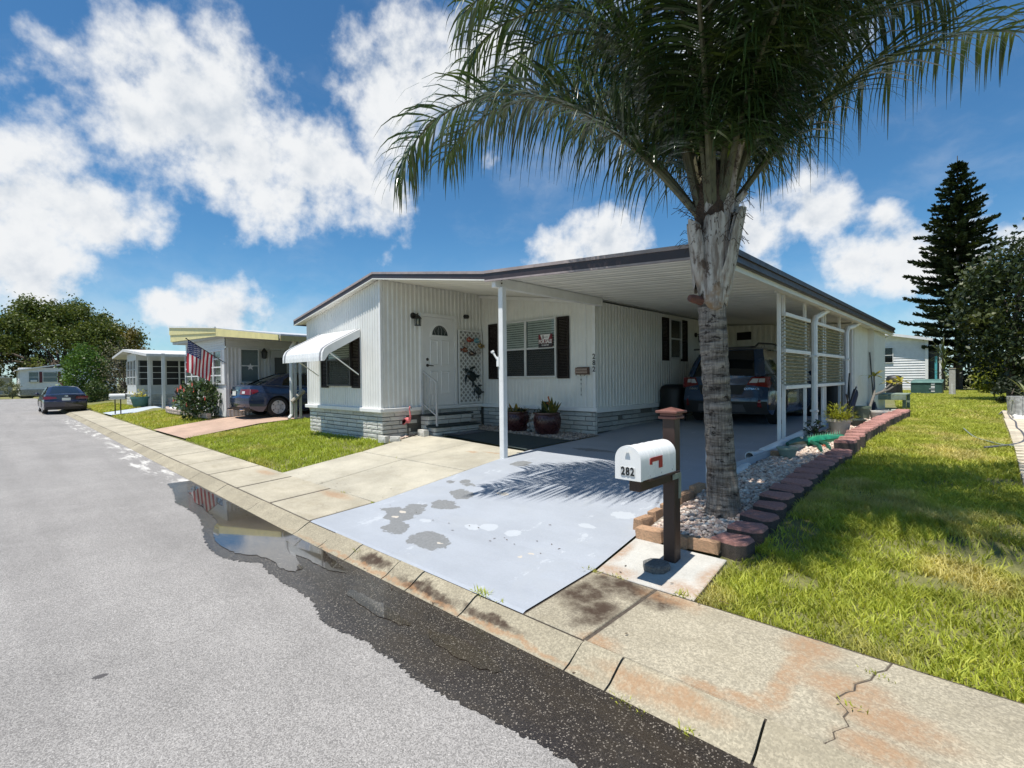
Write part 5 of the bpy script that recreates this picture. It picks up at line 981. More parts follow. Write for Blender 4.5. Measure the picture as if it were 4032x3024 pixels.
BC=pbr('black_vinyl_cover',(.012,.012,.013),.5,.2,8)
t=covered('covered_grill','grill under a black cover on the carport floor left of the SUV',(-5.28,11.0,.80),.26,.3,.68,BC,'grill')
for u,v in ((-5.45,10.8),(-5.1,10.8),(-5.45,11.2),(-5.1,11.2)): mb=MB(); mb.tube([(u,v,.63),(u,v,.85)],.018,6); obj('leg',mb,BLK,t)
covered('covered_chair','tall black covered chair at the open end of the carport',(-2.85,15.9-1.0,.64),.2,.28,1.05,BC,'chair')
covered('storage_bin','black storage bin on the lawn behind the shed',(-3.55,33.2,.58),.34,.4,1.05,BC,'bin')
kt=thing('potted_tree','dark leafless potted shrub against the rear carport wall','plant',(-4.3,15.0,.65)); mb=MB(); r=random.Random(1)
for k in range(9): a=r.uniform(0,6.28); mb.tube([(-4.3,15.0,1.6),(-4.3+.1*math.cos(a),15+.05*math.sin(a),1.95),(-4.3+.32*math.cos(a),15.0+.1*math.sin(a),r.uniform(2.2,2.6))],[.015,.01,.004],5)
mb.tube([(-4.3,15,.9),(-4.3,15,1.6)],.02,6); obj('stems',mb,BLK,kt); mb=MB(); mb.lathe((-4.3,15.0,.65),[(.14,0),(.18,.28),(.16,.28),(.02,.26)],14); obj('pot',mb,BLK,kt,smooth=1)
l2=thing('wall_lantern','black lantern on the carport side wall right of the shuttered window','lantern',(-5.56,12.95,2.6)); mb=MB(); mb.lathe((-5.58,12.9,2.76),[(.06,0),(.06,.03)],12,ax=(1,0,0)); mb.tube([(-5.56,12.9,2.76),(-5.47,12.95,2.78)],.012,6); obj('wall_plate',mb,BLK,l2); mb=MB(); mb.lathe((-5.46,12.95,2.56),[(.06,0),(.06,.012),(.07,.16),(.08,.16),(.02,.24)],6); obj('lantern_body',mb,BLK,l2)
# ================================================================ palm
PT=Vector((-1.80,4.78,.30))
palm=thing('palm_tree','tall queen palm with grey ringed trunk growing in the gravel bed','tree',PT)
def barkmat():
    m,n,b,out=newmat('palm_bark'); t=ND(n,'ShaderNodeTexCoord').outputs['Object']
    v=VM(n,'MULTIPLY',t,(1,1,1)); ring=NOISE(n,VM(n,'MULTIPLY',t,(2.2,2.2,17)),1.6,5,.62); fib=NOISE(n,VM(n,'MULTIPLY',t,(55,55,6)),1,5,.7); blo=NOISE(n,VM(n,'MULTIPLY',t,(9,9,22)),1,6,.7)
    c=MIX(n,SST(n,ring,.36,.64),(.13,.108,.09),(.33,.285,.24)); c=VM(n,'SCALE',c,sc=SST(n,fib,.28,.72,.5,1.35)); c=MIX(n,SST(n,blo,.56,.63),c,(.045,.035,.03)); c=MIX(n,MA(n,'MULTIPLY',SST(n,NOISE(n,t,11,4,.6),.58,.72),.6),c,(.42,.36,.28))
    n.links.new(c,b.inputs['Base Color']); b.inputs['Roughness'].default_value=.9; b.inputs['Specular IOR Level'].default_value=.2
    h=MA(n,'ADD',MA(n,'MULTIPLY',ring,1.0),MA(n,'ADD',MA(n,'MULTIPLY',fib,.55),MA(n,'MULTIPLY',blo,-.5))); bp=ND(n,'ShaderNodeBump',i_0=.9,i_1=.028,i_Height=h); n.links.new(bp.outputs[0],b.inputs['Normal']); return m
BARK=barkmat()
def bootmat():
    m,n,b,out=newmat('palm_leaf_base'); t=ND(n,'ShaderNodeTexCoord').outputs['Object']
    f=NOISE(n,VM(n,'MULTIPLY',t,(16,16,2.2)),1.4,6,.65); c=MIX(n,SST(n,f,.34,.62),(.19,.15,.12),(.50,.46,.41)); c=MIX(n,SST(n,NOISE(n,VM(n,'MULTIPLY',t,(7,7,5)),1.3,6,.72),.55,.66),c,(.075,.05,.035)); 
    sp=ND(n,'ShaderNodeSeparateXYZ',i_0=t); c=MIX(n,MA(n,'MULTIPLY',SST(n,sp.outputs[2],2.45,2.0),SST(n,NOISE(n,t,9,5,.65),.42,.66)),c,(.27,.165,.085))
    n.links.new(c,b.inputs['Base Color']); b.inputs['Roughness'].default_value=.75; bp=ND(n,'ShaderNodeBump',i_0=.7,i_1=.02,i_Height=f); n.links.new(bp.outputs[0],b.inputs['Normal']); return m
BOOT=bootmat()
camR=Vector((.723,.69,0)); camF=Vector((-.69,.723,0))
def axis(z): return PT+camR*(-.11*min(1,max(0,(z-.3)/2.1))+.03*max(0,z-2.4))+Vector((0,0,z-.3))
mb=MB(); n=28; zs=[.24,.30,.34,.4,.48,.58,.72]+[.72+.035*k for k in range(1,48)]; r=random.Random(3); V=[]
for i,z in enumerate(zs):
    rr_=float(np.interp(z,[.24,.34,.45,.6,.9,1.4,2.4],[.175,.172,.155,.14,.128,.122,.124]))*(1+.03*math.sin(z*47)+.012*r.uniform(-1,1)); c=axis(z)
    for j in range(n): a=2*math.pi*j/n; V.append(c+Vector((math.cos(a),math.sin(a),0))*rr_*(1+.016*math.sin(3*a+z*2)+.012*r.uniform(-1,1)))
mb.add(V,[(i*n+j,i*n+(j+1)%n,(i+1)*n+(j+1)%n,(i+1)*n+j) for i in range(len(zs)-1) for j in range(n)]); trunk=obj('trunk',mb,BARK,palm,smooth=2)
# clasping leaf bases, each its own piece
def boot(az,z0,z1,rin,rout,w,seed,top=.7,cut=0.):
    r=random.Random(seed); mb=MB(); nu,nv=10,16
    def f(a,b_):
        th=az+(a-.5)*w*(1-.62*b_**1.5*top); z=z0+(z1-z0)*b_; rd=(rin+(rout-rin)*b_**.85)*(1+.02*math.sin(9*a+seed)); c=axis(z)
        zz=z+(cut*r.uniform(-.5,.5) if b_>.95 else 0)+(.20*(abs(a-.5)*2)**2*max(0,1-b_*2.2))-.06*(abs(a-.5)*2)**2*b_
        q=rd-.028*(abs(a-.5)*2)**2.; return (c.x+math.cos(th)*q,c.y+math.sin(th)*q,zz)
    mb.grid(f,nu,nv); V=list(mb.v); k=len(V); mb2=MB(); inner=[]
    for i,p in enumerate(V): c=axis(p[2]); d=Vector((p[0]-c.x,p[1]-c.y,0)).normalized()*.035; inner.append((p[0]-d.x,p[1]-d.y,p[2]))
    mb2.add(V+inner,mb.f+[tuple(k+i for i in q[::-1]) for q in mb.f]); 
    top_=[nv*(nu+1)+i for i in range(nu+1)]; mb2.add(V+inner,[(top_[i],top_[i+1],k+top_[i+1],k+top_[i]) for i in range(nu)]); return mb2
def az_of(right,fwd): d=camR*right+camF*fwd; return math.atan2(d.y,d.x)
for i,(rt,fw,z0,z1,ro,w) in enumerate(((-.15,-1,2.26,3.14,.20,2.5),(.85,-.5,2.3,3.2,.285,1.9),(-1,-.35,2.4,3.1,.275,1.15),(.3,.95,2.4,3.1,.24,2.0),(-.7,.7,2.45,3.1,.24,1.8),(.45,-.9,2.6,3.36,.19,1.1),(1,.25,2.55,3.34,.26,1.0),(-.6,-.8,2.6,3.3,.17,1.2))):
    obj('leaf_base',boot(az_of(rt,fw),z0,z1,.135 if z0<2.42 else .16,ro,w,i,.75,.05),BOOT,palm,smooth=1)
mb=MB(); 
for i,z in enumerate((2.3,2.7,3.0,3.25,3.5)): pass
mb.tube([axis(2.3),axis(2.6),axis(2.85)],[.115,.13,.14],12); obj('crownshaft',mb,BOOT,palm,smooth=1); mb=MB(); mb.tube([axis(2.9+.07*k) for k in range(12)],[(.13,.15,.16,.165,.165,.16,.15,.14,.13,.11,.09,.05)[k] for k in range(12)],14); mb.v=[(x+random.uniform(-.012,.012),y+random.uniform(-.012,.012),z) for x,y,z in mb.v]; obj('fibre_sheath',mb,pbr('brown_fibre_sheath',(.085,.055,.038),.95,.4,22,bump=.03,bscale=50),palm,smooth=1)
mb=MB(); q=axis(2.36); d=camR*-1+camF*-.3; mb.tube([q+d*.1,q+d*.2+Vector((0,0,.02)),q+d*.235+Vector((0,0,.025))],[.045,.04,.03],8); obj('cut_stub',mb,pbr('cut_stub_brown',(.12,.05,.035),.8,.3,30),palm,smooth=1)
# brown fibres hanging off the leaf bases
mb=MB(); r=random.Random(12)
for k in range(190):
    a=r.choice((az_of(-1,-.2),az_of(1,-.3),az_of(-.2,-1)))+r.gauss(0,.5); z=r.uniform(2.85,3.6); c=axis(z)+Vector((math.cos(a),math.sin(a),0))*r.uniform(.12,.23); d=Vector((math.cos(a),math.sin(a),r.uniform(0,.8)))*r.uniform(.04,.1)
    mb.tube([c,c+d,c+d*1.6+Vector((0,0,-r.uniform(.03,.1)))],.0028,3,False)
obj('fibres',mb,pbr('brown_fibre',(.06,.038,.025),.9),palm,kind='stuff')
RACH=pbr('frond_rachis',(.095,.092,.05),.55,.35,12,grime=.6,gcol=(.17,.13,.09)); LFM=leafmat('palm_leaflet',(.026,.052,.018),(.06,.105,.032),(.085,.12,.026),.3,.2,2.5,.9)
def frond(base,az,e0,e1,L,seed,lscale=1.,pw=1.2,bend=0.,dens=1.,tw=0.):
    r=random.Random(seed); N=26; P=[Vector(base)]; D=[]
    for i in range(N):
        t=i/N; e=e0+(e1-e0)*t**pw; a=az+bend*t; d=Vector((math.cos(a)*math.cos(e),math.sin(a)*math.cos(e),math.sin(e))); D.append(d); P.append(P[-1]+d*(L/N))
    D.append(D[-1]); mb=MB(); rad=[.034*(1-.93*(i/N)**.8)+.003 for i in range(N+1)]; mb.tube(P,rad,6); f=obj('frond',mb,RACH,palm,smooth=1)
    V=[];F=[]; n=int(120*dens)
    for k in range(n):
        t=.16+.84*(k+r.random()*.7)/n; x=t*N; i=min(int(x),N-1); p=P[i].lerp(P[i+1],x-i); d=D[i]; up=Vector((0,0,1)); side=d.cross(up)
        side=side.normalized() if side.length>.05 else Vector((math.sin(az),-math.cos(az),0)); nm=side.cross(d).normalized()
        ll=(.40+.56*math.sin(math.pi*min(1,.12+t*.83)))*lscale*r.uniform(.85,1.12)
        for s in (1,-1):
            pl=r.choice((-.35,.1,.55))+r.uniform(-.15,.15); dd=(side*s*math.cos(pl)+nm*math.sin(pl)+d*(.32+.55*t)).normalized(); w=.0135*r.uniform(.8,1.2); q=p.copy(); b=len(V); g=r.uniform(1.2,2.3)
            wv=dd.cross(up); wv=(wv.normalized() if wv.length>.05 else side)*w; M=5
            wv=(wv*math.cos(tw)+nm*w*math.sin(r.uniform(-1.,1.))).normalized()*w
            for m in range(M+1):
                u=m/M; ww=wv*(.55+.9*u if u<.4 else max(.06,1.5*(1-u)))
                V+=[q-ww,q+ww]; q=q+dd*(ll/M); dd=(dd+Vector((0,0,-g*.42*(.4+u)))).normalized()
            F+=[(b+2*m,b+2*m+1,b+2*m+3,b+2*m+2) for m in range(M)]
    lf=npmesh('leaflets',[tuple(v) for v in V],F,LFM,f,smooth=True); lf['kind']='stuff'; lf.location=(0,0,0)
    me=lf.data; off=np.array(wloc(f)); co=np.empty(len(me.vertices)*3,np.float32); me.vertices.foreach_get('co',co); co=co.reshape(-1,3)-off; me.vertices.foreach_set('co',co.ravel().astype(np.float32)); return f
C0=axis(3.15)
FR=[ # right, fwd, start elev, end elev, length, curve, side bend
 (-1,.22,52,-80,3.95,2.0,.0),(-1,.5,60,-74,3.9,2.0,-.1),(-.9,.5,58,-62,3.7,2.0,.12),(-.5,-.85,72,-50,3.2,1.9,.1),(-.4,.95,66,-34,3.3,1.8,0),(-1,.3,68,-66,3.9,1.9,.05),(-.9,.1,76,-55,3.8,1.9,.1),
 (1,.1,54,-4,3.7,1.5,-.04),(1,-.25,64,-22,3.9,1.6,.06),(.85,.6,56,-14,3.3,1.6,0),(.4,1,66,-26,3.3,1.7,.1),(.55,-.7,76,-34,3.6,1.8,0),(-.3,-.55,80,-40,3.5,1.9,.2),(.15,.1,86,5,3.3,1.9,.2),(.95,.3,72,-12,3.9,1.7,.1),(-.1,1,72,-40,3.5,1.8,0),(.2,-.9,82,-20,3.3,2.0,.1),(.7,.1,80,-10,3.7,1.9,-.1),(.9,-.1,46,-10,3.0,1.5,.05),(-.55,.8,76,-50,3.6,1.9,.1),(.69,-.72,62,-30,3.5,1.7,.0),(.3,-.95,58,-35,3.3,1.6,.05),(.9,-.5,56,-25,3.3,1.6,.0),(-.69,-.72,62,-25,3.5,1.7,.0),(-.4,-.92,58,-20,3.4,1.6,.0)]
for i,(rt,fw,e0,e1,L,pw,bd_) in enumerate(FR):
    if i not in (0,2,7): e0=max(e0,73)+(i*7)%9-2; pw+=.25
    a=az_of(rt,fw); b=C0+Vector((math.cos(a),math.sin(a),0))*.11+Vector((0,0,.0)); frond(b,a,R_(e0),R_(e1),L,i,1.,pw,bd_)
for rt,fw,h in ((.55,-.7,.62),(.75,-.3,.2)):
    a=az_of(rt,fw); b=C0+Vector((math.cos(a),math.sin(a),0))*.15; mb=MB(); mb.tube([b,b+Vector((math.cos(a)*.05,math.sin(a)*.05,h*.6)),b+Vector((math.cos(a)*.13,math.sin(a)*.13,h))],[.045,.034,.03],7); obj('cut_stalk',mb,BOOT,palm,smooth=1)
# ================================================================ cars
TYRE=pbr('tyre_rubber',(.018,.018,.018),.85,.15,30); RIMM=pbr('alloy_rim',(.5,.5,.5),.4,.1,20); CGL=pbr('car_glass',(.010,.012,.013),.04,.02,5,spec=.6,coat=.5); BPL=pbr('black_car_plastic',(.02,.02,.021),.65,.1,20); REDL=pbr('tail_light_red',(.16,.006,.006),.12,.1,20,coat=.8); CLR=pbr('tail_light_clear',(.55,.55,.55),.1,.1,20,coat=.8); CHR=pbr('chrome',(.7,.7,.7),.12,.02,5,metal=1.); PLT=pbr('number_plate',(.62,.64,.6),.5,.12,40)
def mk_car(name,label,loc,rz,S,paint):
    t=thing(name,label,'car',loc,rz); L,W=S['L'],S['W']/2; y0,y1=-L/2,L/2
    axr,axf=S['axle']; rw=S['rw']; tp=S['top']; gc=S['gc']
    def ztop(y): return float(np.interp(y,*zip(*tp)))
    def zlow(y):
        z=gc+ (.10*max(0,(abs(y)-L/2+.45)/.45)**1.5)
        for a in (axr,axf):
            d=abs(y-a); R=rw+.055
            if d<R: z=max(z,rw+math.sqrt(R*R-d*d)*.98)
        return min(z,ztop(y)-.1)
    def wid(y,z):
        e=abs(y)/(L/2); w=W*(1-.055*max(0,(e-.6)/.4)**2); q=(z-gc)/(ztop(y)-gc); w*=1-.10*max(0,q-.55)**1.6/.45**1.6-.05*max(0,(.25-q)/.25)**2; 
        for a in (axr,axf): w+=.018*math.exp(-((y-a)/.42)**2)*max(0,1-abs(q-.45)*1.6)
        return w
    def F(X,Y,Z):
        y=y0+L*X; zl,zt=zlow(y),ztop(y); z=zl+(zt-zl)*Z; w=wid(y,z); x=Y*w; z2=z+S.get('crown',.03)*(1-Y*Y)*(1 if Z>.999 else 0)
        rr=max(0,1-X/.12); ff=max(0,1-(1-X)/.12); q=(z-gc)/(ztop(y)-gc)
        y+=rr*(float(np.interp(z,*zip(*S['rear'])))+S.get('kr',.16)*abs(Y)**2.6)-ff*(float(np.interp(q,(0,.3,.6,1),(.1,0,.03,.18)))+.22*abs(Y)**2.4)
        return (x,y,z2)
    NX,NY,NZ=64,10,12; Xs=[0,.004,.012,.03]+[.03+(.94)*i/(NX-8) for i in range(1,NX-8)]+[.97,.988,.996,1]; mb=MB()
    nx=len(Xs)-1; Zs=[0,.06,.16,.28,.4,.5,.6,.7,.79,.87,.93,.97,1.]; nz=len(Zs)-1
    for s in (-1,1): mb.add([F(X,s,Z) for Z in Zs for X in Xs],[((j*(nx+1)+i,j*(nx+1)+i+1,(j+1)*(nx+1)+i+1,(j+1)*(nx+1)+i) if s<0 else ((j+1)*(nx+1)+i,(j+1)*(nx+1)+i+1,j*(nx+1)+i+1,j*(nx+1)+i)) for j in range(nz) for i in range(nx)])
    Ys=[-1,-.97,-.9,-.78,-.6,-.3,0,.3,.6,.78,.9,.97,1]; ny=len(Ys)-1
    mb.add([F(X,Y,1) for Y in Ys for X in Xs],[(j*(nx+1)+i,j*(nx+1)+i+1,(j+1)*(nx+1)+i+1,(j+1)*(nx+1)+i) for j in range(ny) for i in range(nx)])
    for X,fl in ((0,0),(1,1)): mb.add([F(X,Y,Z) for Z in Zs for Y in Ys],[((j*(ny+1)+i,j*(ny+1)+i+1,(j+1)*(ny+1)+i+1,(j+1)*(ny+1)+i) if not fl else ((j+1)*(ny+1)+i,(j+1)*(ny+1)+i+1,j*(ny+1)+i+1,j*(ny+1)+i)) for j in range(nz) for i in range(ny)])
    body=obj('body',mb,paint,t,smooth=1,local=True)
    mb=MB(); mb.box(-W*.86,W*.86,y0+.25,y1-.25,gc+.02,ztop(0)-.15); obj('underbody',mb,BPL,t,local=True)
    # greenhouse
    g=S['cab']   # belt y rear, roof y rear, roof y front, belt y front, half width belt, half width roof, roof z
    yb0,yr0,yr1,yb1,wb,wr,zr_=g
    lv=[(0.,yb0,yb1,wb),(.5,yb0+(yr0-yb0)*.45,yb1+(yr1-yb1)*.5,wb+(wr-wb)*.38),(.93,yr0,yr1,wr+.02),(1.,yr0+.12,yr1-.12,wr-.10)]
    def ring(k,inset=0.):
        f,a,b,w=lv[k]; zz=lambda y:(ztop(y)-.02)*(1-f)+zr_*f; o=[]; c=.10
        for (px,py) in ((-w,a+c),(-w+c,a),(0,a-.05*(1-f)),(w-c,a),(w,a+c),(w,(a+b)/2),(w,b-c*1.5),(w-c*2,b),(0,b+.07),(-w+c*2,b),(-w,b-c*1.5),(-w,(a+b)/2)): o.append((px,py,zz(py)))
        return o
    rs=[ring(k) for k in range(4)]; mb=MB(); n=12; V=sum(rs[:3],[]); mb.add(V,[(i*n+j,i*n+(j+1)%n,(i+1)*n+(j+1)%n,(i+1)*n+j) for i in range(2) for j in range(n)]); obj('glasshouse',mb,CGL,t,smooth=1,local=True)
    mb=MB(); V=[(x*1.012,y,z-.012) for x,y,z in rs[2]]+[(x*1.01,y,z+.012) for x,y,z in rs[2]]+[(x,y,z+.02) for x,y,z in rs[3]]; mb.add(V,[(i*n+j,i*n+(j+1)%n,(i+1)*n+(j+1)%n,(i+1)*n+j) for i in range(2) for j in range(n)]); mb.add([(x,y,z+.02) for x,y,z in rs[3]]+[(0,(yr0+yr1)/2,zr_+.045)],[(j,(j+1)%n,n) for j in range(n)]); obj('roof',mb,paint,t,smooth=1,local=True)
    def pil(j0,wd,m):   # strip following the glass at ring point j0
        mb=MB(); P=[Vector(rs[k][j0]) for k in range(3)]
        for a,b in zip(P[:-1],P[1:]): mb.bar(a*1.0,b,wd,.03,up=(Vector((a.x,0,0)).normalized() if abs(a.x)>.05 else (0,0,1)))
        mb.v=[(x*1.004,y+((wd/2-.06) if j0 in (0,4) else 0),z) for x,y,z in mb.v]; obj('pillar',mb,m,t,local=True)
    for j0,j1,jm in ((0,1,11),(4,3,5)):
        mb=MB(); V=[]
        for k in range(3):
            a,b,c=Vector(rs[k][j1]),Vector(rs[k][j0]),Vector(rs[k][jm]); f=(.36,.24,.20)[k]*S.get('cp',.3)/.3; o=Vector((math.copysign(.007,b.x),-.007,.003)); V+=[a.lerp(Vector(rs[k][2]),.10)+o,a+o,b+o,b.lerp(c,f)+Vector((math.copysign(.007,b.x),0,0))]
        mb.add(V,[(4*k+i,4*k+i+1,4*k+i+5,4*k+i+4) for k in range(2) for i in range(3)]); obj('pillar',mb,paint,t,smooth=1,local=True)
    for j in (6,10,7,9): pil(j,.07,paint)
    for j in (5,11): pil(j,.06,BPL)
    for s in (-1,1):
        mb=MB(); P=[Vector((s*(wb+.008),y,ztop(y)+.005)) for y in np.linspace(yb0+.15,yb1-.1,8)]; mb.tube(P,.012,5); obj('belt_trim',mb,CHR if S.get('chrome') else BPL,t,local=True)
        mb=MB(); ym=yb1-.32; mb.ball((s*(W+.07),ym,ztop(ym)+.06),.1,10,7,0,(1,.6,.7)); mb.bar((s*(W-.08),ym,ztop(ym)+.02),(s*(W+.05),ym,ztop(ym)+.05),.04,.03); obj('mirror',mb,paint,t,smooth=1,local=True)
        for ya,yb in S['doors']:
            for yy in (ya,yb):
                mb=MB(); P=[Vector((s*(wid(yy,z)+.0015),yy,z)) for z in np.linspace(gc+.12,ztop(yy)-.04,10)]; mb.tube(P,.004,4); obj('door_gap',mb,BPL,t,local=True)
            yh=ya+.14; z=ztop(yh)-.14; mb=MB(); mb.tube([(s*(wid(yh,z)),yh,z),(s*(wid(yh,z)+.03),yh+.03,z),(s*(wid(yh,z)+.03),yh+.15,z),(s*(wid(yh,z)),yh+.18,z)],.012,6); obj('door_handle',mb,CHR if S.get('chrome') else paint,t,local=True)
    def rear(nm,q,mat,eps=.006,n=10,par=None):   # q: four (x,z) corners on the rear face
        mb=MB()
        def f(a,b):
            x=(q[0][0]*(1-a)+q[1][0]*a)*(1-b)+(q[3][0]*(1-a)+q[2][0]*a)*b; z=(q[0][1]*(1-a)+q[1][1]*a)*(1-b)+(q[3][1]*(1-a)+q[2][1]*a)*b
            Y=x/wid(y0,z); Y=max(-1,min(1,Y)); return (x*1.004,y0+float(np.interp(z,*zip(*S['rear'])))+S.get('kr',.16)*abs(Y)**2.6-eps,z)
        mb.grid(f,n,4); return obj(nm,mb,mat,par or t,smooth=2,local=True)
    def side(nm,s,q,mat,eps=.006):             # q: four (y,z) corners on a flank, y measured from the rear end
        mb=MB()
        def f(a,b):
            yy=(q[0][0]*(1-a)+q[1][0]*a)*(1-b)+(q[3][0]*(1-a)+q[2][0]*a)*b; z=(q[0][1]*(1-a)+q[1][1]*a)*(1-b)+(q[3][1]*(1-a)+q[2][1]*a)*b
            X=yy/L; zl,zt=zlow(y0+yy),ztop(y0+yy); p=F(X,s,(z-zl)/(zt-zl)); return (p[0]+s*eps,p[1]-eps*.5*max(0,1-X/.05),p[2])
        mb.grid(f,10,4); return obj(nm,mb,mat,t,smooth=2,local=True)
    S['extra'](t,rear,side,y0,W,ztop)
    # wheels
    tw=MB(); tw.lathe((0,0,0),[(rw*.66,-.10),(rw*.93,-.11),(rw,-.085),(rw,.085),(rw*.93,.11),(rw*.66,.10)],28,ax=(1,0,0),cap=False); tm=mesh_of(tw,'wheel',[TYRE],1,(0,0,0))
    rm=MB(); rm.lathe((0,0,0),[(rw*.68,.105),(rw*.64,.11),(rw*.60,.09),(rw*.56,.03)],28,ax=(1,0,0),cap=False); rm.lathe((0,0,0),[(.001,.10),(.07,.10),(.08,.085),(.08,.04)],16,ax=(1,0,0),cap=False); ns=S['spokes']
    for k in range(ns):
        a=2*math.pi*k/ns; d=Vector((0,math.cos(a),math.sin(a))); e=Vector((0,-math.sin(a),math.cos(a))); w0,w1=S['spw']
        P=[d*.06-e*w0,d*.06+e*w0,d*rw*.63+e*w1,d*rw*.63-e*w1]; rm.add([p+Vector((.088,0,0)) for p in P]+[p+Vector((.05,0,0)) for p in P],[(0,1,2,3),(0,4,5,1),(2,6,7,3),(1,5,6,2),(3,7,4,0)])
    rmm=mesh_of(rm,'rim',[RIMM],0,(0,0,0)); hb=MB(); hb.lathe((0,0,0),[(rw*.66,.02),(.01,.02)],20,ax=(1,0,0),cap=False); hm=mesh_of(hb,'brake_disc',[BPL],0,(0,0,0))
    for a in (axr,axf):
        for s in (-1,1):
            w=bpy.data.objects.new('wheel',tm); SC.collection.objects.link(w); w.parent=t; w.location=(s*(W-.125),a,rw); w.rotation_euler=(0,0,0 if s>0 else math.pi)
            for me in (rmm,hm): q=bpy.data.objects.new(me.name.split('.')[0],me); SC.collection.objects.link(q); q.parent=w
    return t
def suv_extra(t,rear,side,y0,W,zt):
    for s in (-1,1):
        q=lambda p:[(s*x,z) for x,z in p] if s>0 else [(-x,z) for x,z in (p[1],p[0],p[3],p[2])]
        tl=rear('tail_light',q([(.50,.86),(.90,.80),(.90,1.02),(.58,1.02)]),REDL,.012); rear('reversing_lamp',q([(.54,.90),(.68,.90),(.70,.985),(.60,.985)]),CLR,.016,4,tl); rear('indicator_lamp',q([(.70,.91),(.80,.91),(.80,.985),(.71,.985)]),CLR,.016,4,tl)
        side('tail_light',s,[(.0,.80),(.34,.88),(.30,1.0),(.0,1.02)],REDL,.01); rear('reflector',q([(.70,.42),(.77,.40),(.76,.55),(.72,.55)]),REDL,.03,3)
    rear('lower_bumper',[(-.86,.26),(.86,.26),(.86,.52),(-.86,.52)],BPL,.02); rear('bumper_insert',[(-.5,.30),(.5,.30),(.45,.46),(-.45,.46)],pbr('grey_bumper',(.07,.07,.075),.5),.03)
    rear('plate_recess',[(-.42,.66),(.42,.66),(.5,.86),(-.5,.86)],BPL,.003); rear('number_plate',[(-.16,.69),(.16,.69),(.16,.82),(-.16,.82)],PLT,.012,3); rear('garnish_bar',[(-.46,.855),(.46,.855),(.46,.9),(-.46,.9)],pbr('suv_paint_bar',(.03,.06,.12),.2,coat=.8),.025)
    yr=y0+.055
    for tx,x,sz in (('SUBARU',-.60,.058),('OUTBACK',.60,.058)):
        m=xf(text_mb(tx,sz,.002,.002),(x,0,.775),X1,(0,0,1)); m.v=[(a,y0+float(np.interp(c,*zip(*[(.2,.1),(.5,0.),(.7,.05),(1.05,.10)])))+.16*abs(a/W)**2.6-.012,c) for a,b,c in m.v]; obj('badge',m,CHR,t,local=True)
    mb=MB(); mb.add([(-.62,y0+.30,1.615),(.62,y0+.30,1.615),(.58,y0+.08,1.60),(-.58,y0+.08,1.60),(-.62,y0+.30,1.655),(.62,y0+.30,1.655),(.58,y0+.08,1.635),(-.58,y0+.08,1.635)],[(3,2,1,0),(4,5,6,7),(0,1,5,4),(1,2,6,5),(2,3,7,6),(3,0,4,7)]); obj('spoiler',mb,BPL,t,local=True)
    for s in (-1,1): mb=MB(); mb.tube([(s*.56,y0+.5,1.66),(s*.58,y0+.6,1.72),(s*.6,y0+1.4,1.74),(s*.6,y0+2.2,1.72),(s*.6,y0+2.3,1.67)],.02,6); obj('roof_rail',mb,BPL,t,local=True); side('wheel_cladding',s,[(.05,.34),(.52,.34),(.52,.44),(.05,.46)],BPL,.012)
SUVP=pbr('suv_dark_blue_paint',(.018,.045,.10),.22,.05,5,coat=.9); 
suv=mk_car('parked_suv','dark blue estate SUV parked tail out under the carport',(-4.03,12.9,.62),0,dict(L=4.82,W=1.84,gc=.24,axle=(-1.40,1.345),rw=.345,top=[(-2.41,1.02),(-2.2,1.06),(-1,1.06),(.9,1.04),(1.1,1.02),(1.8,.97),(2.41,.80)],rear=[(.2,.1),(.5,0.),(.7,.05),(1.05,.10)],cab=(-2.22,-1.86,.25,1.15,.80,.63,1.63),cp=.3,doors=[(-1.05,-.05),(-.05,1.0)],spokes=7,spw=(.03,.045),extra=suv_extra,kr=.2),SUVP)
def sed_extra(t,rear,side,y0,W,zt):
    for s in (-1,1):
        q=lambda p:[(s*x,z) for x,z in p] if s>0 else [(-x,z) for x,z in (p[1],p[0],p[3],p[2])]
        tl=rear('tail_light',q([(.42,.76),(.89,.74),(.89,.92),(.46,.92)]),REDL,.012); rear('reversing_lamp',q([(.54,.78),(.66,.78),(.66,.86),(.54,.86)]),CLR,.018,4,tl); side('tail_light',s,[(.0,.74),(.42,.84),(.38,.90),(.0,.92)],REDL,.01)
    rear('bumper_gap',[(-.86,.655),(.86,.655),(.86,.668),(-.86,.668)],BPL,.008); rear('number_plate',[(-.16,.72),(.16,.72),(.16,.87),(-.16,.87)],PLT,.012,3); rear('garnish_bar',[(-.34,.875),(.34,.875),(.34,.90),(-.34,.90)],CHR,.02); rear('lower_bumper',[(-.82,.26),(.82,.26),(.82,.34),(-.82,.34)],BPL,.012)
    for x in (-.55,.55): mb=MB(); mb.lathe((x,y0+.02,.27),[(.03,0),(.035,0),(.035,.15),(.03,.15)],10,ax=(0,1,0),cap=False); obj('exhaust',mb,CHR,t,local=True)
SEDP=pbr('sedan_navy_paint',(.018,.032,.075),.2,.05,5,coat=.9)
SED=dict(L=4.82,W=1.82,gc=.2,axle=(-1.32,1.42),rw=.325,top=[(-2.41,.98),(-2.3,1.03),(-1.6,1.03),(-1.0,.98),(.9,.96),(1.2,.95),(1.9,.88),(2.41,.72)],rear=[(.2,.12),(.45,0.),(.64,0.),(.67,.05),(1.0,.07)],cab=(-1.85,-.95,.25,1.2,.77,.57,1.43),cp=.34,doors=[(-.95,.0),(.0,1.0)],spokes=6,spw=(.055,.075),extra=sed_extra,chrome=1,kr=.2)
mk_car('parked_sedan','navy blue sedan parked on the terracotta driveway next door',(-17.62,7.78,.475),0,SED,SEDP)
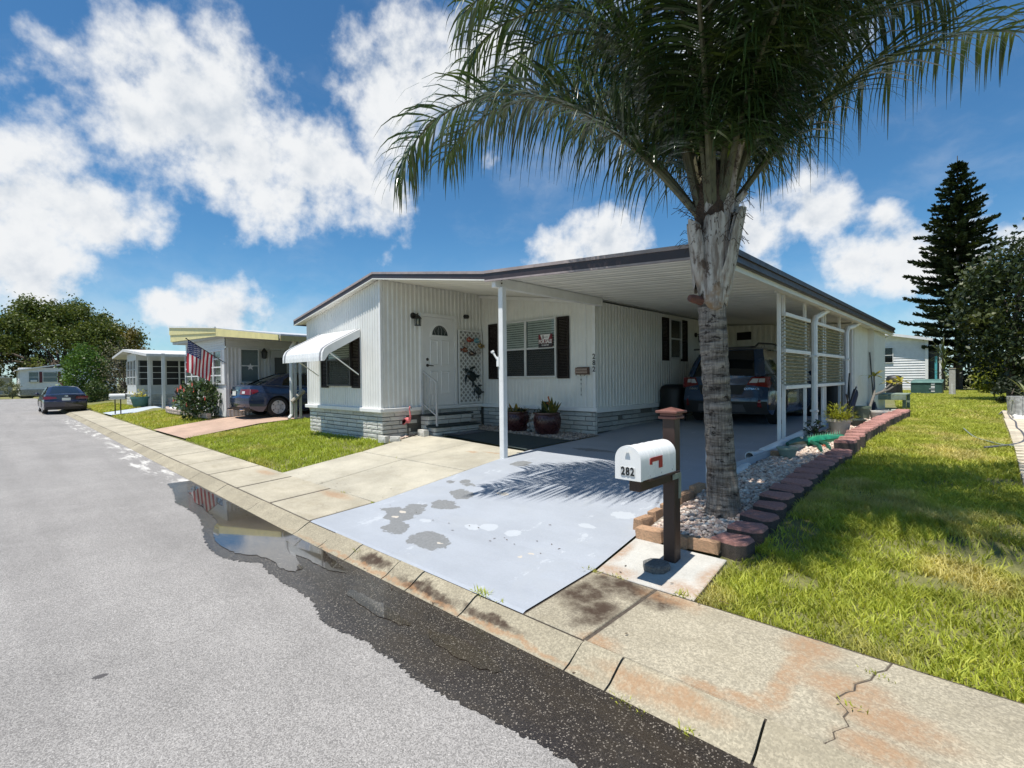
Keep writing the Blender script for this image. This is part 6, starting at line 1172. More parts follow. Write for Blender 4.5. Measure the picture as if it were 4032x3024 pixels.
def far_extra(t,rear,side,y0,W,zt):
    for s in (-1,1):
        q=lambda p:[(s*x,z) for x,z in p] if s>0 else [(-x,z) for x,z in (p[1],p[0],p[3],p[2])]
        tl=rear('tail_light',q([(.36,.80),(.90,.76),(.90,.93),(.40,.90)]),REDL,.012); side('tail_light',s,[(.0,.76),(.3,.84),(.28,.92),(.0,.93)],REDL,.01)
    rear('number_plate',[(-.17,.70),(.17,.70),(.17,.84),(-.17,.84)],PLT,.014,3); rear('lower_bumper',[(-.82,.24),(.82,.24),(.80,.36),(-.80,.36)],BPL,.014); rear('chrome_emblem',[(-.08,.90),(.08,.90),(.06,.97),(-.06,.97)],CHR,.014,3)
SED2=dict(SED); SED2.update(extra=far_extra,chrome=0,rw=.335,spokes=10,spw=(.02,.03))
mk_car('parked_sedan','dark blue saloon parked half on the pavement far down the street',(-37.6,2.72,.03),math.pi/2,SED2,pbr('saloon_midnight_paint',(.012,.014,.035),.2,.05,5,coat=.9))
# ================================================================ houses down the street
LAP=pbr('white_lap_siding',(.70,.70,.69),.55,.06,4,grime=.12); GSID=sidingmat('grey_white_siding',(.60,.60,.58),.2); YEL=pbr('yellow_fascia_paint',(.68,.60,.28),.5,.08,5,grime=.12); BEI=pbr('beige_wall',(.5,.49,.46),.6,.06,5)
def slabpoly(name,pts,z0,z1,mat,parent): mb=MB(); mb.prism(pts,z0,z1); return obj(name,mb,mat,parent)
nh=thing('neighbour_house','white mobile home with deep yellow roof fascia next door','house',(-21,5.5,.42))
rib(nh,'wall',(-23.6,5.5),(-18.7,5.5),(0,-1),.45,lambda x,y:1.55,LAP,.3,.004); 
for k in range(5): mb=MB(); z=2.74+.085*k; mb.add([(-23.6,5.47,z),(-18.7,5.47,z),(-18.7,5.49,z+.083),(-23.6,5.49,z+.083),(-23.6,5.5,z),(-18.7,5.5,z)],[(0,1,2,3),(4,5,1,0)]); obj('siding_board',mb,LAP,nh)
mb=MB(); mb.box(-18.98,-18.7,5.46,5.5,1.55,2.74); obj('corner_panel',mb,LAP,nh); mb=MB(); mb.box(-23.6,-18.98,5.62,5.66,1.5,2.8); obj('backing',mb,DARK,nh)
for k in range(5):
    u=-23.6+.924*k; mb=MB(); 
    for a in ((u,u+.05,1.55,2.74),(u+.874,u+.924,1.55,2.74)): mb.box(a[0],a[1],5.44,5.5,a[2],a[3])
    for z in (1.55,1.84,2.13,2.42,2.70): mb.box(u+.05,u+.874,5.45,5.49,z,z+.04)
    f=obj('window',mb,LAP,nh)
    for z in (1.59,1.88,2.17,2.46): mb=MB(); mb.box(u+.05,u+.874,5.475,5.48,z,z+.25); obj('pane',mb,CGL,f)
rib(nh,'wall',(-18.7,5.5),(-18.7,12),(1,0),.45,lambda x,y:2.8,GSID,.12,.025)
for k in range(4): z=2.8+.085*k; mb=MB(); mb.add([(-18.67,5.5,z),(-18.67,12,z),(-18.69,12,z+.083),(-18.69,5.5,z+.083)],[(0,1,2,3)]); obj('siding_board',mb,GSID,nh)
win(nh,(-18.68,5.93,1.6),Y1,(1,0,0),.62,1.18,1,slats=False,back=pbr('grey_curtain',(.3,.32,.33),.8,.05,5)); mb=MB(); mb.bbox(-18.68,-18.63,6.95,7.65,.6,2.75,b=.006); d=obj('door',mb,pbr('grey_door',(.4,.41,.41),.5,.05),nh); mb=MB(); mb.box(-18.632,-18.622,7.08,7.5,1.9,2.5); obj('pane',mb,CGL,d); mb=MB(); mb.ball((-18.6,7.05,1.65),.035,8,6); obj('knob',mb,MET,d)
mb=MB(); mb.plate((-18.6,6.25,2.15),(0,1,0),(0,0,1),[(.13*(1 if k%2==0 else .42)*math.cos(k*math.pi/5+math.pi/2),.13*(1 if k%2==0 else .42)*math.sin(k*math.pi/5+math.pi/2)) for k in range(10)],.004); obj('star_decal',mb,SW,nh)
mb=MB(); mb.lathe((-18.6,6.72,2.45),[(.05,0),(.09,.02),(.1,.22),(.12,.22),(.03,.36)],8); mb.tube([(-18.66,6.72,2.7),(-18.6,6.72,2.82)],.02,6); obj('wall_lamp',mb,BLK,nh)
mb=MB(); mb.box(-23.6,-23.55,5.5,12,.45,3.1); obj('wall',mb,LAP,nh); mb=MB(); mb.box(-23.55,-18.75,11.95,12,.45,3.1); obj('wall',mb,LAP,nh); mb=MB(); mb.box(-23.5,-18.8,5.55,5.75,.3,.5); obj('skirt',mb,BRICKM,nh)
RP=[(-24.56,5.2),(-18.4,5.2),(-15.2,5.95),(-15.2,12.5),(-24.56,12.5)]
zt=lambda x,y:float(np.interp(x,[-24.56,-18.4,-15.2],[3.95,3.42,3.05]))
mb=MB(); mb.prism([(x+.04 if x<-20 else x-.04,y+.03) for x,y in RP],lambda x,y:float(np.interp(x,[-24.56,-18.4,-15.2],[3.2,3.14,2.92])),zt); obj('roof',mb,pbr('grey_metal_roof',(.45,.47,.49),.5,.1,5),nh)
def fasc(p,q,zb0,zb1,zt0,zt1,mat,nm,th=.04):
    p=Vector((*p,0));q=Vector((*q,0)); d=(q-p).normalized(); nn=Vector((d.y,-d.x,0))*th; mb=MB(); V=[]
    for o in (Vector((0,0,0)),nn): V+=[p+o+Vector((0,0,zb0)),q+o+Vector((0,0,zb1)),q+o+Vector((0,0,zt1)),p+o+Vector((0,0,zt0))]
    mb.add(V,[(0,1,2,3),(7,6,5,4),(0,4,5,1),(1,5,6,2),(2,6,7,3),(3,7,4,0)]); return obj(nm,mb,mat,nh)
fasc((-24.56,5.2),(-18.4,5.2),3.31,3.15,3.62,3.27,YEL,'fascia_lower'); fasc((-24.58,5.17),(-18.4,5.17),3.60,3.26,3.90,3.41,YEL,'fascia_upper'); fasc((-18.4,5.17),(-15.2,5.92),3.15,2.86,3.40,3.02,YEL,'fascia'); fasc((-15.2,5.95),(-15.2,12.5),2.84,2.84,3.0,3.0,pbr('shaded_yellow_fascia',(.36,.29,.13),.6),'fascia'); fasc((-24.56,12.5),(-24.56,5.2),3.3,3.3,3.9,3.9,YEL,'fascia'); fasc((-24.58,5.14),(-18.4,5.14),3.90,3.41,3.97,3.46,TRIM,'drip_edge',.05)  # carport side fascia: yellow darkened in the colour itself, as its shaded side
cpn=thing('neighbour_carport_post','slim grey carport post next door with a rolled paper tied on','post',(-15.42,6.62,.48)); mb=MB(); mb.box(-15.45,-15.39,6.59,6.65,.47,2.88); obj('post',mb,GREYM,cpn); mb=MB(); mb.tube([(-15.38,6.35,1.0),(-15.36,6.7,1.35)],.07,9); obj('rolled_paper',mb,pbr('paper_bag',(.3,.27,.22),.8,.3,20),cpn)
cpn=thing('neighbour_carport_post','white downspout and post at the corner of the terracotta driveway','post',(-15.5,6.4,.48)); mb=MB(); mb.tube([(-15.45,6.5,2.92),(-15.45,6.45,2.8),(-15.45,6.36,2.66),(-15.45,6.36,.62),(-15.4,6.25,.5)],.055,8); obj('downspout',mb,PVC,cpn,smooth=1); mb=MB(); mb.box(-15.5,-15.43,6.45,6.52,.47,2.88); obj('post',mb,GREYM,cpn)
# flag
fg=thing('house_flag','American flag hanging from a slanted pole on the neighbour house','flag',(-18.75,5.48,2.28)); p0=Vector((-18.72,5.49,2.28)); p1=Vector((-18.70,4.36,3.05)); mb=MB(); mb.tube([p0,p1],.013,8); mb.ball(p1,.025,8,6); obj('pole',mb,BLK,fg); mb=MB(); mb.lathe(p0+Vector((0,.0,-.01)),[(.04,-.02),(.04,.03),(.02,.07)],10,ax=(0,-1,.6)); obj('bracket',mb,GREYM,fg)
FRD=pbr('flag_red',(.42,.02,.035),.8,.1,10,transl=.25); FWH=pbr('flag_white',(.74,.72,.69),.8,.05,10,transl=.25); FBL=pbr('flag_blue',(.03,.045,.15),.8,.1,10,transl=.2); mb=MB(); NS,NF=13,22; d=(p0-p1).normalized()
def fp(a,b): # a along hoist (0 at tip), b along fly
    q=p1+d*(.06+.86*a*(1-.18*b)); return q+Vector((-.10*b*math.sin(3+a*5)-.06*math.sin(a*9+b*4)*b,-.06*b+.12*b*a,-1.05*b+ .10*a*b))
V=[fp(i/NS,j/NF) for j in range(NF+1) for i in range(NS+1)]
for j in range(NF):
    for i in range(NS): mb.add([V[j*(NS+1)+i],V[j*(NS+1)+i+1],V[(j+1)*(NS+1)+i+1],V[(j+1)*(NS+1)+i]],[(0,1,2,3)],2 if (i<7 and j<9) else (0 if i%2==0 else 1))
obj('flag_cloth',mb,[FRD,FWH,FBL],fg,smooth=2); mb=MB()
for rr2 in range(9):
    for c in range(6 if rr2%2==0 else 5):
        q=fp((.35+.7*rr2)/NS+.02,(.7+1.45*(c+(0 if rr2%2==0 else .5)))/NF); mb.ball(q,.02,5,4,0,(.5,.5,1))
obj('stars',mb,FWH,fg,kind='stuff')
# planting bed by the neighbour house
def leafball(name,lab,c,rx,ry,rz,n,size,mat,cat='shrub',trunk=None,group=None,clump=.35,seed=1,zmin=None,base=None,per=26):
    r=np.random.default_rng(seed); base=base or (c[0],c[1],G(c[1]) if c[1]>0 else 0)
    t=thing(name,lab,cat,base,group=group); k=max(6,n//per); d=r.normal(size=(k,3)); d/=np.linalg.norm(d,axis=1)[:,None]; rad=r.uniform(.55,1,(k,1))**.5; cc=d*rad*np.array([rx,ry,rz])+np.array(c)
    if zmin is not None: cc=cc[cc[:,2]>zmin]; k=len(cc)
    idx=r.integers(0,k,n); p=cc[idx]+r.normal(size=(n,3))*clump*min(rx,rz)*.5
    if zmin is not None: p[:,2]=np.maximum(p[:,2],zmin)
    a=r.normal(size=(n,3)); a/=np.linalg.norm(a,axis=1)[:,None]; b=np.cross(a,r.normal(size=(n,3))); b/=np.linalg.norm(b,axis=1)[:,None]; s=size*r.uniform(.6,1.3,(n,1))
    V=np.stack([p-a*s*.5,p+b*s*.28,p+a*s*.5,p-b*s*.28],1).reshape(-1,3); F=np.arange(4*n).reshape(-1,4)
    o=npmesh('crown',V,F,mat,t); o.location=(0,0,0); me=o.data; off=np.array(base,np.float32); co=np.empty(len(me.vertices)*3,np.float32); me.vertices.foreach_get('co',co); me.vertices.foreach_set('co',(co.reshape(-1,3)-off).ravel()); o['kind']='stuff'
    if trunk:
        mb=MB(); r2=random.Random(seed); B=Vector(base); h,rt,nl=trunk; top=B+Vector((0,0,h)); mb.tube([B,B+(top-B)*.5+Vector((r2.uniform(-.1,.1)*h*.3,r2.uniform(-.1,.1)*h*.3,0)),top],[rt*1.25,rt,rt*.8],9); obj('trunk',mb,TRK,t,smooth=1)
        for q in range(nl):
            tgt=Vector(cc[r2.randrange(k)]); m=top.lerp(tgt,.5)+Vector((0,0,.08*(tgt-top).length)); mb=MB(); mb.tube([top-Vector((0,0,h*.1*r2.random())),m,tgt],[rt*.55,rt*.3,rt*.1],6); obj('limb',mb,TRK,t,smooth=1)
    return t
TRK=pbr('tree_bark',(.09,.072,.055),.9,.3,6,bump=.05,bscale=18)
HIB=leafmat('hibiscus_leaf',(.02,.045,.012),(.05,.09,.025),(.16,.2,.09),.3,.15,3.,.6)
hb=leafball('hibiscus_bush','glossy hibiscus bush with red orange blooms before the neighbour house','',0,0,0,0,0,None) if False else leafball('hibiscus_bush','glossy hibiscus bush with red orange blooms before the neighbour house',(-19.95,5.0,1.02),.95,.65,.58,2600,.12,HIB,'shrub',(.35,.04,6),seed=4)
HFL=pbr('hibiscus_bloom',(.62,.12,.08),.5,.2,30,transl=.2); r=random.Random(14)
for k in range(12):
    a=r.uniform(-2.6,.2); e=r.uniform(-.5,1.1); q=Vector((-19.95+1.0*math.cos(a)*math.cos(e),5.0+.7*math.sin(a)*math.cos(e),1.05+.62*math.sin(e))); mb=MB()
    for j in range(5): w=j*1.257; mb.add([q,q+Vector((.07*math.cos(w),-.02,.07*math.sin(w))),q+Vector((.085*math.cos(w+.6),-.03,.085*math.sin(w+.6))),q+Vector((.07*math.cos(w+1.2),-.02,.07*math.sin(w+1.2)))],[(0,1,2,3)])
    obj('bloom',mb,HFL,hb)
bd=thing('brick_planter','low curved brick planter edge in front of the hibiscus','edging',(-21.5,4.95,.38)); PKB=[mesh_of(brickmesh(s+70,.08,'brick'),'brick',[pbr('pinkish_brick',(.42,.34,.29),.85,.2,10,objvar=.15)],0,(0,0,0)) for s in range(2)]
pts=[(-26.2,5.35),(-25,5.1),(-24,4.95),(-22.8,4.92),(-21.6,5.02),(-20.7,5.1),(-19.6,5.0),(-18.95,5.05)]
for row in range(2):
    for (a,b),(c,d_) in zip(pts[:-1],pts[1:]):
        L=math.hypot(c-a,d_-b); n=max(1,int(L/.34)); ang=math.atan2(d_-b,c-a)
        for k in range(n): f=(k+.5)/n; inst('brick',PKB[k%2],bd,(a+(c-a)*f,b+(d_-b)*f,.43+.085*row+.02),(L/n-.02,.12,.078),(0,0,ang))
rocks('gravel',[([(-26,5.4),(-24,5.05),(-21.5,5.12),(-21.3,5.45),(-25.8,5.5)],70,.11,.08)],gravelmat('white_rock',[(.7,.69,.66),(.62,.6,.56),(.75,.74,.72)]),'white rocks in the planter by the neighbour house')
pot('flower_pot','blue grey bowl planter among the white rocks next door',(-22.6,5.2,.5),.22,.32,.3,pbr('blue_grey_pot',(.14,.2,.22),.5))
t=leafball('cactus_plant','pale green cactus clump behind the blue grey bowl',(-22.7,5.35,1.1),.28,.22,.42,260,.16,leafmat('pale_cactus',(.32,.33,.18),(.42,.42,.26),None,.6,.1),'plant',seed=8); mb=MB()
for k in range(5): mb.tube([(-22.8+.08*k,5.35,.5),(-22.85+.1*k,5.35,1.2)],.05,6)
obj('stems',mb,pbr('cactus_stem',(.3,.32,.18),.6),t)
gs=thing('garden_statue','dark small garden figurine near the porch post','statue',(-25.3,5.5,.45)); mb=MB(); mb.lathe((-25.3,5.5,.45),[(.16,0),(.14,.05),(.08,.1),(.13,.35),(.1,.6),(.05,.72),(.08,.8),(.05,.9),(.01,.93)],12); obj('figure',mb,pbr('dark_bronze',(.05,.05,.055),.6,.2,20),gs,smooth=1)
t=pot('flower_pot','teal tub with yellow flowers on the lawn by the porch',(-31.35,5.25,.41),.3,.42,.5,pbr('teal_tub',(.06,.16,.15),.5)); mb=MB(); r=random.Random(3)
for k in range(150): leafstrip(mb,Vector((-31.35+r.gauss(0,.22),5.25+r.gauss(0,.2),.86+abs(r.gauss(0,.16)))),r.uniform(0,6.28),.14,.05,r.uniform(0,1.2),.4,2)
obj('flowers',mb,leafmat('yellow_flower',(.5,.4,.03),(.25,.3,.05),None,.5,.2),t,kind='stuff')
dg=thing('dry_grass_plant','dry tan ornamental grass in a pot beside the neighbour carport post','plant',(-14.7,7.1,.48)); mb=MB(); mb.lathe((-14.7,7.1,.47),[(.14,0),(.19,.3),(.17,.3),(.02,.27)],14); obj('pot',mb,pbr('grey_green_pot',(.12,.15,.14),.6),dg,smooth=1); r=random.Random(31)
mb=MB()
for k in range(110): leafstrip(mb,Vector((-14.7+r.gauss(0,.06),7.1+r.gauss(0,.06),.74)),r.uniform(0,6.28),r.uniform(.5,1.0),.018,r.uniform(.5,1.4),r.uniform(.5,1.3),4)
obj('blades',mb,leafmat('dry_grass_leaf',(.2,.17,.07),(.32,.25,.11),None,.6,.2),dg,kind='stuff')
# second house: screened porch
h2=thing('porch_house','pale house with screened porch and low gable down the street','house',(-33,5.2,.42)); PW=pbr('pale_porch_paint',(.58,.59,.58),.55,.06,4,grime=.1); SCR=pbr('dark_screen',(.018,.02,.022),.35,.1,30)
def part(nm,m,*bx):
    mb=MB()
    for b in bx: mb.box(*b)
    return obj(nm,mb,m,h2)
part('porch_base',PW,(-34.5,-32,5.2,5.3,1.05,1.5)); part('porch_base',PW,(-32.1,-32,5.3,9,1.05,1.5)); part('sill',TRIM,(-34.55,-31.95,5.12,5.2,1.0,1.06)); part('sill',TRIM,(-31.99,-31.92,5.21,9,1.0,1.06))
courses(h2,(-34.5,5.16),(-32,5.16),0,.42,1.0,.14,.45,BM,seed=31); courses(h2,(-31.96,5.2),(-31.96,9),math.pi/2,.45,1.0,.14,.45,BM,seed=32)
part('gable_panel',PW,(-34.5,-32,5.2,5.25,2.8,3.2)); part('header',PW,(-32.06,-32,5.25,9,2.8,3.1)); part('porch_backing',SCR,(-34.5,-32.2,5.4,5.42,1.5,2.8)); part('porch_backing',SCR,(-32.22,-32.2,5.42,9,1.5,2.8))
for k in range(4): u=-34.5+.82*k; part('mullion',PW,(u-.04,u+.04,5.17,5.25,1.5,2.8))
for z in (1.9,2.3): part('glazing_bar',PW,(-34.45,-32.05,5.19,5.22,z,z+.04))
for k in range(7): v=5.25+.62*k; part('mullion',PW,(-32.03,-31.96,v-.035,v+.035,1.5,2.8))
for z in (1.83,2.15,2.47): part('glazing_bar',PW,(-32.0,-31.975,5.3,9,z,z+.03))
mb=MB(); cs=[(-36.7,3.12),(-33.3,3.42),(-27.5,2.95),(-27.5,2.83),(-33.3,3.3),(-36.7,3.0)]; mb.add([(x,y,z) for y in (4.85,10) for x,z in cs],[(0,1,2,3,4,5),(11,10,9,8,7,6)]+[(i,i+6,(i+1)%6+6,(i+1)%6) for i in range(6)]); obj('roof',mb,pbr('pale_shingle',(.55,.55,.54),.7,.12,8),h2)
for u,v in ((-31.15,5.6),(-27.6,5.5)): part('porch_post',PW,(u-.06,u+.06,v-.06,v+.06,.42,2.98))
part('wall',PW,(-36.4,-34.5,6.5,6.6,.42,3.0)); part('wall',PW,(-36.5,-36.4,6.6,9.9,.42,3.0)); part('wall',PW,(-36.4,-32,9.8,9.9,.42,3.0))
rl=thing('porch_rail_brick','low brick garden edge beside the porch path','edging',(-29.5,6.2,.45))
for k in range(7): inst('brick',PKB[k%2],rl,(-30.8+.42*k,6.4,.55),(.4,.15,.16)); inst('brick',PKB[(k+1)%2],rl,(-30.7+.42*k,6.4,.72),(.4,.15,.16))
mn=thing('neighbour_mailbox','pale mailbox on two thin posts at the edge of the lawn down the street','mailbox',(-28.2,3.92,.24)); mb=MB(); mb.lathe((-28.2,3.6,1.02),[(.13,0),(.13,.55)],12,ax=(0,1,0)); mb.box(-28.33,-28.07,3.6,4.15,.92,1.02); obj('box',mb,PW,mn,smooth=1)
for v in (3.78,3.98): mb=MB(); mb.box(-28.22,-28.18,v,v+.04,.24,.92); obj('post',mb,BLK,mn)
# third house across the side street
h3=thing('far_house','white house with maroon shutters across the side street','house',(-80,5,.3)); 
for k in range(12): z=.95+.21*k; mb=MB(); mb.add([(-79.97,2.2,z),(-79.97,11,z),(-80,11,z+.21),(-80,2.2,z+.21)],[(0,1,2,3)]); obj('siding_board',mb,LAP,h3)
for k in range(12): z=.95+.21*k; mb=MB(); mb.add([(-84,2.17,z),(-80,2.17,z),(-80,2.2,z+.21),(-84,2.2,z+.21)],[(0,1,2,3)]); obj('siding_board',mb,LAP,h3)
mb=MB(); mb.box(-92,-80.05,2.25,11,.2,3.4); obj('wall',mb,BEI,h3); mb=MB(); mb.box(-79.99,-79.9,2.2,11,.3,.92); obj('skirt',mb,pbr('grey_skirt',(.3,.29,.27),.8,.3,8),h3)
mb=MB(); mb.add([(-92,1.9,3.2),(-79.6,1.9,3.2),(-79.6,6.6,4.1),(-92,6.6,4.1),(-79.6,11.3,3.3),(-92,11.3,3.3),(-92,1.9,3.1),(-79.6,1.9,3.1),(-79.6,6.6,3.95),(-79.6,11.3,3.2)],[(0,1,2,3),(3,2,4,5),(6,7,1,0),(7,8,2,1),(8,9,4,2)]); obj('roof',mb,pbr('white_metal_roof',(.72,.72,.72),.4,.05,5),h3)
for v0,v1 in ((2.95,3.8),(4.15,5.42)): win(h3,(-79.97,v0,1.78),Y1,(1,0,0),v1-v0,1.2,1,slats=False,frame=TRIM,back=pbr('pale_curtain',(.45,.46,.46),.8))
for v0 in (3.86,5.46): mb=MB(); mb.box(-79.96,-79.9,v0,v0+.24,1.72,3.0); obj('shutter',mb,pbr('maroon_shutter',(.09,.015,.02),.5),h3)
mb=MB(); mb.bbox(-79.95,-79.6,3.1,3.65,1.78,2.05,b=.02); obj('air_conditioner',mb,PW,h3)
h5=thing('far_roof','low white roofed house at the left edge of the street','house',(-95,-2,.3)); mb=MB(); mb.box(-99,-93,-6,1.9,.2,2.4); obj('wall',mb,BEI,h5); mb=MB(); mb.add([(-99,-6.3,2.35),(-92.6,-6.3,2.35),(-92.6,2.1,2.35),(-99,2.1,2.35),(-99,-2,3.2),(-92.6,-2,3.2)],[(0,1,5,4),(4,5,2,3),(1,2,5),(0,4,3)]); obj('roof',mb,pbr('white_metal_roof',(.72,.72,.72),.4),h5)
ss=thing('stop_sign','red STOP sign half hidden behind the round shrub','sign',(-62,4.69,.4)); mb=MB(); mb.plate((-62,4.69,1.72),(0,1,0),(0,0,1),[(.36*math.cos(math.pi/8+k*math.pi/4),.36*math.sin(math.pi/8+k*math.pi/4)) for k in range(8)],.01); obj('sign_face',mb,pbr('stop_red',(.3,.02,.025),.4),ss); obj('lettering',xf(text_mb('STOP',.26,.003,.005),(-61.985,4.69,1.72),(0,1,0),(0,0,1)),SW,ss); mb=MB(); mb.box(-62.04,-62.005,4.67,4.71,.4,2.05); obj('post',mb,GREYM,ss)
# ================================================================ house and utilities at the back right
h4=thing('back_house','white lap-sided house beyond the back lawn','house',(-5,44,.55))
for k in range(19): 
    z=.75+.172*k; ur=-2.94; mb=MB(); mb.add([(-12,43.96,z),(ur,43.96,z),(ur,44,z+.172),(-12,44,z+.172)],[(0,1,2,3)]); obj('siding_board',mb,LAP,h4)
mb=MB(); mb.box(-12,-2.98,44.02,52,.4,4.0); obj('wall',mb,LAP,h4); mb=MB(); mb.box(-3.02,-2.86,43.92,44.05,.5,4.0); obj('corner_strip',mb,TRIM,h4); mb=MB(); mb.box(-12,-2.9,43.97,44.01,.45,.76); obj('skirt',mb,BRICKM,h4)
mb=MB(); mb.add([(x,y,z) for y in (43.5,52.5) for x,z in ((-12,5.9),(-2.6,3.92),(-2.6,4.1),(-12,6.1))],[(3,2,1,0),(4,5,6,7),(0,1,5,4),(1,2,6,5),(2,3,7,6),(3,0,4,7)]); obj('roof',mb,pbr('white_metal_roof',(.72,.72,.72),.4),h4)
mb=MB(); mb.add([(-12,44,4.0),(-2.94,44,4.0),(-12,44,5.9)],[(0,1,2)]); obj('gable_wall',mb,LAP,h4); win(h4,(-5.9,43.97,2.5),X1,(0,-1,0),1.15,1.1,1,slats=False,frame=TRIM)
mb=MB(); mb.box(-2.9,-2.2,44.4,49,.6,3.6); obj('porch_screen',mb,SCR,h4); mb=MB(); mb.box(-2.3,-2.1,44.2,44.3,.6,3.7); obj('porch_post',mb,TRIM,h4); mb=MB(); mb.box(-2.55,-2.42,44.36,44.39,1.2,2.9); obj('teal_shutter',mb,pbr('teal_panel',(.08,.38,.42),.5),h4)
tf=thing('transformer_box','dark green pad-mounted transformer box on the back lawn','utility box',(-2.4,36.4,.57)); TG=pbr('transformer_green',(.035,.085,.07),.5,.15,4,grime=.15); mb=MB(); mb.bbox(-3.1,-1.75,35.9,37.2,.57,1.22,b=.04); obj('cabinet',mb,TG,tf)
mb=MB(); mb.add([(-3.12,35.86,1.2),(-1.73,35.86,1.2),(-1.73,37.2,1.36),(-3.12,37.2,1.36),(-3.0,36,1.3),(-1.85,36,1.3),(-1.85,37.1,1.39),(-3.0,37.1,1.39)],[(4,5,6,7),(0,1,5,4),(1,2,6,5),(2,3,7,6),(3,0,4,7)]); obj('lid',mb,pbr('transformer_lid',(.10,.19,.16),.4,.1,4),tf)
for z in (.70,.92,1.08): mb=MB(); mb.box(-2.22,-2.06,35.89,35.9,z,z+.1); obj('warning_label',mb,SW,tf)
mb=MB(); mb.box(-2.3,-2.06,35.86,35.89,.84,.88); obj('hasp',mb,GREYM,tf); mb=MB(); mb.box(-3.2,-1.65,35.8,37.3,.5,.575); obj('pad',mb,SIDE2,tf)
ut=thing('utility_pedestal','tall grey concrete utility pedestal beside the transformer','utility post',(-1.3,34.6,.58)); mb=MB(); mb.bbox(-1.42,-1.16,34.5,34.72,.5,1.93,b=.02); obj('column',mb,pbr('grey_concrete_post',(.40,.39,.35),.9,.15,10),ut); mb=MB(); mb.bbox(-1.44,-1.14,34.48,34.74,1.93,1.97,b=.01); obj('cap',mb,SIDE2,ut); mb=MB(); mb.box(-1.34,-1.25,34.47,34.5,.6,1.15); obj('cover_plate',mb,pbr('grey_plate',(.5,.5,.46),.7),ut)
# right edge of the lawn: paver strip, white stones, barrel planter, hose
ps=thing('paver_strip','strip of cream paving bricks along the right edge of the lawn','edging',(.4,9,.6)); PVB=[mesh_of(brickmesh(s+90,.04,'brick'),'brick',[pbr('cream_paver',(.55,.48,.36),.85,.12,10,objvar=.14)],0,(0,0,0)) for s in range(2)]
v=7.4; k=0
while v<15.5: inst('brick',PVB[k%2],ps,(.44,v,G(v)+.0),(.32,.195,.07),(0,0,random.uniform(-.03,.03))); v+=.21; k+=1
for k in range(14): inst('brick',PVB[k%2],ps,(.36,15.7+.22*k,G(16)),(.12,.2,.08)) 
rocks('gravel',[([(.6,7),(1.6,7),(1.6,20),(.46,20),(.46,15.6),(.6,15.6)],160,.06,.0),([(.3,7),(.75,6),(.6,8)],200,.05,.0)],MT['white_rock'],'white stones at the right edge of the picture')
bp_=thing('barrel_planter','weathered white wooden planter tub with strappy plant by the oak','planter',(.75,17,.63)); mb=MB()
for k in range(18): a=k*.349; mb.plate((.75+.36*math.cos(a),17+.36*math.sin(a),.63),(-math.sin(a),math.cos(a),0),(.04*math.cos(a),.04*math.sin(a),1),[(-.06,0),(.06,0),(.065,.48),(-.065,.48)],.02)
obj('staves',mb,pbr('weathered_white_wood',(.5,.5,.48),.8,.35,14,grime=.5),bp_); r=random.Random(5)
mb=MB(); mb.lathe((.75,17,.63),[(.34,.0),(.36,.4),(.01,.41)],18); obj('soil',mb,SOIL,bp_)
for k in range(16): mb=MB(); leafstrip(mb,Vector((.75,17,1.02)),r.uniform(0,6.28),r.uniform(.5,.9),.05,r.uniform(.2,1.2),r.uniform(.3,.8)); obj('leaf',mb,leafmat('strappy_leaf',(.1,.13,.05),(.25,.26,.13),None,.5,.2),bp_,smooth=2)
def hose(lab,pts,r,mat):
    P=[Vector((u,v,G(v)+r+.015)) for u,v in pts]; Q=[]
    for i in range(len(P)-1):
        a,b,c,d=P[max(i-1,0)],P[i],P[i+1],P[min(i+2,len(P)-1)]
        for k in range(6): t=k/6; Q.append(.5*((2*b)+(c-a)*t+(2*a-5*b+4*c-d)*t*t+(3*b-a-3*c+d)*t**3))
    mb=MB(); mb.tube(Q+[P[-1]],r,6); return obj('garden_hose',mb,mat,smooth=1,label=lab,cat='hose',group='garden hoses on the right')
hose('grey green hose lying in the grass near the paver strip',[(-.3,12.2),(-.15,10.9),(.01,10.35),(.18,9.98),(.38,9.93),(.8,9.9)],.012,pbr('grey_green_hose',(.2,.24,.2),.5)); hose('dark grey hose winding along the paver strip',[(.22,17.1),(.36,19.0),(.39,15.65),(.43,14.5),(.40,12.9),(.43,12.0),(.42,10.8),(.29,10.1),(-.02,9.5)],.016,pbr('dark_grey_hose',(.1,.1,.11),.5))
# ================================================================ trees
OAK=leafmat('broad_tree_leaf',(.055,.085,.012),(.13,.155,.028),(.17,.13,.03),.5,.25,.16)
leafball('broad_tree','huge spreading broad-crowned tree behind the far house','x',0,0,0,0,0,None) if False else leafball('broad_tree','huge spreading broad-crowned tree behind the far house',(-99,5.5,5.4),9,12.2,8.0,95000,.38,OAK,'tree',(3.2,.55,9),clump=.16,per=330,seed=21,zmin=2.6,base=(-99,7,.5))
leafball('round_shrub','dense round green shrub beside the dark saloon','x',0,0,0,0,0,None) if False else leafball('round_shrub','dense round green shrub beside the dark saloon',(-46.5,4.55,2.35),1.3,1.15,1.9,6500,.17,leafmat('bright_shrub_leaf',(.05,.11,.012),(.10,.18,.025),None,.4,.25,1.),'shrub',(1.,.08,6),clump=.3,seed=22)
leafball('low_shrub','low rounded shrub at the foot of the round shrub','x',0,0,0,0,0,None) if False else leafball('low_shrub','low rounded shrub at the foot of the round shrub',(-44.5,5.0,1.1),.7,.6,.75,1500,.15,leafmat('low_shrub_leaf',(.04,.07,.015),(.08,.12,.03),None,.5,.2,1.),'shrub',(.4,.05,4),clump=.35,seed=23)
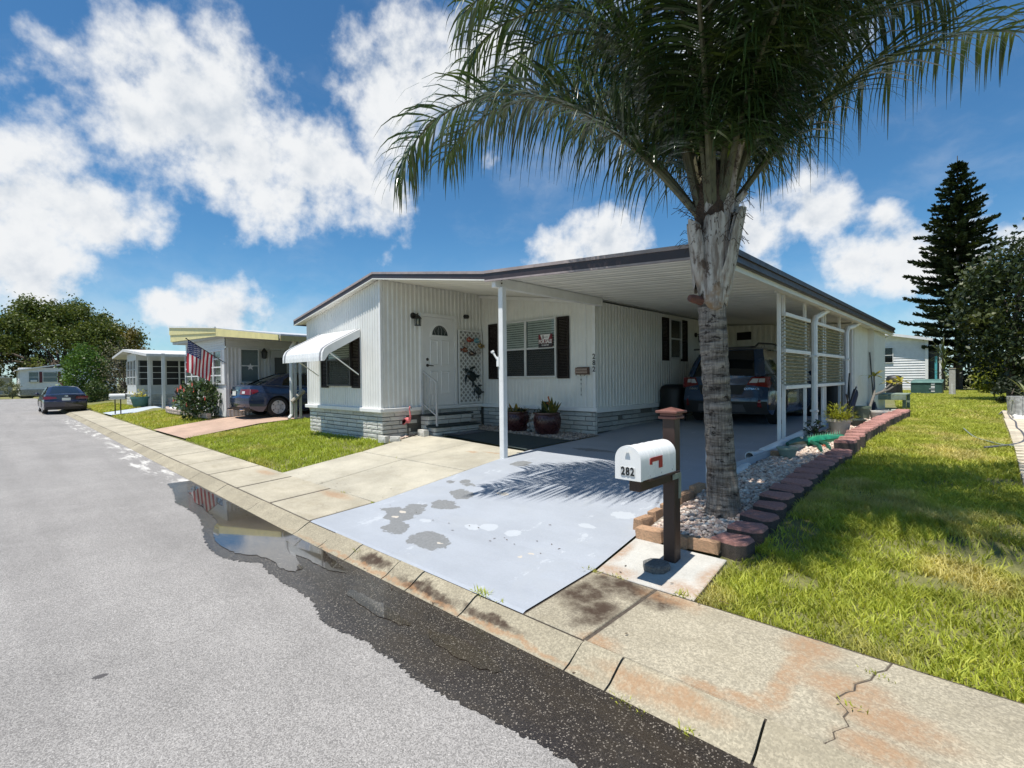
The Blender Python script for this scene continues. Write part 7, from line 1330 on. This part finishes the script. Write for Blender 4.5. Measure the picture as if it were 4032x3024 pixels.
t=leafball('bare_bush','grey sparsely leaved bush behind the round shrub','x',0,0,0,0,0,None) if False else leafball('bare_bush','grey sparsely leaved bush between the round shrub and the porch',(-44.5,6.6,2.9),1.5,1.3,1.9,1700,.12,leafmat('dry_leaf',(.11,.10,.06),(.19,.17,.10),None,.7,.15,1.),'shrub',(.8,.06,22),clump=.5,seed=24)
leafball('hedge_clump','dark hedge behind the round shrub',(-49,7.5,1.9),2.2,2.2,1.9,3000,.25,leafmat('dark_hedge_leaf',(.012,.02,.008),(.03,.045,.015),None,.6,.1,1.),'shrub',(.6,.08,4),seed=25)
leafball('street_shrub','grey green shrub on the lawn of the far house',(-77,1.55,1.0),.7,.75,.8,900,.16,leafmat('grey_green_leaf',(.10,.12,.06),(.17,.18,.09),None,.6,.2,1.),'shrub',(.5,.05,4),seed=26)
leafball('garden_palm','thin small tree on the lawn at the left edge of the street',(-74,.35,1.75),.6,.55,.45,500,.2,MT['grey_green_leaf'],'tree',(1.5,.05,4),seed=27)
leafball('background_tree','dark green tree mass at the left edge behind the houses',(-100,-9,4.2),6,9,4.2,9000,.4,OAK,'tree',(2,.35,5),clump=.2,seed=28,zmin=1.5,base=(-100,-9,.3))
# Norfolk Island pine
np_=thing('norfolk_pine','tall dark Norfolk Island pine with tiered upturned branches','tree',(-1.45,46,.55)); B=Vector((-1.45,46,.55)); Ht=16.6; mb=MB(); mb.tube([B,B+Vector((.1,0,5)),B+Vector((.05,0,11)),B+Vector((0,0,Ht-.5))],[.28,.2,.11,.02],10); obj('trunk',mb,TRK,np_,smooth=1)
NPM=leafmat('pine_foliage',(.012,.026,.010),(.035,.055,.018),(.05,.065,.02),.6,.12,.5,.3); r=np.random.default_rng(5); VV=[];FF=[];nb=0; bm=MB(); z=2.6; tier=0
while z<Ht-.3:
    f=(z-2.0)/(Ht-2.0); Rm=float(np.interp(f,[0,.15,.4,.65,.85,1],[2.5,2.9,2.75,2.1,1.1,.25])); nbra=7 if f<.85 else 5; off=r.uniform(0,6.28)
    for k in range(nbra):
        a=off+2*math.pi*k/nbra+r.uniform(-.25,.25); L=Rm*r.uniform(.75,1.12); d=Vector((math.cos(a),math.sin(a),0)); M=max(7,int(L*9)); p=B+Vector((0,0,z-.55+r.uniform(-.1,.1)))
        P=[p+d*(L*t)+Vector((0,0,(-.04+.30*t*t)*L*.55)) for t in np.linspace(0,1,6)]; bm.tube(P,[.035*(1-.8*t) for t in np.linspace(0,1,6)],4,False)
        for q in range(int(M*5)):
            t=.04+.96*r.random(); x=t*5; i=min(int(x),4); c=P[i].lerp(P[i+1],x-i); sd=Vector((-d.y,d.x,0))*r.choice((-1,1)); ln=(.18+.38*(1-t)**.5)*(.55+.45*L/2.6); dv=(sd*r.uniform(.3,1)+d*r.uniform(.4,1.0)+Vector((0,0,r.uniform(-.5,.7)))).normalized(); e=c+dv*ln+Vector((0,0,.12*ln)); m=c.lerp(e,.55)+Vector((0,0,-.05*ln)); w=.052
            s1=dv.cross(Vector((0,0,1))); s1=(s1.normalized() if s1.length>.05 else sd)*w; s2=dv.cross(s1).normalized()*w
            for s in (s1,s2): VV+=[c-s*.6,c+s*.6,m+s,m-s,e]; FF+=[(nb,nb+1,nb+2),(nb,nb+2,nb+3),(nb+3,nb+2,nb+4)]; nb+=5
    z+=float(np.interp(f,[0,.5,1],[.62,.52,.34]))
obj('branches',bm,TRK,np_); o=npmesh('foliage',[tuple(Vector(v)-B) for v in VV],FF,NPM); o.parent=np_; o['kind']='stuff'
# oak at the right edge, yucca and shrubs
leafball('dark_oak','dark leafy oak overhanging the right edge of the lawn',(1.75,27.5,4.0),2.5,2.6,3.1,26000,.18,leafmat('dark_oak_leaf',(.014,.026,.008),(.045,.065,.018),(.085,.10,.03),.45,.2,.6),'tree',(2.6,.16,10),clump=.26,per=110,seed=31,zmin=1.3,base=(.75,27.2,.6))
leafball('yellow_shrub','yellow green shrub at the back of the lawn beneath the oak',(.2,38,1.55),.72,.7,.95,2400,.16,leafmat('yellow_shrub_leaf',(.13,.17,.02),(.28,.29,.03),None,.45,.3,1.),'shrub',(.5,.05,5),clump=.35,seed=32)
leafball('dark_shrub','dark understorey shrub at the foot of the pine',(-.4,48.5,1.7),1.9,1.2,1.5,2600,.22,MT['dark_hedge_leaf'],'shrub',(.6,.08,4),seed=33); leafball('dark_shrub','dark understorey shrub right of the yellow shrub',(2.2,44,1.6),2.2,1.5,1.6,2600,.22,MT['dark_hedge_leaf'],'shrub',(.6,.08,4),seed=34)
leafball('dark_shrub','low dark shrub under the oak trunk',(.62,24.5,1.0),.45,1.4,.5,900,.14,MT['dark_hedge_leaf'],'shrub',(.3,.04,4),seed=35)
yc=thing('yucca_plant','spiky yucca with sword leaves in front of the pine','plant',(-2.05,43,.55)); mb=MB(); mb.tube([(-2.05,43,.55),(-2.05,43,2.9)],[.1,.08],7); obj('stem',mb,TRK,yc); mb=MB(); r=random.Random(6)
for zc,n in ((2.9,60),(1.7,34)):
    for k in range(n): leafstrip(mb,Vector((-2.05,43,zc+r.uniform(-.3,.25))),r.uniform(0,6.28),r.uniform(.7,1.15),.07,r.uniform(-.6,1.4),.25,3)
obj('leaves',mb,leafmat('yucca_leaf',(.06,.085,.03),(.13,.16,.06),None,.4,.2,1.),yc,kind='stuff')
fr_=random.Random(8)
for k,(u,v,rx,rz,lab) in enumerate(((-9,62,5,4.2,'distant green tree beyond the back house'),(3.5,66,5,4.0,'distant green tree behind the oak'),(-16,70,6,3.0,'distant low tree hidden behind the carport roof'))): leafball('distant_tree',lab,(u,v,3.),rx,3,rz if k else 1.4,2600,.45,MT['dark_oak_leaf'],'tree',(1.6,.25,4),clump=.2,seed=40+k,zmin=.9)
# small weeds in the joints
wd=thing('weeds','tufts of weeds growing in the kerb joints','weeds',(-3,2.5,.1),kind='stuff'); mb=MB(); r=random.Random(10)
for (u,v,n,s) in ((-2.63,2.42,60,.05),(-4.24,2.33,40,.04),(-5.42,3.2,25,.03),(-6.2,3.23,20,.03),(-7.2,4.7,15,.025),(-2.2,3.2,40,.04),(-1.5,3.25,50,.045),(-1.0,2.2,25,.035),(-.6,2.19,25,.035),(-.45,2.72,20,.03),(-.4,3.05,15,.03),(-2.0,3.23,25,.03),(-5.4,4.4,12,.025),(-1.25,2.19,18,.03),(-3.6,2.4,20,.02),(-3.2,2.4,20,.02),(-2.45,2.42,18,.03),(-1.35,2.2,20,.04)):
    for k in range(n): leafstrip(mb,Vector((u+r.gauss(0,.035),v+r.gauss(0,.012),G(v)-.005)),r.uniform(0,6.28),s*r.uniform(.6,1.6),.006,r.uniform(.3,1.3),.5,2)
obj('tufts',mb,GR,wd,kind='stuff')
# fallen leaf litter
lt=thing('leaf_litter','scattered dry leaf bits on the driveway and walk','litter',(-3,4,.3),kind='stuff'); mb=MB()
for k in range(90):
    u=r.uniform(-8,-1); v=r.choice((r.uniform(2.5,5.2),r.uniform(2.15,2.25),r.uniform(3.2,3.4))); leafstrip(mb,Vector((u,v,G(v)+.012 if v>2.3 else .012)),r.uniform(0,6.28),r.uniform(.015,.04),.012,.1,.2,2)
obj('bits',mb,pbr('dry_leaf_litter',(.09,.06,.035),.9,.3,20),lt,kind='stuff')
